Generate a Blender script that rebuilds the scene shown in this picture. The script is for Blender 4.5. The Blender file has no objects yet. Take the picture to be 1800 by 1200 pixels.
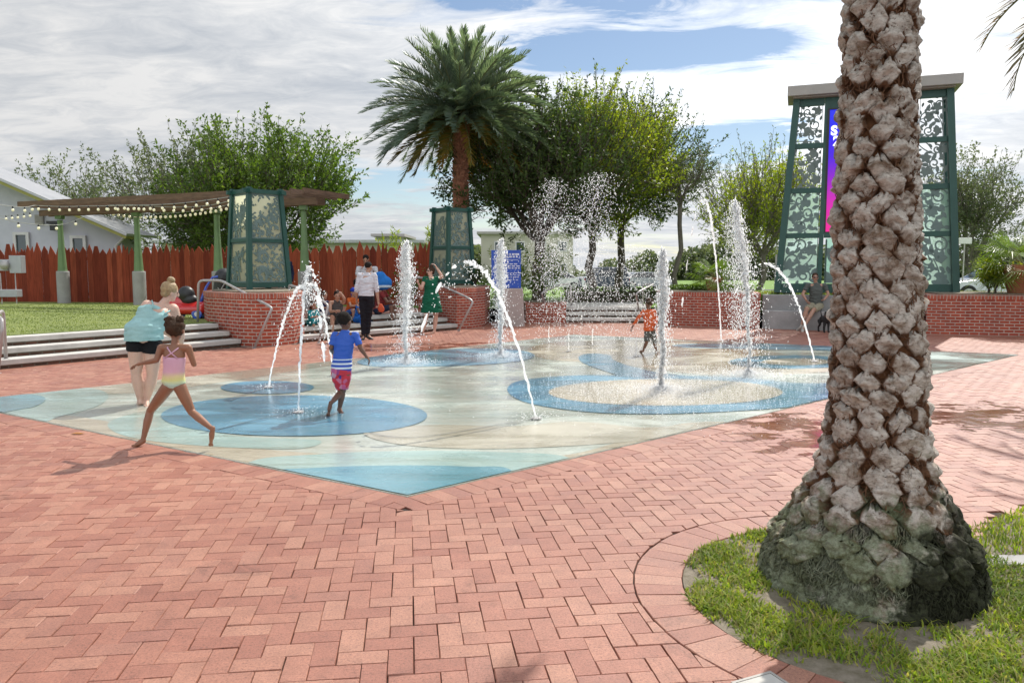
import bpy, math, random
import numpy as np
from mathutils import Vector, Matrix, Quaternion
from mathutils import noise as mno
from math import sin, cos, pi, radians, atan, atan2, sqrt

random.seed(7)
RNG = np.random.default_rng(7)
scene = bpy.context.scene
COL = scene.collection
V = Vector

# ------------------------------------------------------------------ camera maths
F = 1350.0; CX = 900.0; CY = 600.0; H = 1.6
PITCH = atan(125.0 / F)
def ray(px, py):
    u = (px - CX) / F; v = (CY - py) / F
    c, s = cos(PITCH), sin(PITCH)
    return V((u, c + v * s, -s + v * c))
def G(px, py, z=0.0):                       # photo pixel -> point on a level at height z
    r = ray(px, py); t = (z - H) / r.z
    return V((r.x * t, r.y * t, z))
def P(px, py, Y):                           # photo pixel -> point at distance Y
    r = ray(px, py); t = Y / r.y
    return V((r.x * t, Y, H + r.z * t))

# ------------------------------------------------------------------ tagging
def tag(o, label=None, cat=None, group=None, kind=None):
    if label: o['label'] = label
    if cat: o['category'] = cat
    if group: o['group'] = group
    if kind: o['kind'] = kind
    return o
def empty(name, loc, label=None, cat=None, group=None):
    o = bpy.data.objects.new(name, None); o.empty_display_size = .2
    COL.objects.link(o); o.location = loc
    return tag(o, label, cat, group)
KIDS = {}
def link(name, me, parent=None, shift=True):
    o = bpy.data.objects.new(name, me); COL.objects.link(o)
    if parent is not None:
        o.parent = parent
        KIDS.setdefault(parent.name, []).append(o)
    return o
def wloc(o):
    l = V(o.location)
    while o.parent: o = o.parent; l += V(o.location)
    return l
def copy_tree(o, parent=None):
    c = o.copy(); COL.objects.link(c)
    if parent is not None:
        c.parent = parent
        KIDS.setdefault(parent.name, []).append(c)
    for ch in KIDS.get(o.name, []): copy_tree(ch, c)
    return c

# ------------------------------------------------------------------ mesh builder
class MB:
    def __init__(s): s.v = []; s.f = []; s.m = []; s.uv = {}; s.mi = 0
    def add(s, vs, fs, uvs=None):
        b = len(s.v); s.v.extend([tuple(p) for p in vs])
        for k, f in enumerate(fs):
            if uvs and uvs[k]: s.uv[len(s.f)] = uvs[k]
            s.f.append(tuple(i + b for i in f)); s.m.append(s.mi)
        return s
    def box(s, c, size, rot=None):
        c = V(c); hx, hy, hz = size[0] / 2, size[1] / 2, size[2] / 2
        M = rot if rot is not None else Matrix.Identity(3)
        if isinstance(M, (int, float)): M = Matrix.Rotation(M, 3, 'Z')
        vs = [c + M @ V((x * hx, y * hy, z * hz)) for x in (-1, 1) for y in (-1, 1) for z in (-1, 1)]
        return s.add(vs, [(0, 1, 3, 2), (4, 6, 7, 5), (0, 4, 5, 1), (2, 3, 7, 6), (0, 2, 6, 4), (1, 5, 7, 3)])
    def beam(s, a, b, w, h, up=V((0, 0, 1))):      # box from a to b
        a, b = V(a), V(b); d = (b - a); L = d.length; d.normalize()
        x = d.cross(up)
        if x.length < 1e-4: x = d.cross(V((0, 1, 0)))
        x.normalize(); z = x.cross(d)
        vs = []
        for p in (a, b):
            for sx, sz in ((-1, -1), (1, -1), (1, 1), (-1, 1)):
                vs.append(p + x * sx * w / 2 + z * sz * h / 2)
        return s.add(vs, [(0, 1, 2, 3), (7, 6, 5, 4), (0, 4, 5, 1), (1, 5, 6, 2), (2, 6, 7, 3), (3, 7, 4, 0)])
    def beam2(s, a, b, w0, h0, w1, h1, up=V((0, 1, 0))):   # tapered
        a, b = V(a), V(b); d = (b - a).normalized(); x = d.cross(up).normalized(); z = x.cross(d)
        vs = []
        for p, w, h in ((a, w0, h0), (b, w1, h1)):
            for sx, sz in ((-1, -1), (1, -1), (1, 1), (-1, 1)):
                vs.append(p + x * sx * w / 2 + z * sz * h / 2)
        return s.add(vs, [(0, 1, 2, 3), (7, 6, 5, 4), (0, 4, 5, 1), (1, 5, 6, 2), (2, 6, 7, 3), (3, 7, 4, 0)])
    def tube(s, pts, r, n=8, cap=True, jit=0.0):
        pts = [V(p) for p in pts]; N = len(pts)
        rs = r if isinstance(r, (list, tuple)) else [r] * N
        vs = []; prev = None
        for i, p in enumerate(pts):
            t = (pts[min(i + 1, N - 1)] - pts[max(i - 1, 0)])
            t = t.normalized() if t.length > 1e-9 else V((0, 0, 1))
            if prev is None:
                x = t.orthogonal().normalized()
            else:
                x = (prev - t * prev.dot(t))
                x = x.normalized() if x.length > 1e-6 else t.orthogonal().normalized()
            prev = x; y = t.cross(x)
            for k in range(n):
                a = 2 * pi * k / n
                rr = rs[i] * (1 + (random.uniform(-jit, jit) if jit else 0))
                vs.append(p + (x * cos(a) + y * sin(a)) * rr)
        fs = []
        for i in range(N - 1):
            for k in range(n):
                k2 = (k + 1) % n
                fs.append((i * n + k, i * n + k2, (i + 1) * n + k2, (i + 1) * n + k))
        if cap:
            fs.append(tuple(range(n - 1, -1, -1))); fs.append(tuple((N - 1) * n + k for k in range(n)))
        return s.add(vs, fs)
    def cap(s, a, b, r0, r1, n=14):                # capsule-like tapered limb
        a, b = V(a), V(b); d = b - a; L = d.length
        if L < 1e-5: return s.ell(a, (r0, r0, r0))
        d.normalize(); pts = []; rs = []
        for k in range(4):
            t = pi / 2 * (k + .35) / 4.35; pts.append(a - d * r0 * cos(t)); rs.append(r0 * sin(t))
        for k in range(5): 
            t = k / 4; pts.append(a.lerp(b, t)); rs.append(r0 + (r1 - r0) * t)
        for k in range(4):
            t = pi / 2 * (4 - k - .65) / 4.35; pts.append(b + d * r1 * cos(t)); rs.append(r1 * sin(t))
        return s.tube(pts, rs, n)
    def fru(s, a, b, r0, r1, n=18): return s.tube([a, b], [r0, r1], n)
    def ell(s, c, r, M=None, nu=16, nv=10):
        c = V(c); M = M or Matrix.Identity(3); vs = []; fs = []
        vs.append(c + M @ V((0, 0, -r[2])))
        for j in range(1, nv):
            t = -pi / 2 + pi * j / nv
            for i in range(nu):
                a = 2 * pi * i / nu
                vs.append(c + M @ V((r[0] * cos(t) * cos(a), r[1] * cos(t) * sin(a), r[2] * sin(t))))
        vs.append(c + M @ V((0, 0, r[2]))); last = len(vs) - 1
        for i in range(nu): fs.append((0, 1 + (i + 1) % nu, 1 + i))
        for j in range(nv - 2):
            for i in range(nu):
                a = 1 + j * nu + i; b = 1 + j * nu + (i + 1) % nu
                fs.append((a, b, b + nu, a + nu))
        o = 1 + (nv - 2) * nu
        for i in range(nu): fs.append((o + i, o + (i + 1) % nu, last))
        return s.add(vs, fs)
    def lathe(s, c, prof, n=24, cap=True):
        c = V(c); vs = []; fs = []
        for r, z in prof:
            for k in range(n):
                a = 2 * pi * k / n; vs.append(c + V((r * cos(a), r * sin(a), z)))
        for i in range(len(prof) - 1):
            for k in range(n):
                k2 = (k + 1) % n; fs.append((i * n + k, i * n + k2, (i + 1) * n + k2, (i + 1) * n + k))
        if cap: fs.append(tuple(range(n - 1, -1, -1))); fs.append(tuple((len(prof) - 1) * n + k for k in range(n)))
        return s.add(vs, fs)
    def prism(s, poly, z0, z1, bottom=True, uv=False):
        n = len(poly); vs = [V((p[0], p[1], z0)) for p in poly] + [V((p[0], p[1], z1)) for p in poly]
        fs = []; uvs = []; u = 0
        for i in range(n):
            j = (i + 1) % n; L = (V(poly[j][:2]) - V(poly[i][:2])).length
            fs.append((i, j, n + j, n + i)); uvs.append([(u, z0), (u + L, z0), (u + L, z1), (u, z1)]); u += L
        fs.append(tuple(n + i for i in range(n))); uvs.append([(p[0], p[1]) for p in poly])
        if bottom: fs.append(tuple(range(n - 1, -1, -1))); uvs.append(None)
        return s.add(vs, fs, uvs if uv else None)
    def build(s, name, mat, parent=None, smooth=False, bevel=0, edges=None):
        off = wloc(parent) if parent is not None else V((0, 0, 0))
        me = bpy.data.meshes.new(name)
        vs = [(p[0] - off.x, p[1] - off.y, p[2] - off.z) for p in s.v] if parent is not None else s.v
        me.from_pydata(vs, [], s.f)
        mats = mat if isinstance(mat, (list, tuple)) else [mat]
        for m in mats: me.materials.append(m)
        if len(mats) > 1: me.polygons.foreach_set('material_index', s.m)
        if s.uv:
            ul = me.uv_layers.new(name='UVMap').data
            for k, uvs in s.uv.items():
                for li, uv in zip(me.polygons[k].loop_indices, uvs): ul[li].uv = uv
        if smooth: me.polygons.foreach_set('use_smooth', [True] * len(me.polygons))
        me.update()
        o = link(name, me, parent)
        if bevel:
            b = o.modifiers.new('bevel', 'BEVEL'); b.width = bevel; b.segments = 2; b.limit_method = 'ANGLE'
        return o

def np_mesh(name, verts, faces, mat, parent=None, smooth=False, matidx=None):
    """fast builder for many equal-size faces (numpy arrays)"""
    off = wloc(parent) if parent is not None else V((0, 0, 0))
    me = bpy.data.meshes.new(name)
    verts = np.asarray(verts, dtype=np.float32) - np.array(off, dtype=np.float32)
    faces = np.asarray(faces, dtype=np.int32); n, k = faces.shape
    me.vertices.add(len(verts)); me.vertices.foreach_set('co', verts.ravel())
    me.loops.add(n * k); me.loops.foreach_set('vertex_index', faces.ravel())
    me.polygons.add(n); me.polygons.foreach_set('loop_start', np.arange(0, n * k, k, dtype=np.int32))
    me.polygons.foreach_set('loop_total', np.full(n, k, dtype=np.int32))
    mats = mat if isinstance(mat, (list, tuple)) else [mat]
    for m in mats: me.materials.append(m)
    if matidx is not None: me.polygons.foreach_set('material_index', matidx)
    if smooth: me.polygons.foreach_set('use_smooth', [True] * n)
    me.update(calc_edges=True); me.validate()
    return link(name, me, parent)

def remeshed(mb, voxel, name, mat, parent, smooth=4, extra=None, fold=0.0):
    me = bpy.data.meshes.new('tmp'); me.from_pydata(mb.v, [], mb.f); me.update()
    o = bpy.data.objects.new('tmp', me); COL.objects.link(o)
    m = o.modifiers.new('r', 'REMESH'); m.mode = 'VOXEL'; m.voxel_size = voxel; m.use_smooth_shade = True
    if smooth:
        k = o.modifiers.new('s', 'SMOOTH'); k.factor = .5; k.iterations = smooth
    dg = bpy.context.evaluated_depsgraph_get(); dg.update()
    ev = o.evaluated_get(dg)
    me2 = bpy.data.meshes.new_from_object(ev)
    nv = len(me2.vertices); co = np.empty(nv * 3, dtype=np.float32); me2.vertices.foreach_get('co', co); co = co.reshape(-1, 3)
    faces = [tuple(p.vertices) for p in me2.polygons]
    verts = [tuple(c) for c in co]
    if fold:
        for i, c in enumerate(verts):
            p = V(c); q = V((p.x * 9, p.y * 9, p.z * 26)); w = abs(mno.noise(q)) * 1.4 + .5 * mno.noise(V((p.x * 34, p.y * 34, p.z * 20))); verts[i] = tuple(p + V((mno.noise(q + V((9, 0, 0))), mno.noise(q + V((0, 7, 0))), .3 * w)) * fold * (1 + w))
    bpy.data.objects.remove(o); bpy.data.meshes.remove(me); bpy.data.meshes.remove(me2)
    out = MB(); out.add(verts, faces)
    if extra: out.add(extra.v, extra.f)
    return out.build(name, mat, parent, smooth=True)

# ------------------------------------------------------------------ materials
MATS = {}
def new_mat(name):
    m = bpy.data.materials.new(name); m.use_nodes = True
    nt = m.node_tree; b = nt.nodes['Principled BSDF']
    MATS[name] = m
    return m, nt, b
def N(nt, typ, **kw):
    n = nt.nodes.new(typ)
    for k, v in kw.items():
        if k in n.inputs: n.inputs[k].default_value = v
        else: setattr(n, k, v)
    return n
def L(nt, a, b): nt.links.new(a, b)
def rgb(c): return (c[0], c[1], c[2], 1)
def ramp(nt, stops, interp='LINEAR'):
    r = nt.nodes.new('ShaderNodeValToRGB'); cr = r.color_ramp; cr.interpolation = interp
    while len(cr.elements) > 1: cr.elements.remove(cr.elements[-1])
    cr.elements[0].position = stops[0][0]; cr.elements[0].color = rgb(stops[0][1])
    for p, c in stops[1:]:
        e = cr.elements.new(p); e.color = rgb(c)
    return r
def mixc(nt, fac, a, b, typ='MIX'):
    m = nt.nodes.new('ShaderNodeMix'); m.data_type = 'RGBA'; m.blend_type = typ
    for s, v in ((0, fac), (6, a), (7, b)):
        if hasattr(v, 'node'): L(nt, v, m.inputs[s])
        else: m.inputs[s].default_value = v if s == 0 else rgb(v)
    return m.outputs[2]
def math_(nt, op, a, b=None, c=None, clamp=False):
    m = nt.nodes.new('ShaderNodeMath'); m.operation = op; m.use_clamp = clamp
    for i, v in enumerate((a, b, c)):
        if v is None: continue
        if hasattr(v, 'node'): L(nt, v, m.inputs[i])
        else: m.inputs[i].default_value = v
    return m.outputs[0]
def coords(nt, kind='Object', scale=(1, 1, 1)):
    t = nt.nodes.new('ShaderNodeTexCoord'); mp = nt.nodes.new('ShaderNodeMapping')
    mp.inputs['Scale'].default_value = scale; L(nt, t.outputs[kind], mp.inputs['Vector']); return mp.outputs[0]
def noise(nt, vec, scale, detail=5, rough=.6, dist=0):
    n = nt.nodes.new('ShaderNodeTexNoise'); n.inputs['Scale'].default_value = scale
    n.inputs['Detail'].default_value = detail; n.inputs['Roughness'].default_value = rough; n.inputs['Distortion'].default_value = dist
    if vec is not None: L(nt, vec, n.inputs['Vector'])
    return n.outputs[0]
def bump(nt, b, h, strength=.3, dist=.02, prev=None):
    n = nt.nodes.new('ShaderNodeBump'); n.inputs['Strength'].default_value = strength; n.inputs['Distance'].default_value = dist
    L(nt, h, n.inputs['Height'])
    if prev is not None: L(nt, prev, n.inputs['Normal'])
    if b is not None: L(nt, n.outputs[0], b.inputs['Normal'])
    return n.outputs[0]

def pmat(name, c1, c2=None, scale=6, rough=.7, bmp=.15, bs=40, stretch=(1, 1, 1), metal=0, island=0, spec=.5, bdist=.01):
    m, nt, b = new_mat(name)
    c2 = c2 or tuple(x * .75 for x in c1)
    vec = coords(nt, 'Object', stretch)
    n = noise(nt, vec, scale, 6, .65)
    r = ramp(nt, [(.3, c1), (.7, c2)]); L(nt, n, r.inputs[0]); col = r.outputs[0]
    if island:
        g = nt.nodes.new('ShaderNodeNewGeometry')
        mr = N(nt, 'ShaderNodeMapRange'); L(nt, g.outputs['Random Per Island'], mr.inputs[0])
        mr.inputs[3].default_value = 1 - island; mr.inputs[4].default_value = 1 + island
        cc = nt.nodes.new('ShaderNodeCombineColor')
        for i in range(3): L(nt, mr.outputs[0], cc.inputs[i])
        col = mixc(nt, 1.0, col, cc.outputs[0], 'MULTIPLY')
    L(nt, col, b.inputs['Base Color'])
    b.inputs['Roughness'].default_value = rough; b.inputs['Metallic'].default_value = metal
    b.inputs['Specular IOR Level'].default_value = spec
    if bmp: bump(nt, b, noise(nt, vec, bs, 6, .7), bmp, bdist)
    return m

def leafmat(name, cols, trans=.45, rough=.45, tint=(1.25, 1.35, .5)):
    m, nt, b = new_mat(name)
    g = nt.nodes.new('ShaderNodeNewGeometry')
    r = ramp(nt, [(i / max(1, len(cols) - 1), c) for i, c in enumerate(cols)]); L(nt, g.outputs['Random Per Island'], r.inputs[0])
    vec = coords(nt, 'Object'); n = noise(nt, vec, .9, 3)
    rr = ramp(nt, [(.35, (.65, .7, .7)), (.65, (1.25, 1.2, 1.1))]); L(nt, n, rr.inputs[0])
    col = mixc(nt, 1, r.outputs[0], rr.outputs[0], 'MULTIPLY')
    L(nt, col, b.inputs['Base Color']); b.inputs['Roughness'].default_value = rough
    b.inputs['Specular IOR Level'].default_value = .35
    t = nt.nodes.new('ShaderNodeBsdfTranslucent')
    tc = mixc(nt, 1, col, tint, 'MULTIPLY'); L(nt, tc, t.inputs[0])
    mx = nt.nodes.new('ShaderNodeMixShader'); mx.inputs[0].default_value = trans
    L(nt, b.outputs[0], mx.inputs[1]); L(nt, t.outputs[0], mx.inputs[2])
    L(nt, mx.outputs[0], nt.nodes['Material Output'].inputs[0])
    return m

def brickmat(name, c1, c2, mortar, bw=.215, bh=.075, ms=.011, rough=.8, off=.5):
    m, nt, b = new_mat(name)
    vec = coords(nt, 'UV')
    br = nt.nodes.new('ShaderNodeTexBrick'); L(nt, vec, br.inputs['Vector'])
    br.offset = off
    br.inputs['Color1'].default_value = rgb(c1); br.inputs['Color2'].default_value = rgb(c2); br.inputs['Mortar'].default_value = rgb(mortar)
    br.inputs['Scale'].default_value = 1; br.inputs['Mortar Size'].default_value = ms; br.inputs['Mortar Smooth'].default_value = .15
    br.inputs['Bias'].default_value = 0; br.inputs['Brick Width'].default_value = bw; br.inputs['Row Height'].default_value = bh
    n = noise(nt, vec, 3, 6, .7); r = ramp(nt, [(.3, (.7, .7, .72)), (.7, (1.2, 1.15, 1.1))]); L(nt, n, r.inputs[0])
    col = mixc(nt, 1, br.outputs[0], r.outputs[0], 'MULTIPLY')
    n2 = noise(nt, vec, 70, 4, .7); r2 = ramp(nt, [(.3, (.75, .75, .75)), (.7, (1.15, 1.15, 1.15))]); L(nt, n2, r2.inputs[0])
    col = mixc(nt, 1, col, r2.outputs[0], 'MULTIPLY')
    L(nt, col, b.inputs['Base Color']); b.inputs['Roughness'].default_value = rough
    h = math_(nt, 'SUBTRACT', 1, br.outputs['Fac']); h = math_(nt, 'ADD', h, math_(nt, 'MULTIPLY', n2, .25))
    bump(nt, b, h, .6, .012)
    return m
# ------------------------------------------------------------------ palette
m_conc = pmat('concrete', (.36, .35, .34), (.24, .235, .225), 1.6, .85, .25, 60)
m_conc_l = pmat('pale_concrete', (.54, .52, .48), (.38, .365, .335), 2.2, .85, .25, 60)
m_brick = brickmat('wall_brick', (.40, .070, .032), (.30, .050, .026), (.46, .36, .30))
m_cap = brickmat('cap_brick', (.46, .12, .065), (.34, .075, .045), (.42, .34, .29), .075, .14, .009, off=0)
m_stepb = brickmat('step_riser_brick', (.16, .06, .035), (.07, .04, .025), (.14, .12, .09), .2, .05)
m_soil = pmat('soil', (.26, .22, .17), (.12, .10, .06), 14, .95, .9, 60)
m_terr = pmat('far_grass', (.16, .26, .035), (.10, .19, .03), .35, .95, .5, 12)
m_lawn = None
m_metal = pmat('painted_rail', (.42, .40, .38), (.34, .32, .31), 4, .35, .02, 50, metal=.3)
m_green = pmat('dark_green_paint', (.012, .060, .045), (.018, .078, .060), 3, .42, .05, 80)
m_lace = pmat('lace_sheet', (.14, .205, .19), (.105, .16, .145), 4, .5, .03, 50)
m_lace_d = pmat('dark_lace_sheet', (.14, .18, .165), (.11, .145, .13), 4, .5, .03, 50)
m_gry = pmat('grey_fascia', (.36, .34, .31), (.30, .285, .26), 2, .6, .08, 30)
m_post = pmat('pale_green_paint', (.15, .24, .10), (.115, .19, .08), 3, .6, .1, 40)
m_wood = pmat('pergola_wood', (.20, .12, .075), (.085, .052, .034), 3, .85, .4, 30, stretch=(1, 1, 6))
m_dark = pmat('black_plastic', (.012, .012, .013), (.02, .02, .02), 4, .45, .05, 40)
m_white = pmat('white_paint', (.72, .71, .70), (.62, .61, .60), 2, .5, .05, 40)

def lawnmat():
    m, nt, b = new_mat('turf')
    v = coords(nt); n = noise(nt, v, 1.3, 5, .7); n2 = noise(nt, coords(nt, 'Object', (3, 1, 1)), 30, 5, .8)
    r = ramp(nt, [(.3, (.17, .22, .05)), (.7, (.32, .36, .11))]); L(nt, n, r.inputs[0])
    r2 = ramp(nt, [(.3, (.55, .6, .5)), (.7, (1.25, 1.25, 1.1))]); L(nt, n2, r2.inputs[0])
    L(nt, mixc(nt, 1, r.outputs[0], r2.outputs[0], 'MULTIPLY'), b.inputs['Base Color']); b.inputs['Roughness'].default_value = .9
    bump(nt, b, n2, .9, .05); return m
m_lawn = lawnmat()

def pavermat():
    m, nt, b = new_mat('clay_paver')
    v = coords(nt); g = nt.nodes.new('ShaderNodeNewGeometry')
    r = ramp(nt, [(0, (.265, .098, .062)), (.3, (.300, .120, .077)), (.6, (.325, .140, .090)), (.88, (.355, .168, .110)), (1, (.265, .105, .072))])
    L(nt, g.outputs['Random Per Island'], r.inputs[0])
    n = noise(nt, v, .45, 4, .6); r1 = ramp(nt, [(.3, (.80, .76, .76)), (.7, (1.12, 1.14, 1.16))]); L(nt, n, r1.inputs[0])
    col = mixc(nt, 1, r.outputs[0], r1.outputs[0], 'MULTIPLY')
    n2 = noise(nt, v, 85, 6, .9); r2 = ramp(nt, [(.36, (.26, .20, .19)), (.45, (.93, .92, .91)), (.66, (1.42, 1.44, 1.45))]); L(nt, n2, r2.inputs[0])
    col = mixc(nt, 1, col, r2.outputs[0], 'MULTIPLY')
    n4 = noise(nt, v, 9, 6, .75); r4 = ramp(nt, [(.3, (.82, .80, .79)), (.65, (1.10, 1.10, 1.10))]); L(nt, n4, r4.inputs[0])
    col = mixc(nt, 1, col, r4.outputs[0], 'MULTIPLY')
    n5 = noise(nt, v, 2.3, 8, .8, .6); r5 = ramp(nt, [(.32, (.66, .62, .60)), (.42, (1, 1, 1)), (.64, (1, 1, 1)), (.74, (1.12, 1.15, 1.18))]); L(nt, n5, r5.inputs[0])
    col = mixc(nt, 1, col, r5.outputs[0], 'MULTIPLY')
    # water lying on the bricks beside the pad
    t = nt.nodes.new('ShaderNodeTexCoord')
    def blob(cx, cy, rx, ry):
        mp = nt.nodes.new('ShaderNodeMapping'); mp.inputs['Location'].default_value = (-cx / rx, -cy / ry, 0)
        mp.inputs['Scale'].default_value = (1 / rx, 1 / ry, 0); L(nt, t.outputs['Object'], mp.inputs[0])
        d = nt.nodes.new('ShaderNodeVectorMath'); d.operation = 'LENGTH'; L(nt, mp.outputs[0], d.inputs[0])
        return math_(nt, 'SUBTRACT', 1, d.outputs['Value'], clamp=True)
    w = math_(nt, 'MAXIMUM', blob(2.9, 7.6, 1.9, 2.8), blob(5.6, 8.0, 2.6, 2.6))
    w = math_(nt, 'MAXIMUM', w, blob(-1.5, 16, 5, 2.5))
    n3 = noise(nt, coords(nt, 'Object', (1, 1.6, 1)), 1.6, 5, .62, .4)
    w = math_(nt, 'ADD', math_(nt, 'MULTIPLY', w, .34), math_(nt, 'MULTIPLY', n3, .9))
    wr = ramp(nt, [(.672, (0, 0, 0)), (.70, (1, 1, 1))]); L(nt, w, wr.inputs[0])
    col = mixc(nt, wr.outputs[0], col, mixc(nt, 1, col, (.72, .62, .58), 'MULTIPLY'))
    L(nt, col, b.inputs['Base Color'])
    mr = N(nt, 'ShaderNodeMapRange'); L(nt, wr.outputs[0], mr.inputs[0]); mr.inputs[3].default_value = .50; mr.inputs[4].default_value = .08
    L(nt, mr.outputs[0], b.inputs['Roughness']); b.inputs['Specular IOR Level'].default_value = .55
    bs = N(nt, 'ShaderNodeBump'); bs.inputs['Distance'].default_value = .004
    mr2 = N(nt, 'ShaderNodeMapRange'); L(nt, wr.outputs[0], mr2.inputs[0]); mr2.inputs[3].default_value = .7; mr2.inputs[4].default_value = .08
    L(nt, mr2.outputs[0], bs.inputs['Strength']); L(nt, n2, bs.inputs['Height']); L(nt, bs.outputs[0], b.inputs['Normal'])
    return m
m_paver = pavermat()
m_joint = pmat('joint_sand', (.06, .032, .024), (.025, .018, .015), 8, .95, .5, 80)

def padmat(name, c1, c2, wet=.5, scale=1.3):
    m, nt, b = new_mat(name)
    v = coords(nt, 'Object', (.55, 1.5, 1)); n = noise(nt, v, scale, 6, .68, .8)
    r = ramp(nt, [(.32, c1), (.68, c2)]); L(nt, n, r.inputs[0])
    n2 = noise(nt, coords(nt), 110, 4, .8); r2 = ramp(nt, [(.3, (.72, .72, .72)), (.7, (1.15, 1.15, 1.15))]); L(nt, n2, r2.inputs[0])
    ns = noise(nt, coords(nt, 'Object', (.35, 2.2, 1)), 1.7, 7, .7, 1.0); rs_ = ramp(nt, [(.34, (.74, .72, .66)), (.5, (1, 1, 1)), (.68, (1.10, 1.12, 1.12))]); L(nt, ns, rs_.inputs[0])
    L(nt, mixc(nt, 1, mixc(nt, 1, r.outputs[0], r2.outputs[0], 'MULTIPLY'), rs_.outputs[0], 'MULTIPLY'), b.inputs['Base Color'])
    nw = noise(nt, coords(nt, 'Object', (.8, 1.3, 1)), .8, 5, .6, .5)
    mr = ramp(nt, [(.42, (.07, .07, .07)), (.66, (.45, .45, .45))]); L(nt, nw, mr.inputs[0])
    L(nt, mr.outputs[0], b.inputs['Roughness']); b.inputs['Specular IOR Level'].default_value = wet
    n3 = noise(nt, coords(nt, 'Object', (1, 1, 1)), 22, 3, .6)
    p = bump(nt, None, n2, .35, .003)
    bump(nt, b, n3, .12, .012, p)
    b.inputs['Coat Weight'].default_value = 1.0; b.inputs['Coat IOR'].default_value = 1.33; cr_ = ramp(nt, [(.40, (.03, .03, .03)), (.60, (.28, .28, .28))]); L(nt, nw, cr_.inputs[0]); L(nt, cr_.outputs[0], b.inputs['Coat Roughness'])
    n6 = noise(nt, coords(nt, 'Object', (1, 1.8, 1)), 13, 4, .6, .4); bc = bump(nt, None, n6, .30, .012); L(nt, bc, b.inputs['Coat Normal'])
    return m
pad_base = padmat('pad_grey_green', (.42, .49, .43), (.60, .61, .52))
pad_beige = padmat('pad_beige', (.58, .51, .38), (.46, .40, .29))
pad_cream = padmat('pad_cream', (.58, .54, .42), (.50, .46, .36))
pad_cyan = padmat('pad_pale_cyan', (.34, .49, .46), (.42, .54, .48))
pad_teal = padmat('pad_teal_blue', (.13, .31, .37), (.18, .36, .41))
pad_blue = padmat('pad_strong_blue', (.06, .23, .36), (.13, .33, .45))
pad_lblue = padmat('pad_light_blue', (.10, .27, .41), (.24, .42, .50))
pad_line = pmat('pad_joint_shadow_line', (.10, .11, .11), None, 5, .7)

# ------------------------------------------------------------------ ground levels
TZ = .45
d1 = V((.559, .829, 0)); n1 = V((-.829, .559, 0))       # the left steps: along and up-slope
S0 = V((-8.3, 12.4, 0)); SA = S0 - d1 * 11.0; SB = V((-5.75, 16.18, 0))
d2 = (V((-1.5, 20.8, 0)) - V((-4.6, 17.1, 0))).normalized(); n2_ = V((-d2.y, d2.x, 0))
RA, RB = V((-4.72, 16.95, 0)), V((-1.5, 20.8, 0))
b = MB(); b.prism([(-60, -40), (60, -40), (60, 40), (-60, 40)], -.06, -.012, bottom=False); b.build('ground', m_joint)['kind'] = 'structure'
inner = [(-60, -20), (-26, -8), tuple((SA + n1 * 1.1)[:2]), tuple((SB + n1 * 1.1 + d1 * .2)[:2]), (-6.7, 18.2), (-5.1, 18.2),
         tuple((RA + n2_ * 1.16)[:2]), tuple((RB + n2_ * 1.16)[:2]), (-2.1, 22.9), (-.9, 22.9), (0, 23.9), (1.55, 24.1), (1.7, 24.6), (4.3, 24.6), (4.4, 22.9),
         (6.9, 21.6), (10.4, 20.1), (13.0, 19.1), (26, 14), (60, -20)]
rings = [inner]
def outw(p, r, z): 
    c = V((0, 12)); q = V(p[:2]) - c; q.normalize(); return (c.x + q.x * r, c.y + q.y * r, z)
ring_pts = [[(p[0], p[1], TZ) for p in inner]]
ring_pts.append([(p[0] * 1.02 + outw(p, 2, 0)[0] * 0, max(p[1], -30) + 0, TZ) if False else tuple(V((p[0], p[1], TZ)) + (V(outw(p, 1, 0)) - V((0, 12, 0))) * 4) for p in inner])
ring_pts.append([outw(p, 36 if abs(p[0]) < 30 else 90, .42) for p in inner])
ring_pts.append([outw(p, 48 if abs(p[0]) < 30 else 110, .0) for p in inner])
ring_pts.append([outw(p, 260, .0) for p in inner]); ring_pts.append([outw(p, 2500, -2) for p in inner])
b = MB(); n = len(inner); vs = [p for r in ring_pts for p in r]; fs = []
for k in range(len(ring_pts) - 1):
    for i in range(n - 1):
        fs.append((k * n + i, k * n + i + 1, (k + 1) * n + i + 1, (k + 1) * n + i))
b.add(vs, [f[::-1] for f in fs]); b.build('terrain', m_terr)['kind'] = 'structure'
# mown lawn in front of the fence
b = MB()
lw = [SA + n1 * 1.12, SB + n1 * 1.12, V((-7.6, 19.6, 0)), V((-6.5, 24.5, 0)), V((-14, 27.5, 0)), V((-30, 29, 0)), V((-34, 8, 0))]
b.prism([(p.x, p.y) for p in lw], TZ - .02, TZ + .012, bottom=False); b.build('lawn', m_lawn)['kind'] = 'structure'
# paved terrace behind the people
b = MB(); tr = [RA + n2_ * 1.14, RB + n2_ * 1.14, V((-2.9, 23.2, 0)), V((-4.5, 24.4, 0)), V((-6.4, 23.5, 0)), V((-7.0, 20.4, 0)), V((-5.0, 18.6, 0))]
b.prism([(p.x, p.y) for p in tr], TZ - .02, TZ + .016, bottom=False); b.build('terrace_paving', m_paver)['kind'] = 'structure'
b = MB(); b.prism([(1.6, 24.55), (4.35, 24.55), (4.6, 27.2), (1.9, 27.6)], TZ - .02, TZ + .014, bottom=False); b.build('upper_path', m_conc_l)['kind'] = 'structure'
b = MB(); b.prism([(-30, 46), (60, 44), (60, 62), (-30, 66)], -.1, .03, bottom=False); b.build('car_park', pmat('asphalt', (.07, .07, .07), (.05, .05, .05), 2, .9, .3))['kind'] = 'structure'

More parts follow.
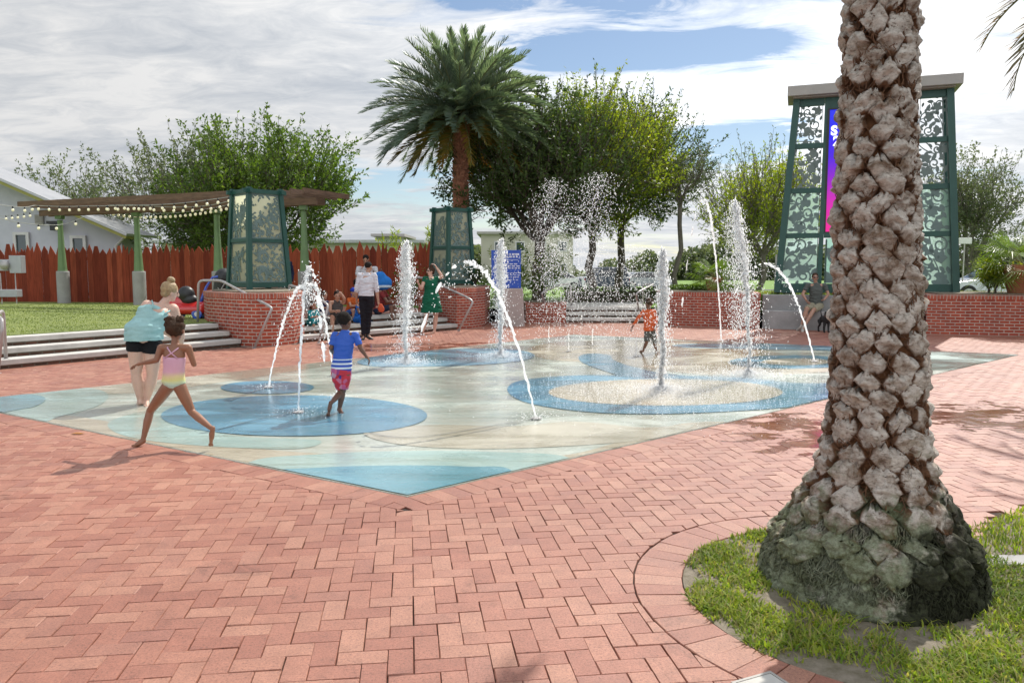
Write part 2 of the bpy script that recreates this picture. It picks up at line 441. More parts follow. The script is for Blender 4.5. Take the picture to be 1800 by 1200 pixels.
# ------------------------------------------------------------------ splash pad
PF, PR, PB, PL = G(716, 873), G(1790, 624), V((1.56, 19.1, 0)), V((-6.8, 9.2, 0))
PAD = [V((p.x, p.y)) for p in (PF, PR, PB, PL)]          # counter-clockwise
def clip_half(poly, a, nrm, keep=1):                     # keep side where (p-a).nrm*keep >= 0
    out = []; n = len(poly)
    for i in range(n):
        p, q = poly[i], poly[(i + 1) % n]
        dp, dq = (p - a).dot(nrm) * keep, (q - a).dot(nrm) * keep
        if dp >= 0: out.append(p)
        if (dp > 0) != (dq > 0) and abs(dp - dq) > 1e-9: out.append(p.lerp(q, dp / (dp - dq)))
    return out
def clip_pad(poly, inset=0.0):
    for i in range(4):
        a, c = PAD[i], PAD[(i + 1) % 4]; e = (c - a).normalized(); nn = V((-e.y, e.x))
        poly = clip_half(poly, a + nn * inset, nn)
        if len(poly) < 3: return []
    return poly
def px_poly(pts): return [V(G(x, y)[:2]) for x, y in pts]
def px_ell(cx, cy, rx, ry, n=72): 
    return px_poly([(cx + rx * cos(2 * pi * k / n), cy + ry * sin(2 * pi * k / n)) for k in range(n)])
def spline(pts, closed=True, k=8):
    out = []; n = len(pts)
    rng = range(n) if closed else range(n - 1)
    for i in rng:
        p0, p1, p2, p3 = (pts[(i - 1) % n], pts[i], pts[(i + 1) % n], pts[(i + 2) % n]) if closed else (pts[max(i - 1, 0)], pts[i], pts[i + 1], pts[min(i + 2, n - 1)])
        for j in range(k):
            t = j / k
            out.append(tuple(.5 * ((2 * b_) + (-a_ + c_) * t + (2 * a_ - 5 * b_ + 4 * c_ - d_) * t * t + (-a_ + 3 * b_ - 3 * c_ + d_) * t ** 3) for a_, b_, c_, d_ in zip(p0, p1, p2, p3)))
    if not closed: out.append(tuple(pts[-1]))
    return out
pb = MB(); pb.prism([(p.x, p.y) for p in PAD], -.03, .006, bottom=False)
shapes = [
 (6, px_poly(spline([(-400, 640), (60, 676), (240, 668), (420, 655), (520, 640), (380, 664), (260, 700), (330, 735), (420, 770), (620, 790), (900, 800), (860, 850), (600, 850), (0, 760)])), 0),
]
B, TE, CY_, LB, BE, CR = 1, 2, 3, 4, 5, 6
def sheet(poly, lvl, mi):
    poly = clip_pad(poly, .012)
    if len(poly) < 3: return
    area = sum(poly[i - 1].x * poly[i].y - poly[i].x * poly[i - 1].y for i in range(len(poly)))
    if area < 0: poly = poly[::-1]
    pb.mi = mi; pb.add([(p.x, p.y, .006 + .0016 * lvl) for p in poly], [tuple(range(len(poly)))])
# broad washes
sheet(px_poly(spline([(-200, 780), (-200, 700), (150, 735), (330, 775), (560, 798), (800, 806), (1000, 800), (1200, 745), (1300, 760), (900, 860), (500, 900), (100, 850)])), 1, BE)
sheet(px_poly(spline([(640, 760), (760, 748), (900, 750), (1010, 742), (1130, 752), (1220, 748), (1150, 772), (1000, 785), (840, 790), (700, 782)])), 2, CR)
sheet(px_poly(spline([(930, 612), (1010, 600), (1150, 598), (1280, 606), (1400, 626), (1500, 640), (1450, 655), (1250, 660), (1080, 640), (960, 632)])), 1, BE)
sheet(px_poly(spline([(120, 668), (260, 660), (430, 644), (600, 626), (700, 612), (800, 606), (760, 618), (600, 640), (420, 668), (260, 690), (150, 690)])), 1, CR)
sheet(px_poly(spline([(-300, 700), (60, 682), (150, 682), (190, 694), (170, 715), (100, 735), (30, 760), (-200, 800)])), 2, CY_)
sheet(px_poly(spline([(190, 745), (260, 722), (340, 712), (330, 745), (420, 768), (560, 775), (520, 790), (360, 785), (230, 770)])), 2, CY_)
# front corner bands
sheet(px_poly(spline([(430, 818), (560, 800), (720, 794), (870, 796), (1000, 806), (1000, 850), (850, 960), (600, 960), (400, 900)])), 3, CY_)
sheet(px_poly(spline([(470, 836), (560, 824), (700, 820), (820, 822), (900, 830), (900, 900), (716, 960), (520, 900)])), 4, TE)
sheet(px_poly(spline([(-300, 700), (0, 694), (55, 694), (80, 702), (60, 716), (0, 728), (-200, 780)])), 4, TE)
# blue figures
sheet(px_ell(517, 732, 234, 36), 4, B)
sheet(px_ell(470, 682, 82, 11.5), 4, B)
sheet(px_poly(spline([(628, 636), (680, 624), (780, 615), (880, 613), (934, 621), (930, 632), (860, 641), (760, 645), (660, 645)])), 3, LB)
sheet(px_poly(spline([(893, 690), (905, 673), (960, 664), (1040, 660), (1110, 661), (1180, 661), (1300, 665), (1400, 674), (1500, 676), (1560, 690), (1500, 706), (1400, 716), (1290, 724), (1150, 729), (1030, 725), (930, 710)])), 4, B)
sheet(px_poly(spline([(1018, 627), (1040, 622), (1072, 625), (1078, 633), (1110, 645), (1160, 656), (1220, 664), (1180, 670), (1110, 666), (1060, 652), (1024, 638)])), 3, B)
sheet(px_ell(1170, 691, 206, 23.5), 5, BE)
sheet(px_ell(1390, 637, 108, 12), 3, B)
sheet(px_ell(1400, 637, 62, 6), 4, BE)
sheet(px_poly(spline([(1190, 606), (1300, 604), (1450, 608), (1600, 612), (1800, 618), (1800, 640), (1620, 628), (1450, 617), (1300, 614), (1200, 611)])), 2, LB)
sheet(px_poly(spline([(1560, 620), (1700, 615), (1900, 618), (1900, 640), (1700, 650), (1600, 646)])), 3, CY_)
# dark lines: a saw-cut joint, and jet shadows painted into the pad colour
def line_px(pts, w=.012, lvl=7):
    q = [V(p) for p in px_poly(spline(pts, False))]
    for i in range(len(q) - 1):
        t = (q[i + 1] - q[i]).normalized(); nn = V((-t.y, t.x)) * w / 2
        pb.mi = 7; pb.add([(p.x, p.y, .006 + .0016 * lvl + (i % 2) * .0004) for p in (q[i] + nn, q[i] - nn, q[i + 1] - nn, q[i + 1] + nn)], [(0, 1, 2, 3)])
line_px([(942, 739), (880, 748), (800, 762), (740, 770), (690, 770), (650, 763)])
line_px([(525, 725), (450, 740), (385, 757)]); line_px([(470, 683), (430, 696), (404, 707)])  # painted shadow lines running from two jet nozzles
pb.build('splash_pad', [pad_base, pad_blue, pad_teal, pad_cyan, pad_lblue, pad_beige, pad_cream, pad_line])['kind'] = 'structure'

# ------------------------------------------------------------------ paving bricks
BED_C = V((1.85, 3.68)); BED_R = 0.98
def in_bed(p, ex=0.0):
    if (p - BED_C).length < BED_R + ex: return True
    if p.x > BED_C.x and BED_C.y - BED_R - ex < p.y < 4.06 + ex * .3: return True
    return False
def in_bed2(p): return p.x > 2.45 and 4.20 < p.y < 4.95 - max(0, 2.95 - p.x) * .9
Wb = .1055; gap = .0024
brv = []; brf = []
def add_brick(poly, z=0.0):
    """poly: list of 2D points, ccw convex. chamfered top face and short sides"""
    n = len(poly)
    if n < 3: return
    area = .5 * sum(poly[i - 1].x * poly[i].y - poly[i].x * poly[i - 1].y for i in range(n))
    if area < 0: poly = poly[::-1]; area = -area
    if area < .0012: return
    c = sum(poly, V((0, 0))) / n
    c0 = c; sh = V((random.uniform(-1, 1), random.uniform(-1, 1))) * gap * .75; gq = gap * random.uniform(.55, 1.25)
    out = [c + sh + (p - c) * (1 - gq / max(.02, (p - c).length)) for p in poly]
    inn = [c + sh + (p - c) * (1 - (gq + random.uniform(.0025, .0055)) / max(.02, (p - c).length)) for p in poly]
    tx, ty = random.gauss(0, .006), random.gauss(0, .006); dz = random.gauss(0, .0009) + z
    b0 = len(brv)
    for p in out: brv.append((p.x, p.y, -.0125))
    for p in out: brv.append((p.x, p.y, dz - .004))
    for p in inn: brv.append((p.x, p.y, dz + (p - c).x * tx + (p - c).y * ty))
    for i in range(n):
        j = (i + 1) % n
        brf.append((b0 + i, b0 + j, b0 + n + j, b0 + n + i)); brf.append((b0 + n + i, b0 + n + j, b0 + 2 * n + j, b0 + 2 * n + i))
    brf.append(tuple(b0 + 2 * n + i for i in range(n)))
yaw = radians(7.6); ex_, ey_ = V((cos(yaw), sin(yaw))), V((-sin(yaw), cos(yaw)))
BORDER = .25
edges = []
for i in range(4):
    a, c = PAD[i], PAD[(i + 1) % 4]; e = (c - a).normalized(); edges.append((a, c, e, V((e.y, -e.x))))   # outward normal
def outside_dist(p):
    return max((p - a).dot(o) for a, c, e, o in edges)
def vis(p):      # generous view wedge
    return p.y > 1.2 and abs(p.x) < .72 * p.y + 2.2
plaza_edge = [(SA, d1, n1), ]
def in_plaza(p):
    q = V((p.x, p.y, 0))
    if (q - S0).dot(n1) > 0.03 and p.y < 17: return False
    if p.x < -5.3 and p.y > 16.3: return False
    if p.x < -4.7 and p.y > 16.6: return False
    if p.x < -1.5 and (q - RA).dot(n2_) > .03: return False
    if p.y > 24.2: return False
    if p.x > 4.4 and p.y > 22.4 - (p.x - 4.4) * .46: return False
    if p.x > 12.8 and p.y > 18.6: return False
    return True
R_ = int(30 / Wb)
for i in range(-R_, R_):
    for j in range(0, R_):
        d = (i - j) % 4
        if d == 0: w, h = 2, 1
        elif d == 3: w, h = 1, 2
        else: continue
        p0 = ex_ * (i * Wb) + ey_ * (j * Wb); c = p0 + ex_ * (w * Wb / 2) + ey_ * (h * Wb / 2)
        if not vis(c) or not in_plaza(c): continue
        od = outside_dist(c)
        if od < BORDER - .18: continue
        poly = [p0, p0 + ex_ * w * Wb, p0 + ex_ * w * Wb + ey_ * h * Wb, p0 + ey_ * h * Wb]
        if od < BORDER + .2:
            a, cc, e, o = max(edges, key=lambda E: (c - E[0]).dot(E[3]))
            poly = clip_half(poly, a + o * BORDER, o)
            if len(poly) < 3: continue
        # ring round the palm: two soldier courses
        RR = BED_R + .252
        dd = (c - BED_C).length
        if c.x < BED_C.x + .3 or c.y < BED_C.y:
            if dd < RR - .2 or (c.x > BED_C.x and c.y < BED_C.y and c.y > BED_C.y - RR + .2 and c.x > BED_C.x): continue
            if c.x > BED_C.x and c.y > BED_C.y - RR - .2 and c.y < BED_C.y: poly = clip_half(poly, V((0, BED_C.y - RR)), V((0, -1)))
            elif dd < RR + .2:
                r = (c - BED_C).normalized(); poly = clip_half(poly, BED_C + r * RR, r)
        elif c.y < 5.4 and c.x > BED_C.x:
            if dd < RR - .2: continue
            if c.x > 2.4 and c.y > 3.8 and c.y < 4.26 + max(0, min((c.x - 2.6) * 1.6, .42 + (c.x - 2.89) * .66)): continue
            if dd < RR + .2:
                r = (c - BED_C).normalized(); poly = clip_half(poly, BED_C + r * RR, r)
            if c.x > BED_C.x and c.y < 4.1: continue
        if len(poly) >= 3: add_brick(poly)
# pad border course
for a, c, e, o in edges:
    Lh = (c - a).length; k = int(Lh / .135)
    for i in range(-1, k + 1):
        s0, s1 = i * Lh / k, (i + 1) * Lh / k
        q = [a + e * s0 + o * .002, a + e * s1 + o * .002, a + e * s1 + o * BORDER, a + e * s0 + o * BORDER]
        if vis(q[0]): add_brick(q)
# palm bed courses
for (r0, r1, kk) in ((BED_R + .002, BED_R + .25, 58),):
    for i in range(kk):
        a0, a1 = 2 * pi * i / kk, 2 * pi * (i + 1) / kk
        u0, u1 = V((cos(a0), sin(a0))), V((cos(a1), sin(a1))); um = (u0 + u1) / 2
        if um.x > .0 and um.y < 0.0: continue
        if um.x > .62 and um.y > 0: continue
        add_brick([BED_C + u0 * r0, BED_C + u1 * r0, BED_C + u1 * r1, BED_C + u0 * r1])
for row in (0,):
    y1 = BED_C.y - BED_R - row * .248
    for i in range(40):
        x = BED_C.x + i * .105
        add_brick([V((x, y1 - .246)), V((x + .105, y1 - .246)), V((x + .105, y1)), V((x, y1))])
me = bpy.data.meshes.new('brick_paving'); me.from_pydata(brv, [], brf); me.materials.append(m_paver); me.update()
link('brick_paving', me)['kind'] = 'structure'
b = MB(); b.prism([(2.3, 4.06), (6, 4.06), (6, 4.20), (2.3, 4.20)], -.05, .004, bottom=False); b.build('path_strip', m_conc)['kind'] = 'structure'
# pale utility cover let into the bricks
t = empty('utility_cover', G(1352, 1212), 'square pale grey utility cover set in the bricks beside the palm bed', 'cover')
b = MB(); c = wloc(t); b.box((c.x, c.y, -.002), (.17, .17, .016), yaw + .3); b.build('lid', m_conc_l, t, bevel=.002)
b = MB(); R2 = Matrix.Rotation(yaw + .3, 3, 'Z')
for sx, sy, w, h in ((1, 0, .012, .20), (-1, 0, .012, .20), (0, 1, .176, .012), (0, -1, .176, .012)):
    b.box(V((c.x, c.y, -.003)) + R2 @ V((sx * .094, sy * .094, 0)), (w, h, .018), R2)
b.build('rim', m_gry, t)

# ------------------------------------------------------------------ walls and planters
def brick_thing(name, poly, z1, label, top=None, z0=-.03, cat='brick wall', fill_z=None):
    """brick walled planter: wall body, cap course, planting surface"""
    c = sum((V(p) for p in poly), V((0, 0))) / len(poly)
    t = empty(name, (c.x, c.y, 0), label, cat)
    b = MB(); b.prism(poly, z0, z1 - .11, bottom=False, uv=True); b.build('wall', m_brick, t)
    cp = []
    for p in poly:
        q = V(p) - c; cp.append(tuple(V(p) + q.normalized() * .014))
    b = MB(); b.prism(cp, z1 - .11, z1, uv=True); b.build('cap_course', m_cap, t)
    if top:
        ip = [tuple(V(p) - (V(p) - c).normalized() * .24) for p in poly]
        b = MB(); b.prism(ip, z1 - .02, z1 + .03, bottom=False)
        b.build('planting_soil', top, t)
    return t
P1 = [(-6.85, 17.25), (-5.75, 16.2), (-5.35, 16.05), (-4.95, 16.25), (-4.75, 16.7), (-4.72, 17.4), (-5.3, 19.6), (-6.0, 20.3), (-7.2, 20.0), (-7.3, 18.2)]
brick_thing('brick_planter', P1, 1.12, 'red brick planter wall under the larger green lantern, between the two flights of steps', m_soil, cat='planter')
P2 = [(-2.75, 22.6), (-1.5, 20.85), (-1.1, 21.2), (-.78, 22.0), (-.7, 24.4), (-2.4, 24.8)]
brick_thing('brick_planter', P2, 1.12, 'red brick planter wall under the smaller green lantern, behind the woman in green', m_soil, cat='planter')
brick_thing('low_brick_wall', [(.42, 23.55), (1.65, 23.5), (1.75, 24.8), (.3, 25.2)], .60, 'low red brick wall right of the concrete sign base, shrubs behind it', m_soil)
brick_thing('brick_planter', [(4.35, 22.45), (6.85, 21.2), (7.3, 23.0), (4.6, 24.4)], .97, 'red brick planter wall left of the concrete bench, seen through the fountain spray', m_soil, cat='planter')
brick_thing('brick_planter', [(10.42, 19.28), (13.6, 18.3), (19, 16.4), (20, 18.3), (14.2, 20.6), (11, 21.3)], 1.0, 'long red brick planter wall on the right, below the terracotta pot', m_soil, cat='planter')
# planting ground the tower stands on
b = MB(); b.prism([(6.95, 22.0), (10.5, 20.3), (11.0, 21.3), (14.2, 20.6), (16, 24), (8, 26)], .3, .93, bottom=False); b.build('raised_grass_bank', m_terr)['kind'] = 'structure'

# concrete bench
ba, bb = V((6.9, 21.12, 0)), V((10.38, 19.32, 0)); bd = (bb - ba).normalized(); bn = V((-bd.y, bd.x, 0))
t = empty('concrete_bench', (ba + bb) / 2, 'long two-level concrete bench wall below the tall green tower', 'bench')
b = MB(); q = [ba, bb, bb + bn * .5, ba + bn * .5]; b.prism([(p.x, p.y) for p in q], -.03, .50); b.build('seat', m_conc, t, bevel=.015)
b = MB(); q = [ba + bn * .503 + bd * -.1, bb + bn * .503, bb + bn * .85, ba + bn * .85 - bd * .1]; b.prism([(p.x, p.y) for p in q], -.03, .92); b.build('backrest', m_conc, t, bevel=.015)

# ------------------------------------------------------------------ steps
def steps(A, Bp, d, nn, label, k=3, tread=.38, rise=.15, name='stone_steps'):
    t = empty(name, (A + Bp) / 2, label, 'steps')
    for i in range(k):
        a, e = A + nn * (i * tread), Bp + nn * (i * tread)
        q = [a, e, e + nn * (tread + .02), a + nn * (tread + .02)]
        b = MB(); b.prism([(p.x, p.y) for p in q], i * rise - .03, i * rise + rise * .42, bottom=False, uv=True)
        b.build('riser', m_stepb, t)
        q = [a - nn * .035 - d * .0, e - nn * .035, e + nn * (tread - .04), a + nn * (tread - .04)]
        b = MB(); b.prism([(p.x, p.y) for p in q], i * rise + rise * .42, (i + 1) * rise); b.build('tread', m_conc_l, t, bevel=.008)
    return t
steps(SA, SB, d1, n1, 'long pale concrete steps rising to the lawn on the left')
steps(RA + d2 * .05, RB, d2, n2_, 'concrete steps where the group of people sits, between the two brick planters')
steps(V((1.66, 23.5, 0)), V((4.34, 23.35, 0)), V((1, 0, 0)), V((.03, 1, 0)).normalized(), 'shallow concrete steps behind the spray, leading to the hedge', tread=.36)

# ------------------------------------------------------------------ world, sun, camera
SUN_AZ, SUN_EL = radians(31), radians(48)
SD = V((sin(SUN_AZ) * cos(SUN_EL), cos(SUN_AZ) * cos(SUN_EL), sin(SUN_EL)))
w = bpy.data.worlds.new('World'); scene.world = w; w.use_nodes = True; nt = w.node_tree
bg = nt.nodes['Background']; wo = nt.nodes['World Output']
sk = nt.nodes.new('ShaderNodeTexSky'); sk.sky_type = 'NISHITA'; sk.sun_disc = False; sk.sun_elevation = SUN_EL; sk.sun_rotation = SUN_AZ
sk.air_density = 1.0; sk.dust_density = .4; sk.ozone_density = 1.5
bg.inputs[1].default_value = .085; L(nt, sk.outputs[0], bg.inputs[0])
tc = nt.nodes.new('ShaderNodeTexCoord'); sep = nt.nodes.new('ShaderNodeSeparateXYZ'); L(nt, tc.outputs['Generated'], sep.inputs[0])
zz = math_(nt, 'ADD', math_(nt, 'MAXIMUM', sep.outputs[2], 0), .13)
cmb = nt.nodes.new('ShaderNodeCombineXYZ'); L(nt, math_(nt, 'DIVIDE', sep.outputs[0], zz), cmb.inputs[0]); L(nt, math_(nt, 'DIVIDE', sep.outputs[1], zz), cmb.inputs[1])
def wmap(loc, rot, sc):
    mp = nt.nodes.new('ShaderNodeMapping'); mp.inputs['Location'].default_value = loc; mp.inputs['Rotation'].default_value = (0, 0, rot); mp.inputs['Scale'].default_value = sc
    L(nt, cmb.outputs[0], mp.inputs[0]); return mp.outputs[0]
big = noise(nt, wmap((3.1, 1.7, 0), .35, (.55, .95, 1)), 1.0, 8, .56, .35)
wisp = noise(nt, wmap((0, 4, 0), .5, (1.1, 2.6, 1)), 1.9, 10, .66, .8)
def sblob(px, py, rx, ry, amp):            # a patch of the dome, by direction
    c = ray(px, py).normalized(); 
    v1 = nt.nodes.new('ShaderNodeVectorMath'); v1.operation = 'SUBTRACT'; L(nt, tc.outputs['Generated'], v1.inputs[0]); v1.inputs[1].default_value = c
    v2 = nt.nodes.new('ShaderNodeVectorMath'); v2.operation = 'MULTIPLY'; L(nt, v1.outputs[0], v2.inputs[0]); v2.inputs[1].default_value = (1 / rx, 1 / rx, 1 / ry)
    v3 = nt.nodes.new('ShaderNodeVectorMath'); v3.operation = 'LENGTH'; L(nt, v2.outputs[0], v3.inputs[0])
    return math_(nt, 'MULTIPLY', math_(nt, 'SUBTRACT', 1, v3.outputs['Value'], clamp=True), amp)
cov = math_(nt, 'ADD', math_(nt, 'MULTIPLY', big, .56), math_(nt, 'MULTIPLY', wisp, .47))
for args in ((300, 120, .55, .22, .35), (1190, 170, .22, .05, .30), (1700, 260, .25, .2, .22), (1100, 330, .3, .05, .12), (1500, 30, .3, .05, .15)): cov = math_(nt, 'ADD', cov, sblob(*args))
for args in ((1060, 110, .22, .055, .14), (620, 330, .28, .06, .22), (1310, 240, .15, .05, .26), (1290, 80, .14, .04, .16), (350, 235, .2, .04, .16), (1700, 300, .12, .03, .12)): cov = math_(nt, 'SUBTRACT', cov, sblob(*args))
cov = math_(nt, 'ADD', cov, math_(nt, 'MULTIPLY', math_(nt, 'MAXIMUM', math_(nt, 'SUBTRACT', .10, sep.outputs[2]), 0), 1.3))
cr = ramp(nt, [(.45, (0, 0, 0)), (.49, (.5, .5, .5)), (.56, (1, 1, 1))]); L(nt, cov, cr.inputs[0])
# cloud light: grey undersides, whiter towards the sun
shade = math_(nt, 'ADD', math_(nt, 'MULTIPLY', noise(nt, wmap((7, 2, 0), .3, (.7, 1.2, 1)), 1.1, 6, .6, .5), .62), math_(nt, 'MULTIPLY', noise(nt, wmap((2, 9, 0), .6, (1.4, 2.4, 1)), 3.2, 10, .68, .9), .38))
ccol = ramp(nt, [(.38, (.60, .645, .71)), (.50, (.80, .825, .86)), (.60, (1.0, 1.0, 1.0))]); L(nt, shade, ccol.inputs[0])
dt = nt.nodes.new('ShaderNodeVectorMath'); dt.operation = 'DOT_PRODUCT'; L(nt, tc.outputs['Generated'], dt.inputs[0]); dt.inputs[1].default_value = SD
glow = math_(nt, 'POWER', math_(nt, 'MAXIMUM', dt.outputs['Value'], 0), 5)
stg = math_(nt, 'ADD', .62, math_(nt, 'MULTIPLY', glow, 1.05))
stg = math_(nt, 'ADD', stg, math_(nt, 'MULTIPLY', math_(nt, 'MAXIMUM', math_(nt, 'SUBTRACT', sep.outputs[2], .38), 0), 1.2))      # brighter overhead like overcast, raised out of view as added fill
stg = math_(nt, 'ADD', stg, math_(nt, 'MULTIPLY', math_(nt, 'MAXIMUM', math_(nt, 'MULTIPLY', sep.outputs[1], -1), 0), .95))       # extra cloud brightness added behind the camera as fill light
stg = math_(nt, 'ADD', stg, sblob(1250, 180, .34, .14, .55))
bg2 = nt.nodes.new('ShaderNodeBackground'); L(nt, ccol.outputs[0], bg2.inputs[0]); L(nt, stg, bg2.inputs[1])
mx = nt.nodes.new('ShaderNodeMixShader'); L(nt, cr.outputs[0], mx.inputs[0]); L(nt, bg.outputs[0], mx.inputs[1]); L(nt, bg2.outputs[0], mx.inputs[2])
L(nt, mx.outputs[0], wo.inputs[0])
sl = bpy.data.lights.new('sun', 'SUN'); sl.energy = 4.1; sl.angle = radians(.55); sl.color = (1, .95, .87)
so = bpy.data.objects.new('sun', sl); COL.objects.link(so); so.rotation_mode = 'QUATERNION'; so.rotation_quaternion = SD.to_track_quat('Z', 'Y')
so.location = (10, 20, 30)
cam = bpy.data.cameras.new('camera'); co = bpy.data.objects.new('camera', cam); COL.objects.link(co)
cam.lens = 36 * F / 1800; cam.sensor_width = 36; cam.sensor_fit = 'HORIZONTAL'; cam.clip_start = .05; cam.clip_end = 6000
co.location = (0, 0, H); co.rotation_euler = (pi / 2 - PITCH, 0, 0); scene.camera = co
scene.view_settings.view_transform = 'Standard'; scene.view_settings.look = 'None'; scene.view_settings.gamma = 1; scene.view_settings.exposure = 0.32
scene.cycles.max_bounces = 6; scene.cycles.transparent_max_bounces = 8; scene.cycles.diffuse_bounces = 4; scene.cycles.glossy_bounces = 3
scene.cycles.sample_clamp_indirect = 6
# ------------------------------------------------------------------ fence
def vtex(b_, p, q): pass
m_fence = None
def fencemat():
    m, nt, b = new_mat('red_stained_wood')
    g = nt.nodes.new('ShaderNodeNewGeometry'); r = ramp(nt, [(0, (.17, .034, .018)), (.4, (.25, .052, .026)), (.75, (.33, .080, .040)), (1, (.14, .026, .015))]); L(nt, g.outputs['Random Per Island'], r.inputs[0])
    n = noise(nt, coords(nt, 'Object', (9, 9, .8)), 2.2, 6, .7, .4); r2 = ramp(nt, [(.3, (.6, .58, .55)), (.7, (1.25, 1.2, 1.2))]); L(nt, n, r2.inputs[0])
    L(nt, mixc(nt, 1, r.outputs[0], r2.outputs[0], 'MULTIPLY'), b.inputs['Base Color']); b.inputs['Roughness'].default_value = .8; b.inputs['Specular IOR Level'].default_value = .15
    bump(nt, b, n, .5, .02); return m
m_fence = fencemat()
FA, FB, FM = V((-18.9, 28.2, 0)), V((-2.2, 24.9, 0)), V((-7.5, 26.3, 0))
t = empty('picket_fence', (-10, 27, TZ), 'tall red-brown wooden fence with ragged pointed picket tops behind the pergola', 'fence')
b = MB(); pts = []
def fence_run(b, A, Bp):
    d = (Bp - A); Lh = d.length; d.normalize(); nn = V((d.y, -d.x, 0)); s = 0
    while s < Lh:
        w = random.choice((.22, .26, .30, .34, .18)); a = A + d * s + nn * random.uniform(-.015, .015); e = a + d * (w - .012)
        top = TZ + 1.78 + random.uniform(-.07, .07); pk = random.uniform(.12, .34)
        style = random.choice((0, 0, 1, 2, 2, 3))
        if style == 0: prof = [(.5, pk)]
        elif style == 1: prof = [(.25, pk), (.6, pk * .25), (.9, pk * .8)]
        elif style == 2: prof = [(random.uniform(.15, .85), pk), ]
        else: prof = [(.3, pk), (.7, pk)]
        row = [(0, TZ - .05)] + [(0, top - random.uniform(0, .06))] + [(x, top + h) for x, h in prof] + [(1, top - random.uniform(0, .06))] + [(1, TZ - .05)]
        vs = []
        for sgn in (1, -1):
            for x, z in row: q = a.lerp(e, x) + nn * sgn * .012; vs.append((q.x, q.y, z))
        k = len(row); fs = [tuple(range(k - 1, -1, -1)), tuple(range(k, 2 * k))] + [(i, (i + 1) % k, k + (i + 1) % k, k + i) for i in range(k)]
        b.add(vs, fs); s += w
fence_run(b, FA, FM); fence_run(b, FM, FB); b.build('pickets', m_fence, t)
for z in (.75, 2.0):
    b = MB()
    for A, Bp in ((FA, FM), (FM, FB)):
        nn = V((-(Bp - A).y, (Bp - A).x, 0)).normalized() * .06
        b.beam(A + nn + V((0, 0, z)), Bp + nn + V((0, 0, z)), .06, .09)
    b.build('rail', m_fence, t)

# ------------------------------------------------------------------ pergola
PX = [(110, 26.7), (244, 25.4), (384, 24.0), (536, 22.7)]
t = empty('pergola', (-11, 25, TZ), 'timber pergola on pale green posts with grey concrete feet, hung with string lights', 'pergola')
tops = []
for px, d in PX:
    x = (px - CX) / F * d * (1 + 0.0); p = V((P(px, 475, d).x, d, 0)); tops.append(p)
    b = MB(); b.lathe((p.x, p.y, TZ - .03), [(.205, 0), (.205, 1.12), (.19, 1.15)], 24); b.build('concrete_footing', m_conc, t, smooth=False)
    b = MB(); b.lathe((p.x, p.y, TZ + 1.12), [(.155, 0), (.145, .05), (.10, .9), (.085, 1.35), (.085, 1.75)], 12); b.build('post', m_post, t)
    b = MB(); b.box((p.x, p.y - .0, 3.50), (.20, .26, .30)); b.build('post_bracket', m_post, t)
A0, A1 = tops[0], tops[3]; dd = (A1 - A0).normalized(); pn = V((-dd.y, dd.x, 0))
if pn.y > 0: pn = -pn       # towards the camera
for sgn in (1, -1):
    b = MB(); b.beam(A0 - dd * .75 + pn * .17 * sgn + V((0, 0, 3.56)), A1 + dd * .62 + pn * .17 * sgn + V((0, 0, 3.58)), .07, .20); b.build('main_beam', m_wood, t)
k = 26; Ls = (A1 - A0).length + 1.35
for i in range(k + 1):
    q = A0 - dd * .6 + dd * (Ls * i / k)
    b = MB(); b.beam(q + pn * .95 + V((0, 0, 3.80)), q - pn * 1.2 + V((0, 0, 3.80)), .05, .15); b.build('rafter', m_wood, t)
b = MB(); b.beam(A0 - dd * .66 + pn * .99 + V((0, 0, 3.80)), A1 - dd * 1.5 + pn * .99 + V((0, 0, 3.80)), .05, .17); b.build('fascia_board', m_wood, t)
# string lights
m_bulb, nt, bb_ = new_mat('bulb_glass'); bb_.inputs['Base Color'].default_value = rgb((.85, .80, .58)); bb_.inputs['Roughness'].default_value = .15
bb_.inputs['Emission Color'].default_value = rgb((1, .9, .6)); bb_.inputs['Emission Strength'].default_value = .18
m_cord = pmat('white_cord', (.45, .45, .42), None, 5, .5, 0)
bulb_me = None
def string_lights(pts, n, label, r=.043):
    t = empty('string_lights', pts[0], label, 'lights', 'strings of round bulbs')
    path = [V(p) for p in spline([tuple(p) for p in pts], False, 10)]
    b = MB(); b.tube(path, .009, 5); b.build('cord', m_cord, t)
    Ls = [0]
    for i in range(1, len(path)): Ls.append(Ls[-1] + (path[i] - path[i - 1]).length)
    first = None
    for k in range(n):
        s = Ls[-1] * (k + .5) / n; i = max(j for j in range(len(Ls)) if Ls[j] <= s); i = min(i, len(path) - 2)
        q = path[i].lerp(path[i + 1], (s - Ls[i]) / max(1e-6, Ls[i + 1] - Ls[i]))
        global bulb_me
        if bulb_me is None:
            b = MB(); b.mi = 0; b.ell((0, 0, -.11), (r, r, r * 1.15), nu=10, nv=7); b.mi = 1; b.lathe((0, 0, -.065), [(.02, 0), (.024, .03), (.02, .07)], 8)
            o = b.build('bulb', [m_bulb, m_dark], None, smooth=True); bulb_me = o.data; bpy.data.objects.remove(o)
        o = bpy.data.objects.new('bulb', bulb_me); COL.objects.link(o); o.parent = t; o.location = q - wloc(t)
        KIDS.setdefault(t.name, []).append(o)
def sag(a, c, s, n=5): 
    return [a.lerp(c, i / n) - V((0, 0, s * 4 * (i / n) * (1 - i / n))) for i in range(n + 1)]
string_lights([P(58, 361, 25.2), P(110, 363, 24.8), P(165, 362, 24.2), P(240, 361, 23.4), P(320, 357, 22.8), P(412, 345, 21.8)], 19, 'string of cream bulbs along the front edge of the pergola roof')
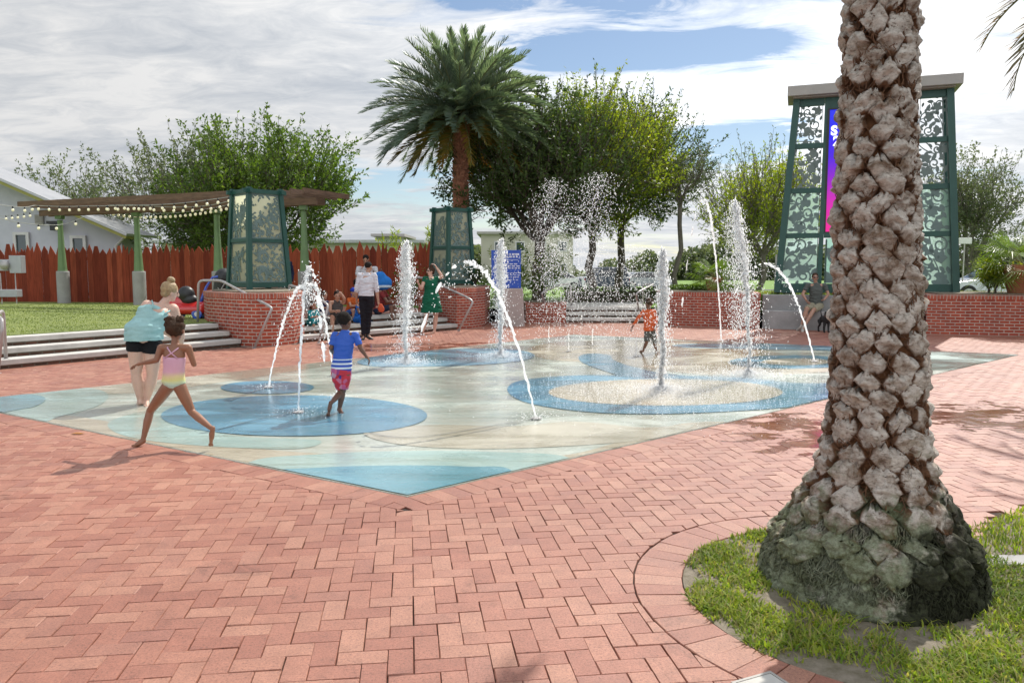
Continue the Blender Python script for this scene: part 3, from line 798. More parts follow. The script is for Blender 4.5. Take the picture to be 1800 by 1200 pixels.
string_lights([P(170, 363, 26.5)] + [P(205, 372, 26), P(250, 376, 25.5), P(310, 374, 24.6), P(360, 368, 23.8), P(412, 358, 23)], 27, 'densest string of cream bulbs hanging low under the pergola beams')
string_lights([P(180, 362, 24.6), P(220, 360, 24.2), P(300, 364, 23.6), P(360, 362, 23), P(410, 352, 22.4)], 14, 'upper string of cream bulbs between the pergola posts')
string_lights([P(-60, 352, 22), P(0, 360, 23), P(40, 364, 24), P(62, 361, 25)], 5, 'short string of bulbs running from the pergola corner to the left edge')
string_lights([P(-60, 385, 30), P(0, 380, 29), P(30, 377, 28), P(58, 373, 27)], 9, 'string of small far bulbs in front of the pale house wall')
string_lights([P(-60, 366, 21), P(0, 384, 22), P(60, 394, 23), P(112, 394, 24), P(150, 380, 24.5)], 6, 'lowest string of bulbs sagging past the first pergola post')

# ------------------------------------------------------------------ house on the left
m_stucco = pmat('lavender_stucco', (.50, .50, .56), (.44, .44, .50), 2, .85, .2, 80)
m_roof = pmat('metal_roof', (.42, .42, .42), (.34, .34, .35), 2, .35, .05, 20, metal=.4)
m_olive = pmat('olive_trim', (.30, .29, .07), (.25, .24, .055), 3, .6, .05)
m_glass_d = pmat('dark_window', (.02, .04, .045), (.03, .05, .055), 2, .12, 0, spec=.8)
m_offw = pmat('window_frame_white', (.62, .60, .60), None, 3, .5, .03)
t = empty('house', (-20, 33, TZ), 'pale lavender house with a sloping grey metal roof behind the fence', 'house')
rt = P(240, 412, 32); slope = (P(240, 411, 32) - P(0, 306, 32)); ridge = rt - slope * 1.6
yb = 33.4
b = MB(); q = [(-33, TZ - .5), (rt.x - .75, TZ - .5), (rt.x - .75, rt.z + .25), (ridge.x, ridge.z - .35), (-33, ridge.z - 3.2)]
vs = [(x, 32.25, z) for x, z in q] + [(x, yb, z) for x, z in q]; k = len(q)
b.add(vs, [tuple(range(k)), tuple(range(2 * k - 1, k - 1, -1))] + [(i + k, (i + 1) % k + k, (i + 1) % k, i) for i in range(k)]); b.build('wall', m_stucco, t)
def slab(a, c, y0, y1, th, dz=0):
    b = MB(); n = V((c.z - a.z, 0, -(c.x - a.x))).normalized(); n = n if n.z > 0 else -n
    vs = []
    for y in (y0, y1):
        for p, o in ((a, 0), (c, 0), (c, -th), (a, -th)): vs.append((p.x + n.x * (o + dz), y, p.z + n.z * (o + dz)))
    return b.add(vs, [(0, 1, 2, 3), (7, 6, 5, 4), (0, 4, 5, 1), (1, 5, 6, 2), (2, 6, 7, 3), (3, 7, 4, 0)])
slab(ridge, rt, 31.2, yb + .5, .10).build('roof', m_roof, t)
slab(ridge, rt, 31.25, 32.2, .12, -.105).build('fascia', m_olive, t)
b = MB(); b.tube([P(226, 408, 32.1), P(212, 424, 32.2), P(204, 432, 32.2), P(204, 470, 32.2)], .06, 8); b.build('downpipe', m_offw, t)
def win(parent, px0, py0, px1, py1, d, m=m_glass_d, fr=.12):
    a, c = P(px0, py0, d), P(px1, py1, d); cx, cz = (a.x + c.x) / 2, (a.z + c.z) / 2; w, h = abs(c.x - a.x), abs(a.z - c.z)
    b = MB()
    for sx, sz, ww, hh in ((0, 1, w + 2 * fr, fr), (0, -1, w + 2 * fr, fr), (-1, 0, fr, h), (1, 0, fr, h)):
        b.box((cx + sx * (w / 2 + fr / 2), d - .03, cz + sz * (h / 2 + fr / 2)), (ww, .1, hh))
    f = b.build('window', m_offw, parent)
    b = MB(); b.box((cx, d + .02, cz), (w, .06, h)); g = b.build('pane', m, None); g.data.transform(Matrix.Translation(-wloc(f))); g.parent = f
    KIDS.setdefault(f.name, []).append(g)
win(t, 29, 413, 50, 470, 32.2); win(t, 129, 419, 148, 445, 32.2)
b = MB(); c = P(70, 386, 32.2)
b.box((c.x, 32.17, c.z), (.34, .08, .40))
for k in range(5): b.box((c.x, 32.11, c.z - .15 + k * .075), (.30, .05, .03))
b.build('vent', m_gry, t)
b = MB(); c = P(98, 396, 32.1); b.box((c.x, 31.95, c.z + .1), (.45, .25, .12)); b.box((c.x + .1, 31.9, c.z - .1), (.30, .3, .25)); b.build('flood_light', m_dark, t)
# electric cabinet
t = empty('electric_cabinet', P(22, 535, 26.2), 'grey electrical cabinets and meter on a steel stand at the left end of the fence', 'cabinet')
m_box = pmat('galvanised', (.40, .41, .43), (.32, .33, .35), 3, .45, .05, metal=.3)
def fb(name, x0, y0, x1, y1, d, th, m, par=t, bev=.01):
    a, c = P(x0, y0, d), P(x1, y1, d); b = MB(); b.box(((a.x + c.x) / 2, d + th / 2, (a.z + c.z) / 2), (abs(c.x - a.x), th, abs(a.z - c.z))); return b.build(name, m, par, bevel=bev)
fb('meter_box', 15, 449, 38, 480, 26.0, .25, m_box); fb('switch_box', -22, 456, 14, 476, 26.05, .2, m_box); fb('lower_box', -20, 509, 30, 522, 26.0, .3, m_box)
b = MB(); c = P(8, 466, 25.95); b.ell((c.x, c.y, c.z), (.16, .12, .16)); b.build('meter_dome', m_metal, t, smooth=True)
for x in (1, 27): fb('leg', x - 1.5, 480, x + 1.5, 534, 26.2, .06, m_box)

# ------------------------------------------------------------------ lace patterns
def lace(b, w, h, style, rnd, th=.012, inv=False):
    """stems, leaves and scrolls cut from sheet; local x 0..w, z 0..h, front at y=0"""
    cnt = [0]
    def poly(pts):
        pts = [(min(max(x, 0), w), min(max(z, 0), h)) for x, z in pts]
        cnt[0] += 1; y0 = -(cnt[0] % 23) * .00035; n = len(pts)
        vs = [(x, y0, z) for x, z in pts] + [(x, y0 + th, z) for x, z in pts]
        fs = [tuple(range(n)), tuple(range(2 * n - 1, n - 1, -1))] + [(i, (i + 1) % n, n + (i + 1) % n, n + i) for i in range(n)]
        b.add(vs, fs)
    def rib(pts, ws):
        n = len(pts); l = []; r = []
        for i, p in enumerate(pts):
            q0, q1 = pts[max(i - 1, 0)], pts[min(i + 1, n - 1)]; dx, dz = q1[0] - q0[0], q1[1] - q0[1]; k = max(1e-6, sqrt(dx * dx + dz * dz))
            l.append((p[0] - dz / k * ws[i], p[1] + dx / k * ws[i])); r.append((p[0] + dz / k * ws[i], p[1] - dx / k * ws[i]))
        for i in range(n - 1): poly([l[i], r[i], r[i + 1], l[i + 1]][::-1])
    def leaf(x, z, a, s, wd=.32):
        pts = []
        for i in range(9):
            t = i / 8; pts.append((t, sin(pi * t) ** .8 * wd * (1 - .3 * t)))
        out = pts + [(t, -v) for t, v in pts[-2:0:-1]]
        poly([(x + s * (t * cos(a) - v * sin(a)), z + s * (t * sin(a) + v * cos(a))) for t, v in out][::-1])
    def curve(x, z, a, L_, turn, w0, w1, n=9):
        pts = [(x, z)]
        for i in range(n): a += turn / n; x += cos(a) * L_ / n; z += sin(a) * L_ / n; pts.append((x, z))
        rib(pts, [w0 + (w1 - w0) * i / n for i in range(n + 1)]); return x, z, a, pts
    if style == 'coral':
        def br(x, z, a, L_, wd, dep):
            x2, z2, a2, pts = curve(x, z, a, L_, rnd.uniform(-.7, .7), wd, wd * .7, 5)
            if dep > 0:
                for k in range(rnd.choice((2, 2, 3))): br(x2, z2, a2 + rnd.uniform(-.85, .85), L_ * rnd.uniform(.6, .85), wd * .75, dep - 1)
                i = rnd.randrange(1, 5); br(pts[i][0], pts[i][1], a2 + rnd.choice((-1, 1)) * rnd.uniform(.6, 1.1), L_ * .6, wd * .6, dep - 1)
        br(w * .5, 0, pi / 2, h * .28, w * .035, 4); br(w * .15, 0, pi / 2 - .1, h * .2, w * .028, 3); br(w * .9, 0, pi / 2 + .2, h * .2, w * .028, 3)
        br(w * .35, h * .02, pi / 2 + .3, h * .3, w * .03, 3)
        for k in range(4): br(w * rnd.uniform(.05, .95), h * rnd.uniform(.15, .55), pi / 2 + rnd.uniform(-.5, .5), h * .18, w * .026, 2)
    elif style == 'bloom':
        for k in range(int(26 * w * h / .5)):
            x, z = rnd.uniform(0, w), rnd.uniform(0, h); s = rnd.uniform(.05, .11); a = rnd.uniform(0, 6.28)
            for j in range(rnd.choice((1, 2, 3))): leaf(x, z, a + j * 2.1, s, .35)
        for k in range(3):
            cx, cz = rnd.uniform(.2, .8) * w, rnd.uniform(.15, .85) * h; rr = w * .14
            rib([(cx + rr * cos(t * .5), cz + rr * sin(t * .5)) for t in range(10)], [w * .03] * 10)
    else:   # vine
        nn = max(3, int(h / (w * .45)))
        for k in range(nn):
            z = h * (k + .5) / nn; x = w * rnd.uniform(.25, .75); s = rnd.choice((-1, 1))
            R0 = w * rnd.uniform(.16, .26); a0 = rnd.uniform(0, 6.28)
            pts = [(x + R0 * (1 - t / 26) * cos(a0 + s * t * .42), z + R0 * (1 - t / 26) * sin(a0 + s * t * .42)) for t in range(20)]
            rib(pts, [w * .026] * 20)
            for j in range(7):
                a = a0 + j * .9; leaf(x + R0 * cos(a), z + R0 * sin(a), a + .5 * s, w * rnd.uniform(.18, .30), .30)
            fx, fz = w * rnd.uniform(.1, .9), min(h * .95, z + rnd.uniform(-.3, .5) * h / nn)
            for j in range(5): leaf(fx, fz, a0 + j * 1.257, w * rnd.uniform(.17, .24), .42)
            curve(x, z - R0, rnd.uniform(-.6, .6) + (0 if rnd.random() < .5 else pi), w * .8, rnd.uniform(-1.6, 1.6), w * .022, w * .016)
            curve(w * rnd.random(), z, pi / 2 + rnd.uniform(-.5, .5), h / nn * 1.2, rnd.uniform(-1.4, 1.4), w * .02, w * .016)
            for j in range(4): leaf(w * rnd.random(), z + rnd.uniform(-.5, .5) * h / nn, rnd.uniform(0, 6.28), w * rnd.uniform(.14, .26), .3)
        for x in (0, w):
            rib([(x, 0), (x, h)], [w * .022] * 2)

def face_xf(b, M):
    b.v = [tuple(M @ V(p)) for p in b.v]; return b

# ------------------------------------------------------------------ lanterns
m_cream = None
def creammat():
    m, nt, b = new_mat('cream_acrylic'); v = coords(nt)
    n = noise(nt, v, 3, 4); r = ramp(nt, [(.3, (.82, .82, .68)), (.7, (.90, .90, .78))]); L(nt, n, r.inputs[0]); L(nt, r.outputs[0], b.inputs['Base Color'])
    b.inputs['Roughness'].default_value = .4
    t = nt.nodes.new('ShaderNodeBsdfTranslucent'); L(nt, r.outputs[0], t.inputs[0]); mx = nt.nodes.new('ShaderNodeMixShader'); mx.inputs[0].default_value = .8
    L(nt, b.outputs[0], mx.inputs[1]); L(nt, t.outputs[0], mx.inputs[2]); L(nt, mx.outputs[0], nt.nodes['Material Output'].inputs[0]); return m
m_cream = creammat()
def lantern(loc, rot, label, seed, h=2.36, wb=.52, wt=.40):
    rnd = random.Random(seed); t = empty('lantern', (0, 0, 0), label, 'lantern', 'green art lanterns on brick planters')
    def cw(z): return wb + (wt - wb) * z / h
    for sx, sy in ((-1, -1), (1, -1), (1, 1), (-1, 1)):
        b = MB(); b.beam2((sx * wb, sy * wb, 0), (sx * wt, sy * wt, h + .06), .11, .11, .10, .10); b.build('post', m_green, t)
    for z, hh, pr in ((.13, .11, 0), (h * .50, .08, 0), (h - .03, .10, .10)):
        b = MB(); c = cw(z)
        for k in range(4):
            a = k * pi / 2; M = Matrix.Rotation(a, 3, 'Z'); ex = c + pr - (.0 if pr else .05); off = .004 * (k % 2)
            b.box(M @ V((0, -c, z + off)), (2 * ex + (.1 if pr else 0), .07 + off, hh), M)
        b.build('rail', m_green, t)
    tilt = atan((wb - wt) / h)
    for k in range(4):
        for (z0, z1) in ((.19, h * .5 - .045), (h * .5 + .045, h - .085)):
            c0 = cw(z0) - .055; zz = z1 - z0; w0 = c0 * 2
            M = Matrix.Rotation(k * pi / 2, 4, 'Z') @ Matrix.Translation((-c0, -cw(z0) + .005, z0)) @ Matrix.Rotation(-tilt, 4, 'X')
            def sk_(p, c0=c0, zz=zz, w0=w0, z0=z0):  # narrow with height
                f = (cw(z0 + p[2]) - .055) / c0; return (c0 + (p[0] - c0) * f, p[1], p[2])
            b = MB(); b.box((w0 / 2, .03, zz / 2), (w0, .012, zz)); b.v = [sk_(p) for p in b.v]; face_xf(b, M); pn_ = b.build('panel', m_cream, t)
            b = MB(); st = 'coral' if k in (1, 3) else 'bloom2'
            if st == 'coral': lace(b, w0, zz, 'coral', rnd)
            else:
                lace(b, w0, zz, 'bloom', rnd); lace(b, w0, zz, 'bloom', rnd)
            for x0, x1, q0, q1 in ((0, w0, 0, .035), (0, w0, zz - .035, zz), (0, .03, .036, zz - .036), (w0 - .03, w0, .036, zz - .036)):
                b.box(((x0 + x1) / 2, .004, (q0 + q1) / 2), (x1 - x0, .010, q1 - q0))
            b.v = [sk_(p) for p in b.v]; face_xf(b, M)
            o = b.build('cutout_pattern', m_lace, None); o.parent = pn_; KIDS.setdefault(pn_.name, []).append(o)
    t.location = loc; t.rotation_euler = (0, 0, rot); return t
l1 = P(450, 509, 18.0); lantern(V((l1.x - .17, 18.75, 1.12)), radians(46), 'larger dark green lantern with cream coral-pattern panels on the nearer brick planter', 11)
lantern(V((-1.82, 23.35, 1.12)), radians(40), 'smaller-looking green lantern with leafy cream panels on the farther brick planter by the palm', 5, h=2.30, wb=.47, wt=.37)

# ------------------------------------------------------------------ tall tower
TP0, TP1 = V((7.55, 22.25, 0)), V((11.95, 20.62, 0)); tw = (TP1 - TP0); TW = tw.length; ta = atan2(tw.y, tw.x)
tc_ = (TP0 + TP1) / 2
t = empty('screen_tower', (0, 0, 0), 'tall tapering dark green tower with lace panels and a blue-to-pink screen, behind the palm trunk', 'tower')
tz0, tz1 = .98, 6.30; hb, ht = TW / 2, 1.98
def hw(z): return hb + (ht - hb) * (z - tz0) / (tz1 - tz0)
def fy(z): return -.42 + .14 * (z - tz0) / (tz1 - tz0)
for s in (-1, 1):
    b = MB(); b.beam2((s * (hw(tz0) - .12), fy(tz0), tz0), (s * (hw(tz1) - .11), fy(tz1), tz1), .17, .24, .17, .22); b.build('corner_post', m_green, t)
    b = MB(); b.beam2((s * (hw(tz0) - .12), -fy(tz0), tz0), (s * (hw(tz1) - .11), -fy(tz1), tz1), .17, .24, .17, .22); b.build('rear_post', m_green, t)
    b = MB(); b.beam2((s * 1.13, fy(tz0) + .01, tz0), (s * 1.08, fy(tz1) + .01, tz1), .12, .13, .12, .13); b.build('inner_post', m_green, t)
rz = [(tz0 + .12, .26), (2.56, .14), (3.80, .14), (5.02, .14), (6.20, .20)]
for z, hh in rz:
    for s in (-1, 1):
        b = MB(); x0, x1 = 1.15, hw(z) - .2; b.box((s * (x0 + x1) / 2, fy(z) + .012, z), (x1 - x0, .09, hh)); b.build('cross_rail', m_green, t)
        if z > 5.5 or z < 1.5:
            b = MB(); b.box((s * (hw(z) - .13), 0, z), (.1, .6, hh)); b.build('side_rail', m_green, t)
for z, hh in ((tz0 + .12, .26), (2.56, .14)):
    b = MB(); b.box((0, fy(z) + .012, z), (2.1, .09, hh)); b.build('cross_rail', m_green, t)
b = MB(); b.box((0, fy(6.1) + .02, 6.12), (2.04, .12, .34)); b.build('screen_header', m_green, t)
m_tealp, nt, b_ = new_mat('tinted_panel'); b_.inputs['Base Color'].default_value = rgb((.30, .43, .40)); b_.inputs['Roughness'].default_value = .3
tr_ = nt.nodes.new('ShaderNodeBsdfTransparent'); tr_.inputs[0].default_value = rgb((.80, .92, .89)); mx_ = nt.nodes.new('ShaderNodeMixShader'); mx_.inputs[0].default_value = .40
ts_ = nt.nodes.new('ShaderNodeBsdfTranslucent'); ts_.inputs[0].default_value = rgb((.50, .68, .63)); m2_ = nt.nodes.new('ShaderNodeMixShader'); m2_.inputs[0].default_value = .75
L(nt, b_.outputs[0], m2_.inputs[1]); L(nt, ts_.outputs[0], m2_.inputs[2])
L(nt, m2_.outputs[0], mx_.inputs[1]); L(nt, tr_.outputs[0], mx_.inputs[2]); L(nt, mx_.outputs[0], nt.nodes['Material Output'].inputs[0])
rnd = random.Random(3)
for s in (-1, 1):
    for k in range(4):
        z0, z1 = rz[k][0] + rz[k][1] / 2, rz[k + 1][0] - rz[k + 1][1] / 2; zz = z1 - z0; xi = 1.19; w0 = hw(z0) - .2 - xi; w1 = hw(z1) - .2 - xi
        b = MB(); lace(b, w0, zz, 'vine', rnd, .014)
        def sk2(p): f = 1 + (w1 / w0 - 1) * p[2] / zz; return (s * (xi + p[0] * f), fy(z0 + p[2]) + .02 + p[1], z0 + p[2])
        b.v = [sk2(p) for p in b.v]
        if s > 0: pass
        pm = m_lace_d if k >= 2 else m_lace
        o = b.build('lace_panel', pm, t)
        if k < 2:
            b = MB(); b.add([sk2((0, .05, 0)), sk2((w0, .05, 0)), sk2((w0, .05, zz)), sk2((0, .05, zz))], [(0, 1, 2, 3)]); b.build('tinted_sheet', m_tealp, t)
b = MB(); lace(b, 2.0, 1.2, 'vine', rnd, .014); lace(b, 2.0, 1.2, 'vine', rnd, .014); b.v = [(p[0] - 1.0, p[1] + fy(1.8) + .02, p[2] + 1.25) for p in b.v]; b.build('lace_panel', m_lace, t)
b = MB(); b.box((0, fy(1.8) + .09, 1.86), (2.0, .01, 1.24)); b.build('tinted_sheet', m_tealp, t)
# the screen: it gives off light
m_scr, nt, b_ = new_mat('led_screen'); tcn = nt.nodes.new('ShaderNodeTexCoord'); sp = nt.nodes.new('ShaderNodeSeparateXYZ'); L(nt, tcn.outputs['Object'], sp.inputs[0])
mr = N(nt, 'ShaderNodeMapRange'); L(nt, sp.outputs[2], mr.inputs[0]); mr.inputs[1].default_value = 2.66; mr.inputs[2].default_value = 5.95
rr = ramp(nt, [(0, (.85, 0, .28)), (.25, (.62, 0, .42)), (.45, (.25, 0, .55)), (.62, (.06, .0, .72)), (.8, (.01, .0, .85)), (1, (.01, .02, .80))]); L(nt, mr.outputs[0], rr.inputs[0])
b_.inputs['Base Color'].default_value = rgb((.01, .01, .01)); L(nt, rr.outputs[0], b_.inputs['Emission Color']); b_.inputs['Emission Strength'].default_value = .85; b_.inputs['Roughness'].default_value = .25
b = MB(); b.box((0, fy(4.3) + .03, (2.66 + 5.95) / 2), (2.02, .1, 5.95 - 2.66)); scr = b.build('screen', m_scr, t)
b = MB()
for x0, x1, z0, z1 in ((-1.06, 1.06, 2.6, 2.66), (-1.06, 1.06, 5.95, 5.99), (-1.065, -1.01, 2.66, 5.95), (1.01, 1.065, 2.66, 5.95)):
    b.box(((x0 + x1) / 2, fy(4.3) - .01, (z0 + z1) / 2), (x1 - x0, .13, z1 - z0))
b.build('screen_frame', m_dark, t)
m_txt, nt, b_ = new_mat('lit_lettering'); b_.inputs['Base Color'].default_value = rgb((.8, .8, .8)); b_.inputs['Emission Color'].default_value = rgb((1, 1, 1)); b_.inputs['Emission Strength'].default_value = .8
def text_mesh(s, size, bold=.012):
    cu = bpy.data.curves.new('txt', 'FONT'); cu.body = s; cu.size = size; cu.offset = bold; cu.extrude = .002
    o = bpy.data.objects.new('txt', cu); COL.objects.link(o); dg = bpy.context.evaluated_depsgraph_get(); dg.update()
    me = bpy.data.meshes.new_from_object(o.evaluated_get(dg)); bpy.data.objects.remove(o); return me
for s_, x, z in (('S', -.965, 5.28), ('2', -.90, 5.0)):
    me = text_mesh(s_, .34, .016); me.materials.clear(); me.materials.append(m_txt); me.transform(Matrix.Translation((x, fy(4.3) - .025, z)) @ Matrix.Rotation(pi / 2, 4, 'X'))
    o = link('screen_letter', me, t)
# roof slab
b = MB(); b.box((0, 0, tz1 + .17), (TW * .90, 1.35, .27)); b.box((0, 0, tz1 + .018), (TW * .84, 1.1, .034)); b.build('roof', m_gry, t, bevel=.012)
for s in (-1, 1):
    b = MB(); b.box((s * 1.9, .0, .97), (.35, .7, .1)); b.build('base_plate', m_conc, t)
t.location = (tc_.x, tc_.y, 0); t.rotation_euler = (0, 0, ta)

# ------------------------------------------------------------------ handrails
def rail(pts, label, r=.028):
    t = empty('handrail', (pts[-1].x, pts[-1].y, 0), label, 'handrail', 'metal handrails beside the steps')
    # round the corners
    out = [pts[0]]
    for i in range(1, len(pts) - 1):
        a, p, c = pts[i - 1], pts[i], pts[i + 1]; k = min(.12, (p - a).length * .3, (c - p).length * .3)
        a2 = p + (a - p).normalized() * k; c2 = p + (c - p).normalized() * k
        for j in range(5): s = j / 4; out.append(a2 * (1 - s) ** 2 + p * 2 * s * (1 - s) + c2 * s * s)
    out.append(pts[-1]); b = MB(); b.tube(out, r, 10); b.build('rail', m_metal, t, smooth=True)
    b = MB()
    for p in (pts[0], pts[-1]): b.lathe((p.x, p.y, p.z - .01), [(.055, 0), (.055, .012), (.03, .02)], 12)
    b.build('floor_flange', m_metal, t)
    return t
rail([V((-6.95, 16.95, .45)), P(349, 493, 16.9), P(388, 493, 16.8), P(470, 536, 15.9), P(478, 542, 15.85), G(447, 612)], 'curved grey handrail in front of the nearer brick planter, beside the left steps')
rail([V((-5.05, 18.2, .45)), P(506, 500, 18.3), P(530, 508, 18.0), P(566, 528, 17.3), P(577, 537, 17.2), G(560, 603)], 'handrail rising behind the small fountain jets to the seated group')
rail([V((-2.9, 21.7, .45)), P(722, 487, 21.8), P(748, 489, 21.6), P(818, 521, 20.6), P(832, 530, 20.5), G(806, 581)], 'grey handrail bent in front of the farther brick planter, beside the woman in green')
rail([V((1.9, 24.6, .45)), P(1003, 499, 24.6), P(985, 500, 24.4), P(958, 511, 23.4), P(952, 516, 23.3), G(967, 565)], 'handrail by the low brick wall, seen through falling spray')
rail([V((4.2, 24.6, .45)), P(1130, 500, 24.6), P(1150, 499, 24.2), P(1124, 512, 23.2), P(1118, 517, 23.1), G(1126, 566)], 'handrail at the right of the shallow far steps')
a0 = G(-10, 655)
rail([a0 + V((-.2, .6, .15)), a0 + V((-.2, .6, .95)), P(-6, 553, 12.2), P(3, 562, 11.9), G(0, 592) * 0 + P(4, 580, 11.85), V((P(4, 580, 11.85).x - .15, 11.9, .0))], 'end of a handrail entering at the left edge above the steps')

# ------------------------------------------------------------------ sign on a concrete base
t = empty('information_sign', (.05, 22.4, 0), 'blue information board on a grey concrete pedestal beside the palm', 'sign')
b = MB(); vs = []
for z, hw_, hd in ((-.02, .34, .36), (1.08, .28, .28)):
    for sx, sy in ((-1, -1), (1, -1), (1, 1), (-1, 1)): vs.append((.03 + sx * hw_, 22.35 + sy * hd, z))
b.add(vs, [(0, 1, 5, 4), (1, 2, 6, 5), (2, 3, 7, 6), (3, 0, 4, 7), (4, 5, 6, 7), (3, 2, 1, 0)]); b.build('pedestal', pmat('rosy_concrete', (.40, .33, .30), (.32, .27, .25), 2, .85, .2), t, bevel=.015)
m_blue = pmat('sign_blue', (.012, .06, .36), (.016, .075, .42), 3, .4, .02)
b = MB(); b.box((-.17, 22.42, 1.63), (.86, .07, 1.10)); b.build('board', m_blue, t, bevel=.01)
m_sw = pmat('sign_white', (.62, .66, .75), None, 3, .5, 0)
b = MB(); rnd = random.Random(4)
for i, (z, h_) in enumerate(((2.06, .05), (1.99, .05), (1.90, .012), (1.78, .03), (1.72, .03), (1.66, .03), (1.52, .02), (1.46, .02), (1.40, .02), (1.32, .02))):
    x = -.42
    while x < .18:
        w_ = rnd.uniform(.04, .11); w_ = .6 if i == 2 else w_
        b.box((x + w_ / 2, 22.383, z), (w_, .004, h_)); x += w_ + .03
b.build('notice_lines', m_sw, t)
# ------------------------------------------------------------------ foliage tools
def rot_rand(n):                                            # random unit vectors
    v = RNG.normal(size=(n, 3)); return v / np.linalg.norm(v, axis=1, keepdims=True)
def leaf_quads(pos, dirs, size, width=.42, flat=.35):
    """diamond leaves: pos (n,3), dirs (n,3) unit, size (n,)"""
    n = len(pos); up = rot_rand(n) + np.array([0, 0, flat]); side = np.cross(dirs, up); side /= np.linalg.norm(side, axis=1, keepdims=True) + 1e-9
    s = size[:, None]
    a = pos; b = pos + dirs * s * .5 + side * s * width * .5; c = pos + dirs * s; d = pos + dirs * s * .5 - side * s * width * .5
    return np.stack([a, b, c, d], 1).reshape(-1, 3)
def quads_faces(n): return np.arange(n * 4).reshape(n, 4)
class Tree:
    def __init__(s, base, seed): s.base = np.array(base, float); s.rnd = random.Random(seed); s.segs = []; s.shoots = []
    def grow(s, p, d, L_, r, depth, P_, up=.12):
        rnd = s.rnd; n = 5 if depth > 0 else 3; pts = [V(p)]; rs = [r]; d = V(d)
        for i in range(n):
            d = (d + V((rnd.gauss(0, .14), rnd.gauss(0, .14), rnd.gauss(0, .10) + up))).normalized()
            pts.append(pts[-1] + d * L_ / n); rs.append(r * (1 - .62 * (i + 1) / n))
        s.segs.append((pts, rs, depth))
        if depth == 0: s.shoots.append((pts, L_)); return
        k = P_['kids'][depth]
        for j in range(k):
            t = rnd.uniform(.30, 1.0) if j else 1.0; i = min(n - 1, int(t * n)); q = pts[i].lerp(pts[i + 1], t * n - i)
            dd = (pts[i + 1] - pts[i]).normalized(); sp = P_['spread'][depth]
            x = V((rnd.gauss(0, 1), rnd.gauss(0, 1), rnd.gauss(0, .6))); x = (x - dd * x.dot(dd)).normalized()
            nd = (dd * cos(sp) + x * sin(sp) * rnd.uniform(.6, 1.2)).normalized()
            s.grow(q, nd, L_ * P_['ratio'][depth] * rnd.uniform(.75, 1.2), rs[i] * .62, depth - 1, P_, up * 1.0)
    def build(s, name, label, group, m_leaf, m_bark, leaf=.13, per=26, cull=None, jitter=.12, width=.42, minr=.012):
        t = empty(name, tuple(s.base), label, 'tree' if 'tree' in name or 'palm' in name else 'shrub', group)
        b = MB()
        for pts, rs, dp in s.segs:
            if rs[0] < minr: continue
            b.tube(pts, [max(x, .006) for x in rs], 8 if dp >= 2 else 5, cap=False)
        b.build('trunk', m_bark, t, smooth=True)
        pos = []; dr = []; sz = []
        for pts, L_ in s.shoots:
            m = max(3, int(per * (L_ / .9))); 
            tt = RNG.uniform(0.05, 1.05, m); k = len(pts) - 1; A = np.array([tuple(p) for p in pts])
            idx = np.minimum((tt * k).astype(int), k - 1); f = (tt * k - idx)[:, None]; q = A[idx] * (1 - f) + A[idx + 1] * f
            ax = A[idx + 1] - A[idx]; ax /= np.linalg.norm(ax, axis=1, keepdims=True) + 1e-9
            dd = ax * .7 + rot_rand(m) * .9; dd /= np.linalg.norm(dd, axis=1, keepdims=True)
            q = q + RNG.normal(size=(m, 3)) * jitter * (1.1 - np.minimum(tt, 1.0))[:, None]
            pos.append(q); dr.append(dd); sz.append(leaf * RNG.uniform(.6, 1.25, m))
        pos = np.concatenate(pos); dr = np.concatenate(dr); sz = np.concatenate(sz)
        np_mesh('crown', leaf_quads(pos, dr, sz, width), quads_faces(len(pos)), m_leaf, t)
        return t, len(pos)
m_bark = pmat('bark', (.13, .10, .08), (.06, .045, .035), 6, .95, .8, 30, stretch=(1, 1, .3), bdist=.03)
m_barkg = pmat('grey_bark', (.22, .19, .165), (.11, .095, .08), 6, .95, .8, 30, stretch=(1, 1, .3), bdist=.03)
lf_oak = leafmat('oak_leaf', [(.065, .115, .026), (.095, .155, .034), (.14, .20, .045), (.07, .115, .032)], .5)
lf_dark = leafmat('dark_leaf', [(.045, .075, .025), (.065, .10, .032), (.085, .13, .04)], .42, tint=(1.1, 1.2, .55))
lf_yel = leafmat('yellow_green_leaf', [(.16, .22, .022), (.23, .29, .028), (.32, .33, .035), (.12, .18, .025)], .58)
lf_grey = leafmat('grey_green_leaf', [(.11, .15, .075), (.15, .18, .10), (.12, .15, .07)], .48, tint=(1.1, 1.1, .7))
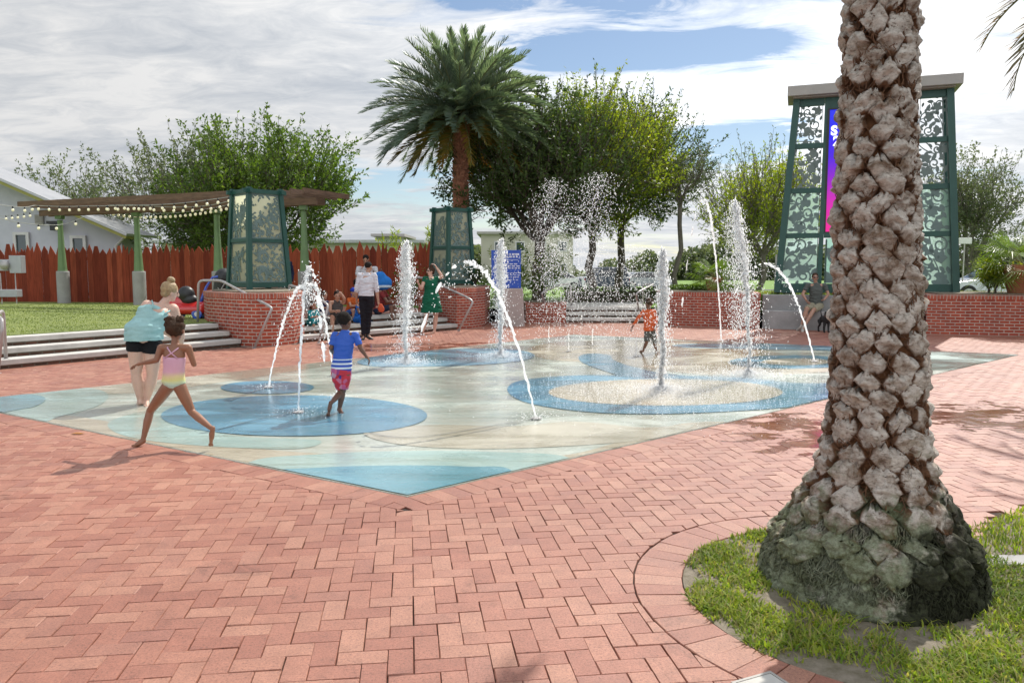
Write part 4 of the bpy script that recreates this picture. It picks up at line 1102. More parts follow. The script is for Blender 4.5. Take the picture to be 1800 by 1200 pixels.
def simple_tree(base, H_, R, trunk, seed, name, label, leafm, bark=None, group='trees beyond the plaza', leaf=.14, per=26, limbs=6, kids=(0, 6, 6), spread=(0, .75, .7), ratio=(0, .42, .55), up=.10, tilt=.8, r0=None, minr=.012, width=.42, jitter=.14, fill=None, fl=.75):
    T = Tree(base, seed); rnd = T.rnd; r0 = r0 or H_ * .022; p = V(base)
    pts = [p + V((0, 0, -.1))]; 
    for i in range(4): pts.append(V((p.x + rnd.gauss(0, .04) * trunk, p.y + rnd.gauss(0, .04) * trunk, p.z + trunk * (i + 1) / 4)))
    T.segs.append((pts, [r0 * 1.35, r0 * 1.05, r0, r0 * .92, r0 * .85], 3)); top = pts[-1]
    P_ = dict(kids=kids, spread=spread, ratio=ratio)
    Lm = sqrt((H_ - trunk) ** 2 + R * R * .5) * .62
    for i in range(limbs):
        a = 2 * pi * i / limbs + rnd.uniform(-.3, .3); tl = tilt * rnd.uniform(.35, 1.15)
        d = V((cos(a) * sin(tl), sin(a) * sin(tl), cos(tl))); sc = (R / (Lm * 1.55 * max(.2, sin(tl)))) if sin(tl) > .5 else (H_ - trunk) / (Lm * 1.5)
        T.grow(top + V((0, 0, rnd.uniform(-.25, 0) * trunk * .4)), d, Lm * min(1.25, max(.6, sc)), r0 * .55, 2, P_, up)
    T.grow(top, (rnd.gauss(0, .1), rnd.gauss(0, .1), 1), (H_ - trunk) * .62, r0 * .6, 2, P_, up)
    if fill:
        nf, zc, rz = fill; cz = p.z + trunk + (H_ - trunk) * zc; RZ = (H_ - trunk) * rz; k = 0; tries = 0
        while k < nf and tries < nf * 12:
            tries += 1; q = V((rnd.gauss(0, 1), rnd.gauss(0, 1), rnd.gauss(0, 1))).normalized() * (rnd.random() ** .45)
            w_ = V((p.x + q.x * R, p.y + q.y * R, cz + q.z * RZ))
            if mno.noise(w_ * (2.6 / R) + V((seed, 0, 0))) + .35 * mno.noise(w_ * (6 / R)) < -.06 + .30 * (q.length - .6): continue
            dv = (q + V((rnd.gauss(0, .35), rnd.gauss(0, .35), .35 + max(0, q.z) * .9 + rnd.gauss(0, .25)))).normalized(); ll_ = fl * rnd.uniform(.6, 1.5) * (1 + max(0, q.z) * q.length * .9)
            pts_ = [w_ + dv * ll_ * j / 3 + V((rnd.gauss(0, .04), rnd.gauss(0, .04), .03 * j * j)) for j in range(4)]
            T.segs.append((pts_, [.014, .012, .009, .006], 0)); T.shoots.append((pts_, ll_)); k += 1
    return T.build(name, label, group, leafm, bark or m_bark, leaf, per, minr=minr, width=width, jitter=jitter)
COUNT = {}
# two trees behind the pergola
COUNT['a'] = simple_tree((-14.6, 36, .3), 6.0, 4.0, 1.8, 21, 'oak_tree', 'loose grey-green tree left of the dense one, behind the pergola', lf_grey, m_barkg, limbs=6, kids=(0, 7, 7), leaf=.17, per=20, fill=(650,.42,.50), fl=.8)[1]
COUNT['b'] = simple_tree((-10.9, 33.5, .3), 6.2, 3.8, 1.9, 5, 'oak_tree', 'dense dark green tree directly behind the pergola roof', lf_oak, limbs=8, kids=(0, 9, 8), leaf=.18, per=26, fill=(1300,.40,.55), fl=.8)[1]
COUNT['b2'] = simple_tree((-26, 46, .1), 6.6, 4.2, 2.4, 9, 'oak_tree', 'thin tree top showing above the house roof at the far left', lf_grey, m_barkg, kids=(0, 6, 6), leaf=.2, per=16, fill=(260,.5,.5))[1]
# trees in the middle
COUNT['c'] = simple_tree((1.0, 28.5, .35), 6.4, 3.4, 2.5, 13, 'oak_tree', 'broad dark oak tree with a forked leaning trunk right behind the date palm', lf_dark, limbs=8, kids=(0, 8, 8), leaf=.15, per=30, r0=.22, tilt=.95, fill=(1100,.48,.50), fl=.7)[1]
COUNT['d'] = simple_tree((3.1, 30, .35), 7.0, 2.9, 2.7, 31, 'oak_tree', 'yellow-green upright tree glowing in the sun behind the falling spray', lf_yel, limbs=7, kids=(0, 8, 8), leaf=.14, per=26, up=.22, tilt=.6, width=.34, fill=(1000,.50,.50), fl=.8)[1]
COUNT['e'] = simple_tree((4.7, 34, .35), 7.5, 3.5, 3.3, 8, 'oak_tree', 'dark feathery tree leaning to the right, behind the yellow-green one', lf_dark, limbs=8, kids=(0, 8, 8), leaf=.16, per=26, up=.16, tilt=.9, width=.34, fill=(800,.50,.48), fl=.9)[1]
COUNT['f'] = simple_tree((6.7, 31.0, .35), 5.6, 1.2, 4.1, 44, 'crape_tree', 'slender tree with a tall straight bare trunk behind the tallest centre jet', lf_grey, m_barkg, limbs=5, kids=(0, 5, 6), leaf=.12, per=16, r0=.10, tilt=.9, fill=(90,.45,.5), fl=.5)[1]
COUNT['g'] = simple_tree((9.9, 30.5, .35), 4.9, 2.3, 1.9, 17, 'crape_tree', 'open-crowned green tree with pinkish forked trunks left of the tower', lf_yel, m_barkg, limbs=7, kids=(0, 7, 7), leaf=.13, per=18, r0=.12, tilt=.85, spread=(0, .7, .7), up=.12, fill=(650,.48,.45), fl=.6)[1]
COUNT['g2'] = simple_tree((11.6, 38, .2), 6.6, 2.9, 1.8, 19, 'oak_tree', 'sparse twiggy tree rising behind the left side of the tower', lf_grey, m_barkg, limbs=7, kids=(0, 6, 6), leaf=.15, per=16, up=.2, tilt=.8, width=.3, fill=(220,.55,.42), fl=.8)[1]
COUNT['h'] = simple_tree((25.5, 43, 0), 7.0, 3.2, 1.8, 23, 'oak_tree', 'grey-green tree beyond the car park, just right of the tower', lf_grey, m_barkg, limbs=7, kids=(0, 7, 7), leaf=.17, per=20, fill=(600,.45,.5), fl=.7)[1]
# shrubs
def shrub(base, H_, R, seed, label, leafm, leaf=.1, per=30, name='shrub', kids=(0, 5, 6), limbs=8, up=.1, width=.42):
    return simple_tree(base, H_, R, .12, seed, name, label, leafm, group='shrubs around the plaza', leaf=leaf, per=per, limbs=limbs, kids=kids, tilt=.95, r0=.03, up=up, width=width, jitter=.06)
shrub((.95, 24.3, .5), 1.75, .72, 3, 'bushy green shrub beside the blue information board', lf_oak, .10, 34)
shrub((-.1, 25.8, .4), 1.9, .9, 4, 'arching grassy shrub behind the smaller lantern', lf_yel, .16, 20, width=.15)
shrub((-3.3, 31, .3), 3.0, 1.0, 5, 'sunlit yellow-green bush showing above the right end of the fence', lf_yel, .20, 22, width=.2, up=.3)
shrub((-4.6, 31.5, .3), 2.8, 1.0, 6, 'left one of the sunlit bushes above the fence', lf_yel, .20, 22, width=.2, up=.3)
shrub((-2.35, 24.0, 1.1), .40, .45, 7, 'low dark shrub at the foot of the smaller lantern', lf_dark, .07, 22)
shrub((-1.1, 23.2, 1.1), .40, .45, 77, 'low dark clipped plant to the right of the smaller lantern', lf_dark, .07, 22)
shrub((-3.0, 22.9, .45), .9, .6, 12, 'dark leafy shrub between the seated people and the woman in green', lf_oak, .09, 24)
COUNT['s'] = shrub((12.25, 19.5, 1.0), .62, .52, 8, 'bright green leafy shrub left of the terracotta pot', lf_yel, .10, 22, up=.05, width=.6)[1]
shrub((12.4, 20.0, 1.0), .85, .4, 81, 'yellowish shrub behind the bright green one, near the terracotta pot', lf_yel, .07, 22)
# clipped hedge
def leafbox(name, label, x0, x1, y0, y1, z0, z1, n, m, leaf, cat, kind=None, group=None, rot=0):
    t = empty(name, ((x0 + x1) / 2, (y0 + y1) / 2, z0), label, cat, group)
    q = RNG.uniform(size=(n, 3)); f = RNG.integers(0, 4, n); 
    q[:, 2] = np.where(f == 0, 1.0, q[:, 2]); q[:, 1] = np.where(f == 1, 0.0, q[:, 1]); q = q + RNG.normal(size=(n, 3)) * .03
    pos = np.array([x0, y0, z0]) + q * np.array([x1 - x0, y1 - y0, z1 - z0]); d = rot_rand(n) + np.array([0, -.3, .5]); d /= np.linalg.norm(d, axis=1, keepdims=True)
    np_mesh('foliage', leaf_quads(pos, d, leaf * RNG.uniform(.6, 1.3, n), .5), quads_faces(n), m, t)
    b = MB(); b.box(((x0 + x1) / 2, (y0 + y1) / 2, (z0 + z1) / 2 - .04), (x1 - x0 - .12, y1 - y0 - .12, z1 - z0 - .08)); b.build('stems', m_bark, t)
    return t
leafbox('hedge', 'low clipped dark green hedge beyond the shallow steps', 1.9, 6.9, 27.3, 28.4, .42, .92, 9000, lf_dark, .07, 'hedge')
leafbox('hedge', 'reddish-topped strip hedge behind the planter wall left of the bench', 4.7, 7.4, 23.3, 24.0, .9, 1.12, 3500, lf_oak, .07, 'hedge')
# far woods
def woods(name, x0, x1, y, z0, h, n, m, leaf, seed):
    r = np.random.default_rng(seed); x = r.uniform(x0, x1, n)
    env = h * (.62 + .22 * np.sin(x * .13 + seed) + .12 * np.sin(x * .41 + 2 * seed) + .1 * np.sin(x * .9))
    z = z0 + env * r.uniform(0, 1, n) ** .7; yy = y + r.normal(size=n) * 2.5 
    pos = np.stack([x, yy, z], 1); d = rot_rand(n)
    o = np_mesh(name, leaf_quads(pos, d, leaf * r.uniform(.6, 1.4, n), .8), quads_faces(n), m, None); o['kind'] = 'stuff'; o['label'] = 'distant line of trees beyond the car park and grass'; o['category'] = 'woods'
woods('distant_woods', -20, 130, 128, -1, 8.0, 60000, lf_grey, .62, 3)
woods('distant_woods', -120, -5, 90, -1, 5.0, 26000, lf_oak, .5, 5)

# ------------------------------------------------------------------ date palms
lf_palm = leafmat('palm_leaflet', [(.14, .195, .15), (.20, .25, .205), (.13, .18, .135)], .38, .38, tint=(1.1, 1.2, .6))
lf_palmy = leafmat('old_palm_leaflet', [(.12, .13, .03), (.20, .15, .03), (.26, .14, .03)], .45, .45, tint=(1.2, 1.0, .5))
m_rach = pmat('frond_stalk', (.20, .20, .08), (.14, .16, .06), 5, .6, .05)
def frond(org, az, el, L_, droop, rnd, nl=42, ll=.46, lw=.028):
    """returns (leaflet verts, stalk points)"""
    pts = []; p = V(org); e = el; n = 14
    for i in range(n + 1):
        pts.append(p.copy()); e -= droop / n * (.4 + 1.5 * i / n); p = p + V((cos(az) * cos(e), sin(az) * cos(e), sin(e))) * (L_ / n)
    out = []
    for i in range(nl):
        t = .14 + .86 * (i + rnd.random() * .6) / nl; k = min(n - 1, int(t * n)); f = t * n - k; q = pts[k].lerp(pts[k + 1], min(f, 1))
        ax = (pts[k + 1] - pts[k]).normalized(); sd = ax.cross(V((0, 0, 1)))
        sd = sd.normalized() if sd.length > .05 else V((-sin(az), cos(az), 0)); nm = sd.cross(ax)
        l = ll * (sin(pi * min(1, (.15 + t * .85))) ** .55 * .8 + .25) * rnd.uniform(.85, 1.1)
        for s in (-1, 1):
            a = radians(50 - 28 * t) ; d = (ax * cos(a) + sd * s * sin(a) * rnd.uniform(.8, 1.1) + nm * rnd.uniform(.15, .6)).normalized()
            w = nm.cross(d).normalized() if False else d.cross(nm).normalized(); w = (w + nm * rnd.uniform(-.6, .6)).normalized() * lw
            tip = q + d * l + V((0, 0, -l * .12))
            out += [q - w * .6, q + w * .6, q + d * l * .55 + w, tip]   # quad with a point
    return out, pts
def palm_crown(name_t, org, n, Lr, els, seed, nl=42, ll=.46, lw=.028, ymat=.16, droop=(.8, 1.5), azr=None, keep=None, az_el=None):
    rnd = random.Random(seed); lv = [[], []]; st = MB(); 
    for i in range(n):
        az = (2.39996 * i + rnd.uniform(-.2, .2)); t = (i + .5) / n; el = els[0] + (els[1] - els[0]) * t ** .85 + rnd.uniform(-.1, .1); L_ = Lr * rnd.uniform(.86, 1.08) * (1 - .12 * abs(sin(el)))
        if az_el: az, el = az_el(i, az, el)
        o, pts = frond(V(org) + V((cos(az), sin(az), 0)) * .12, az, el, L_, rnd.uniform(*droop) * (1 if el > 0 else .8), rnd, nl, ll, lw)
        if keep and not keep(pts): continue
        k = 1 if (t > 1 - ymat and rnd.random() < .75) else 0
        lv[k] += o; st.tube(pts, [.03 * (1 - .8 * j / len(pts)) for j in range(len(pts))], 4, cap=False)
    vs = lv[0] + lv[1]; nf = len(vs) // 4; mi = np.array([0] * (len(lv[0]) // 4) + [1] * (len(lv[1]) // 4), dtype=np.int32)
    np_mesh('crown', np.array([tuple(p) for p in vs]), quads_faces(nf), [lf_palm, lf_palmy], name_t, matidx=mi)
    st.build('frond_stalks', m_rach, name_t)

def stubmat(name, face, edge, fibre):
    m, nt, b = new_mat(name)
    v = coords(nt); n = noise(nt, v, 7, 7, .7, .3); n2 = noise(nt, coords(nt, 'Object', (1, 1, 2.2)), 38, 6, .75)
    g = nt.nodes.new('ShaderNodeNewGeometry')
    r = ramp(nt, [(.36, edge), (.54, face), (.8, tuple(min(1, x * 1.12) for x in face))]); L(nt, n, r.inputs[0])
    r2 = ramp(nt, [(.33, (.30, .25, .20)), (.46, (.9, .88, .86)), (.72, (1.2, 1.2, 1.18))]); L(nt, n2, r2.inputs[0])
    col = mixc(nt, 1, r.outputs[0], r2.outputs[0], 'MULTIPLY')
    # brown fibre in hollows: geometry attribute 'fib'
    at = nt.nodes.new('ShaderNodeAttribute'); at.attribute_name = 'fib'
    n3 = noise(nt, coords(nt, 'Object', (1, 1, 6)), 26, 5, .7); r3 = ramp(nt, [(.3, tuple(x * .45 for x in fibre)), (.7, fibre)]); L(nt, n3, r3.inputs[0])
    col = mixc(nt, at.outputs['Fac'], col, r3.outputs[0])
    # moss low on the trunk
    t = nt.nodes.new('ShaderNodeTexCoord'); sp = nt.nodes.new('ShaderNodeSeparateXYZ'); L(nt, t.outputs['Object'], sp.inputs[0])
    mr = N(nt, 'ShaderNodeMapRange'); L(nt, sp.outputs[2], mr.inputs[0]); mr.inputs[1].default_value = .95; mr.inputs[2].default_value = .15; mr.inputs[3].default_value = -.1; mr.inputs[4].default_value = .62
    nm = noise(nt, v, 4.5, 6, .7); f = math_(nt, 'ADD', mr.outputs[0], math_(nt, 'MULTIPLY', math_(nt, 'SUBTRACT', nm, .5), 1.6)); fr = ramp(nt, [(.30, (0, 0, 0)), (.52, (1, 1, 1))]); L(nt, f, fr.inputs[0])
    mo = noise(nt, v, 45, 5, .8); mc = ramp(nt, [(.3, (.045, .055, .025)), (.48, (.14, .17, .09)), (.62, (.24, .29, .18)), (.78, (.36, .42, .30))]); L(nt, mo, mc.inputs[0])
    col = mixc(nt, math_(nt, 'MULTIPLY', fr.outputs[0], .8), col, mc.outputs[0])
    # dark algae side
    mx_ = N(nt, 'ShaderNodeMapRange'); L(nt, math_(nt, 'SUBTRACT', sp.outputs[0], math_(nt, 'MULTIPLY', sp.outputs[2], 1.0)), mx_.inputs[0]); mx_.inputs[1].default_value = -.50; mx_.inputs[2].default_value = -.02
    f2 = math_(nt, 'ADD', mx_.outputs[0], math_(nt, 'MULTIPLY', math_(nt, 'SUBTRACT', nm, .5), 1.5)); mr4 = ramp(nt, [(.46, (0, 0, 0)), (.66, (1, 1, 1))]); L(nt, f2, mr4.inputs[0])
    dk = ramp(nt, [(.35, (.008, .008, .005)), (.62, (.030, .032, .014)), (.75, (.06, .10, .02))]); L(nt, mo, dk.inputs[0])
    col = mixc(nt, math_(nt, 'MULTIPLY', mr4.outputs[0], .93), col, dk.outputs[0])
    L(nt, col, b.inputs['Base Color']); b.inputs['Roughness'].default_value = .93; b.inputs['Specular IOR Level'].default_value = .2
    h = math_(nt, 'ADD', math_(nt, 'MULTIPLY', n2, .6), math_(nt, 'MULTIPLY', n, .8)); bump(nt, b, h, .85, .02)
    return m
# --- the palm by the lanterns
t = empty('date_palm', (-1.75, 27.0, .4), 'tall date palm with a full blue-green crown rising behind the smaller green lantern', 'palm tree', 'date palms')
b = MB(); rnd = random.Random(2); pts = []; rs = []
for i in range(70):
    z = .3 + 6.6 * i / 69; pts.append((-1.75 + .03 * sin(z), 27.0, z)); rs.append((.235 if i % 2 else .20) * (1 + .15 * (z > 6.2)))
b.tube(pts, rs, 14, jit=.10)
for i in range(330):
    a = i * 2.4; z = .5 + 6.3 * i / 330; o = V((-1.75 + .03 * sin(z), 27.0, z)); u = V((cos(a), sin(a), 0))
    b.beam2(o + u * .15, o + u * .29 + V((0, 0, .10)), .13, .07, .09, .03, up=V((-sin(a), cos(a), 0)))
b.build('trunk', pmat('palm_trunk_brown', (.42, .19, .115), (.20, .09, .055), 9, .95, .6, 30), t)
palm_crown(t, (-1.75, 27.0, 6.9), 175, 3.25, (1.54, -.60), 6, nl=46, ll=.56, lw=.028, ymat=.12, droop=(.30, .95))
# --- palm just out of frame on the right whose frond tips enter the picture
t = empty('date_palm', (8.1, 9.3, 0), 'date palm outside the right edge, only its yellow-green frond tips in the top corner', 'palm tree', 'date palms')
b = MB(); pts = [(8.1, 9.3, -.1 + .08 * i) for i in range(70)]; b.tube(pts, [.24 if i % 2 else .21 for i in range(70)], 12, jit=.1); b.build('trunk', MATS['palm_trunk_brown'], t)
palm_crown(t, (8.1, 9.3, 5.6), 34, 2.6, (1.2, -.35), 9, nl=40, ll=.42, lw=.016, ymat=.5)

# ------------------------------------------------------------------ foreground palm
FPX, FPY = 1.87, 3.90
prof = [(-.12, .57), (.0, .55), (.12, .525), (.22, .465), (.32, .40), (.42, .345), (.53, .305), (.67, .265), (.85, .240), (1.24, .222), (1.81, .20), (2.4, .178), (2.95, .162), (4.2, .155), (6.2, .18)]
def prad(z):
    for (z0, r0), (z1, r1) in zip(prof, prof[1:]):
        if z <= z1: return r0 + (r1 - r0) * (z - z0) / (z1 - z0)
    return prof[-1][1]
def pcen(z): return V((FPX + .012 * sin(z * 2.2) - .006 * z - .024 * max(0, z - 1.2), FPY, z))
def fbm(p, s, oct=4): return mno.fractal(V(p) * s, .9, 2.1, oct)
t = empty('foreground_date_palm', (FPX, FPY, 0), 'stout knobbly grey palm trunk with a mossy root mound, filling the right foreground', 'palm tree')
m_stub = stubmat('palm_stub', (.56, .51, .45), (.20, .135, .09), (.17, .075, .032))
vs = []; fs = []; fib = []
# core (fibrous trunk + root mound)
nz, na = 300, 150; zmax = 6.2
zs = [-.12 + (zmax + .12) * (i / nz) ** 1.35 for i in range(nz + 1)]
for i, z in enumerate(zs):
    r = prad(z) - (.045 if z > .35 else .045 * max(0, z / .35)); c = pcen(z)
    for k in range(na):
        a = 2 * pi * k / na; p = c + V((cos(a), sin(a), 0)) * r
        dsp = fbm(p, 6) * .03 + fbm((p.x, p.y, p.z * 3), 18, 3) * .012 + (fbm((p.x * 3, p.y * 3, p.z), 14, 3) * .018 if z < .5 else 0)
        q = p + V((cos(a), sin(a), 0)) * dsp; vs.append(tuple(q)); fib.append(1.0 if z > .40 else 0.0)
for i in range(nz):
    for k in range(na):
        k2 = (k + 1) % na; fs.append((i * na + k, i * na + k2, (i + 1) * na + k2, (i + 1) * na + k))
def shape_obj(name, vs, fs, fib, mat, parent):
    o = np_mesh(name, np.array(vs), np.array(fs), mat, parent, smooth=True)
    at = o.data.attributes.new('fib', 'FLOAT', 'POINT'); at.data.foreach_set('value', fib); return o
shape_obj('trunk', vs, fs, fib, m_stub, t)
# frond stubs: rounded diamond scales standing out, spiral arrangement
vs = []; fs = []; fib = []; rnd = random.Random(12)
z = .20; ring = 0
while z < 6.1:
    R = prad(z); circ = 2 * pi * R; wn = .152 if z > .8 else .175; k = max(7, int(round(circ / wn))); rowh = .086 if z > .9 else .095
    for j in range(k):
        a = 2 * pi * (j + .5 * (ring % 2) + .0) / k + rnd.gauss(0, .05); zc = z + rnd.gauss(0, .014)
        if z > 3.6 and rnd.random() < .3: continue
        w = circ / k * rnd.uniform(.86, 1.06); h = rnd.uniform(.125, .175); sk = rnd.gauss(0, .22)
        out = rnd.uniform(.036, .068); M_, N_ = 17, 17; b0 = len(vs); c = pcen(zc); seed = V((rnd.random() * 50,) * 3)
        if z < .30: h *= .8; out *= .8; w *= 1.05
        cut = rnd.uniform(.55, .8)
        for iy in range(N_):
            v_ = iy / (N_ - 1)
            for ix in range(M_):
                u_ = ix / (M_ - 1) * 2 - 1
                # width profile: narrow bottom, widest .6, blunt uneven top
                wp = (.12 + 1.02 * (v_ / .6) ** .8) if v_ < .6 else (1.14 - ((v_ - .6) / .4) ** 1.5 * .62)
                aa = a + (u_ * wp * w * .52 + sk * h * (v_ - .5) + .008 * mno.noise(seed + V((u_ * 2, v_ * 3, 0)))) / R
                zz_ = zc + h * (v_ - .45) + .016 * mno.noise(seed + V((u_ * 2.5, 0, 3))) - .012 * abs(u_) * (v_ > .6) + (.030 * mno.noise(seed + V((u_ * 5, 0, 11))) if v_ > .75 else 0)
                edge = max(0, 1 - abs(u_) ** 3.4)
                lift = out * (v_ ** .85 if v_ < cut else (cut ** .85) * max(0, 1 - ((v_ - cut) / (1 - cut)) ** 2 * .75))
                d = -.035 + (.034 if z < .46 else .012 if z < .56 else 0) + (lift + .020) * edge ** .36 + .016 * (abs(mno.noise(seed + V((u_ * 1.5, v_ * 2.6, 7)))) * 2 - .5) + .010 * mno.noise(seed + V((u_ * 3.5, v_ * 6, 2))) + .005 * mno.noise(seed + V((u_ * 9, v_ * 14, 5)))
                if iy == 0 or iy == N_ - 1 or ix == 0 or ix == M_ - 1: d = -.05
                rr = prad(zz_) + d - .01; cc = pcen(zz_)
                vs.append((cc.x + cos(aa) * rr, cc.y + sin(aa) * rr, zz_))
                fib.append(.95 if (v_ < .20 or abs(u_) > .85) else (.35 if v_ < .3 else 0.0))
        for iy in range(N_ - 1):
            for ix in range(M_ - 1):
                q = b0 + iy * M_ + ix; fs.append((q, q + 1, q + M_ + 1, q + M_))
    ring += 1; z += rowh
shape_obj('frond_stubs', vs, fs, fib, m_stub, t)
fb_ = MB()
for i in range(5200):
    a = rnd.uniform(0, 2 * pi); z = .45 + 3.2 * rnd.random(); l = rnd.uniform(.03, .10); up_ = rnd.choice((-1, 1)) * rnd.uniform(.2, 1.0); pts = []
    for j in range(3):
        zz = z + l * up_ * j / 2; c = pcen(zz); r_ = prad(zz) - .020 + rnd.uniform(-.006, .020); aa = a + (1 - abs(up_)) * l / prad(zz) * j / 2 + rnd.gauss(0, .02); pts.append((c.x + cos(aa) * r_, c.y + sin(aa) * r_, zz))
    fb_.tube(pts, [.0022, .0028, .0015], 3, cap=False)
m_fib = pmat('brown_fibre', (.20, .095, .045), (.09, .045, .025), 12, .95, 0)
o = fb_.build('bark_fibres', m_fib, t); o['kind'] = 'stuff'
rb = MB()
for i in range(4800):
    a = rnd.uniform(0, 2 * pi); z = .40 * rnd.random() ** .8; l = rnd.uniform(.03, .09); pts = []
    for j in range(4):
        zz = z - l * j / 3; r_ = prad(zz) - .03 + .030 * (j in (1, 2)) + fbm((cos(a) * 2, sin(a) * 2, zz), 6, 2) * .02; pts.append(V((FPX + cos(a) * r_, FPY + sin(a) * r_, zz))); a += rnd.gauss(0, .035)
    rb.tube(pts, [.0028, .0034, .003, .002], 3, cap=False)
o = rb.build('root_fibres', m_stub, t, smooth=True); o['kind'] = 'stuff'
def keep_front(pts):
    for p in pts:
        for o in (V((0, 0, 0)), V((.0, 0, -.45))):
            q = p + o
            if q.y > .3:
                yv = (q.z - H) / q.y
                if yv < .43 and abs(q.x / q.y) < .85: return False
    return True
palm_crown(t, (FPX - .14, FPY, 6.3), 46, 3.1, (1.35, .05), 15, nl=44, ll=.5, lw=.02, ymat=.0, droop=(.5, .9), keep=keep_front)

# ------------------------------------------------------------------ bed soil and grass
b = MB(); ring_ = [(BED_C.x + BED_R * cos(a) * .999, BED_C.y + BED_R * sin(a) * .999) for a in [pi / 2 + .42 * 0 + pi * i / 30 for i in range(31)]]
poly = ring_ + [(5.5, BED_C.y - BED_R), (5.5, 4.055), (2.75, 4.055)]
b.prism(poly[::1], -.02, -.004, bottom=False); b.build('bed_soil', m_soil)['kind'] = 'structure'
b = MB(); b.prism([(2.55, 4.205), (5.5, 4.205), (5.5, 6.42), (2.89, 4.70), (2.6, 4.25)], -.02, -.004, bottom=False); b.build('bed_soil', m_soil)['kind'] = 'structure'
def blades(name, label, pts, hmin, hmax, m, seed, w=.004, lean=.6):
    r = np.random.default_rng(seed); n = len(pts); base = np.array(pts)
    a = r.uniform(0, 2 * pi, n); h = r.uniform(hmin, hmax, n); ln = h * r.uniform(.2, lean, n); side = np.stack([-np.sin(a), np.cos(a), np.zeros(n)], 1) * w * r.uniform(.6, 1.5, n)[:, None]
    d = np.stack([np.cos(a) * ln, np.sin(a) * ln, h], 1); mid = base + d * .55 * np.array([.6, .6, 1.1])
    vv = np.stack([base - side, base + side, mid + side * .8, mid - side * .8, base + d + side * .1, base + d - side * .1], 1).reshape(-1, 3)
    i = np.arange(n)[:, None] * 6; f = np.concatenate([i + np.array([[0, 1, 2, 3]]), i + np.array([[3, 2, 4, 5]])])
    o = np_mesh(name, vv, f, m, None); o['kind'] = 'stuff'; o['label'] = label; o['category'] = 'grass'; return o
lf_grass = leafmat('grass_blade', [(.14, .24, .03), (.26, .36, .04), (.36, .40, .06), (.12, .20, .025), (.45, .36, .17), (.30, .38, .05)], .5)
gp = []; rr = random.Random(5)
while len(gp) < 36000:
    x, y = rr.uniform(.85, 3.9), rr.uniform(2.68, 4.68); p = V((x, y))
    if not in_bed(p, .008): continue
    if (p - V((FPX, FPY))).length < .55: continue
    dens = .42 + .95 * mno.noise(V((x * 3.2, y * 3.2, 0))) + .45 * mno.noise(V((x * 9, y * 9, 4))) + (.35 if x > 2.3 else 0)
    if (p - BED_C).length > BED_R - .03 and x < BED_C.x: dens -= .10
    if rr.random() > dens: continue
    gp.append((x, y, -.006))
blades('bed_grass', 'uneven grass and weeds growing in the palm bed', gp, .010, .042, lf_grass, 4, .0042, 1.9)
gp = []
while len(gp) < 9000:
    x, y = rr.uniform(2.5, 5.2), rr.uniform(4.22, 6.0)
    if y > min(4.24 + (x - 2.58) * 1.6, 4.69 + (x - 2.89) * .66): continue
    gp.append((x, y, -.006))
blades('bed_grass', 'short bright grass in the second bed behind the pale strip', gp, .015, .05, lf_grass, 6, .004, 1.0)
# turf blades in front of the fence and on the tower bank
gp = []
for i in range(26000):
    x, y = rr.uniform(-16, -5.5), rr.uniform(12, 27); q = V((x, y, 0))
    if (q - S0).dot(n1) < 1.2 or abs(x) > .74 * y or (x > -7.6 and y > 17): continue
    gp.append((x, y, TZ + .008))
blades('lawn_grass', 'short trimmed turf of the raised lawn', gp, .012, .035, leafmat('turf_blade', [(.16, .21, .05), (.20, .25, .07), (.26, .30, .10)], .3), 8, .008, 1.0)
gp = []
for i in range(9000):
    x, y = rr.uniform(7.2, 14), rr.uniform(19.2, 23); q = V((x, y))
    if (y - (22.0 - (x - 6.95) * .46)) < .05 or (x > 10.3 and y < 20.6 - (x - 10.3) * .3): continue
    gp.append((x, y, .93))
blades('bank_grass', 'dry yellowish grass around the foot of the tower', gp, .03, .10, leafmat('dry_grass', [(.22, .22, .06), (.15, .19, .04), (.30, .26, .10)], .4), 9, .008, .9)
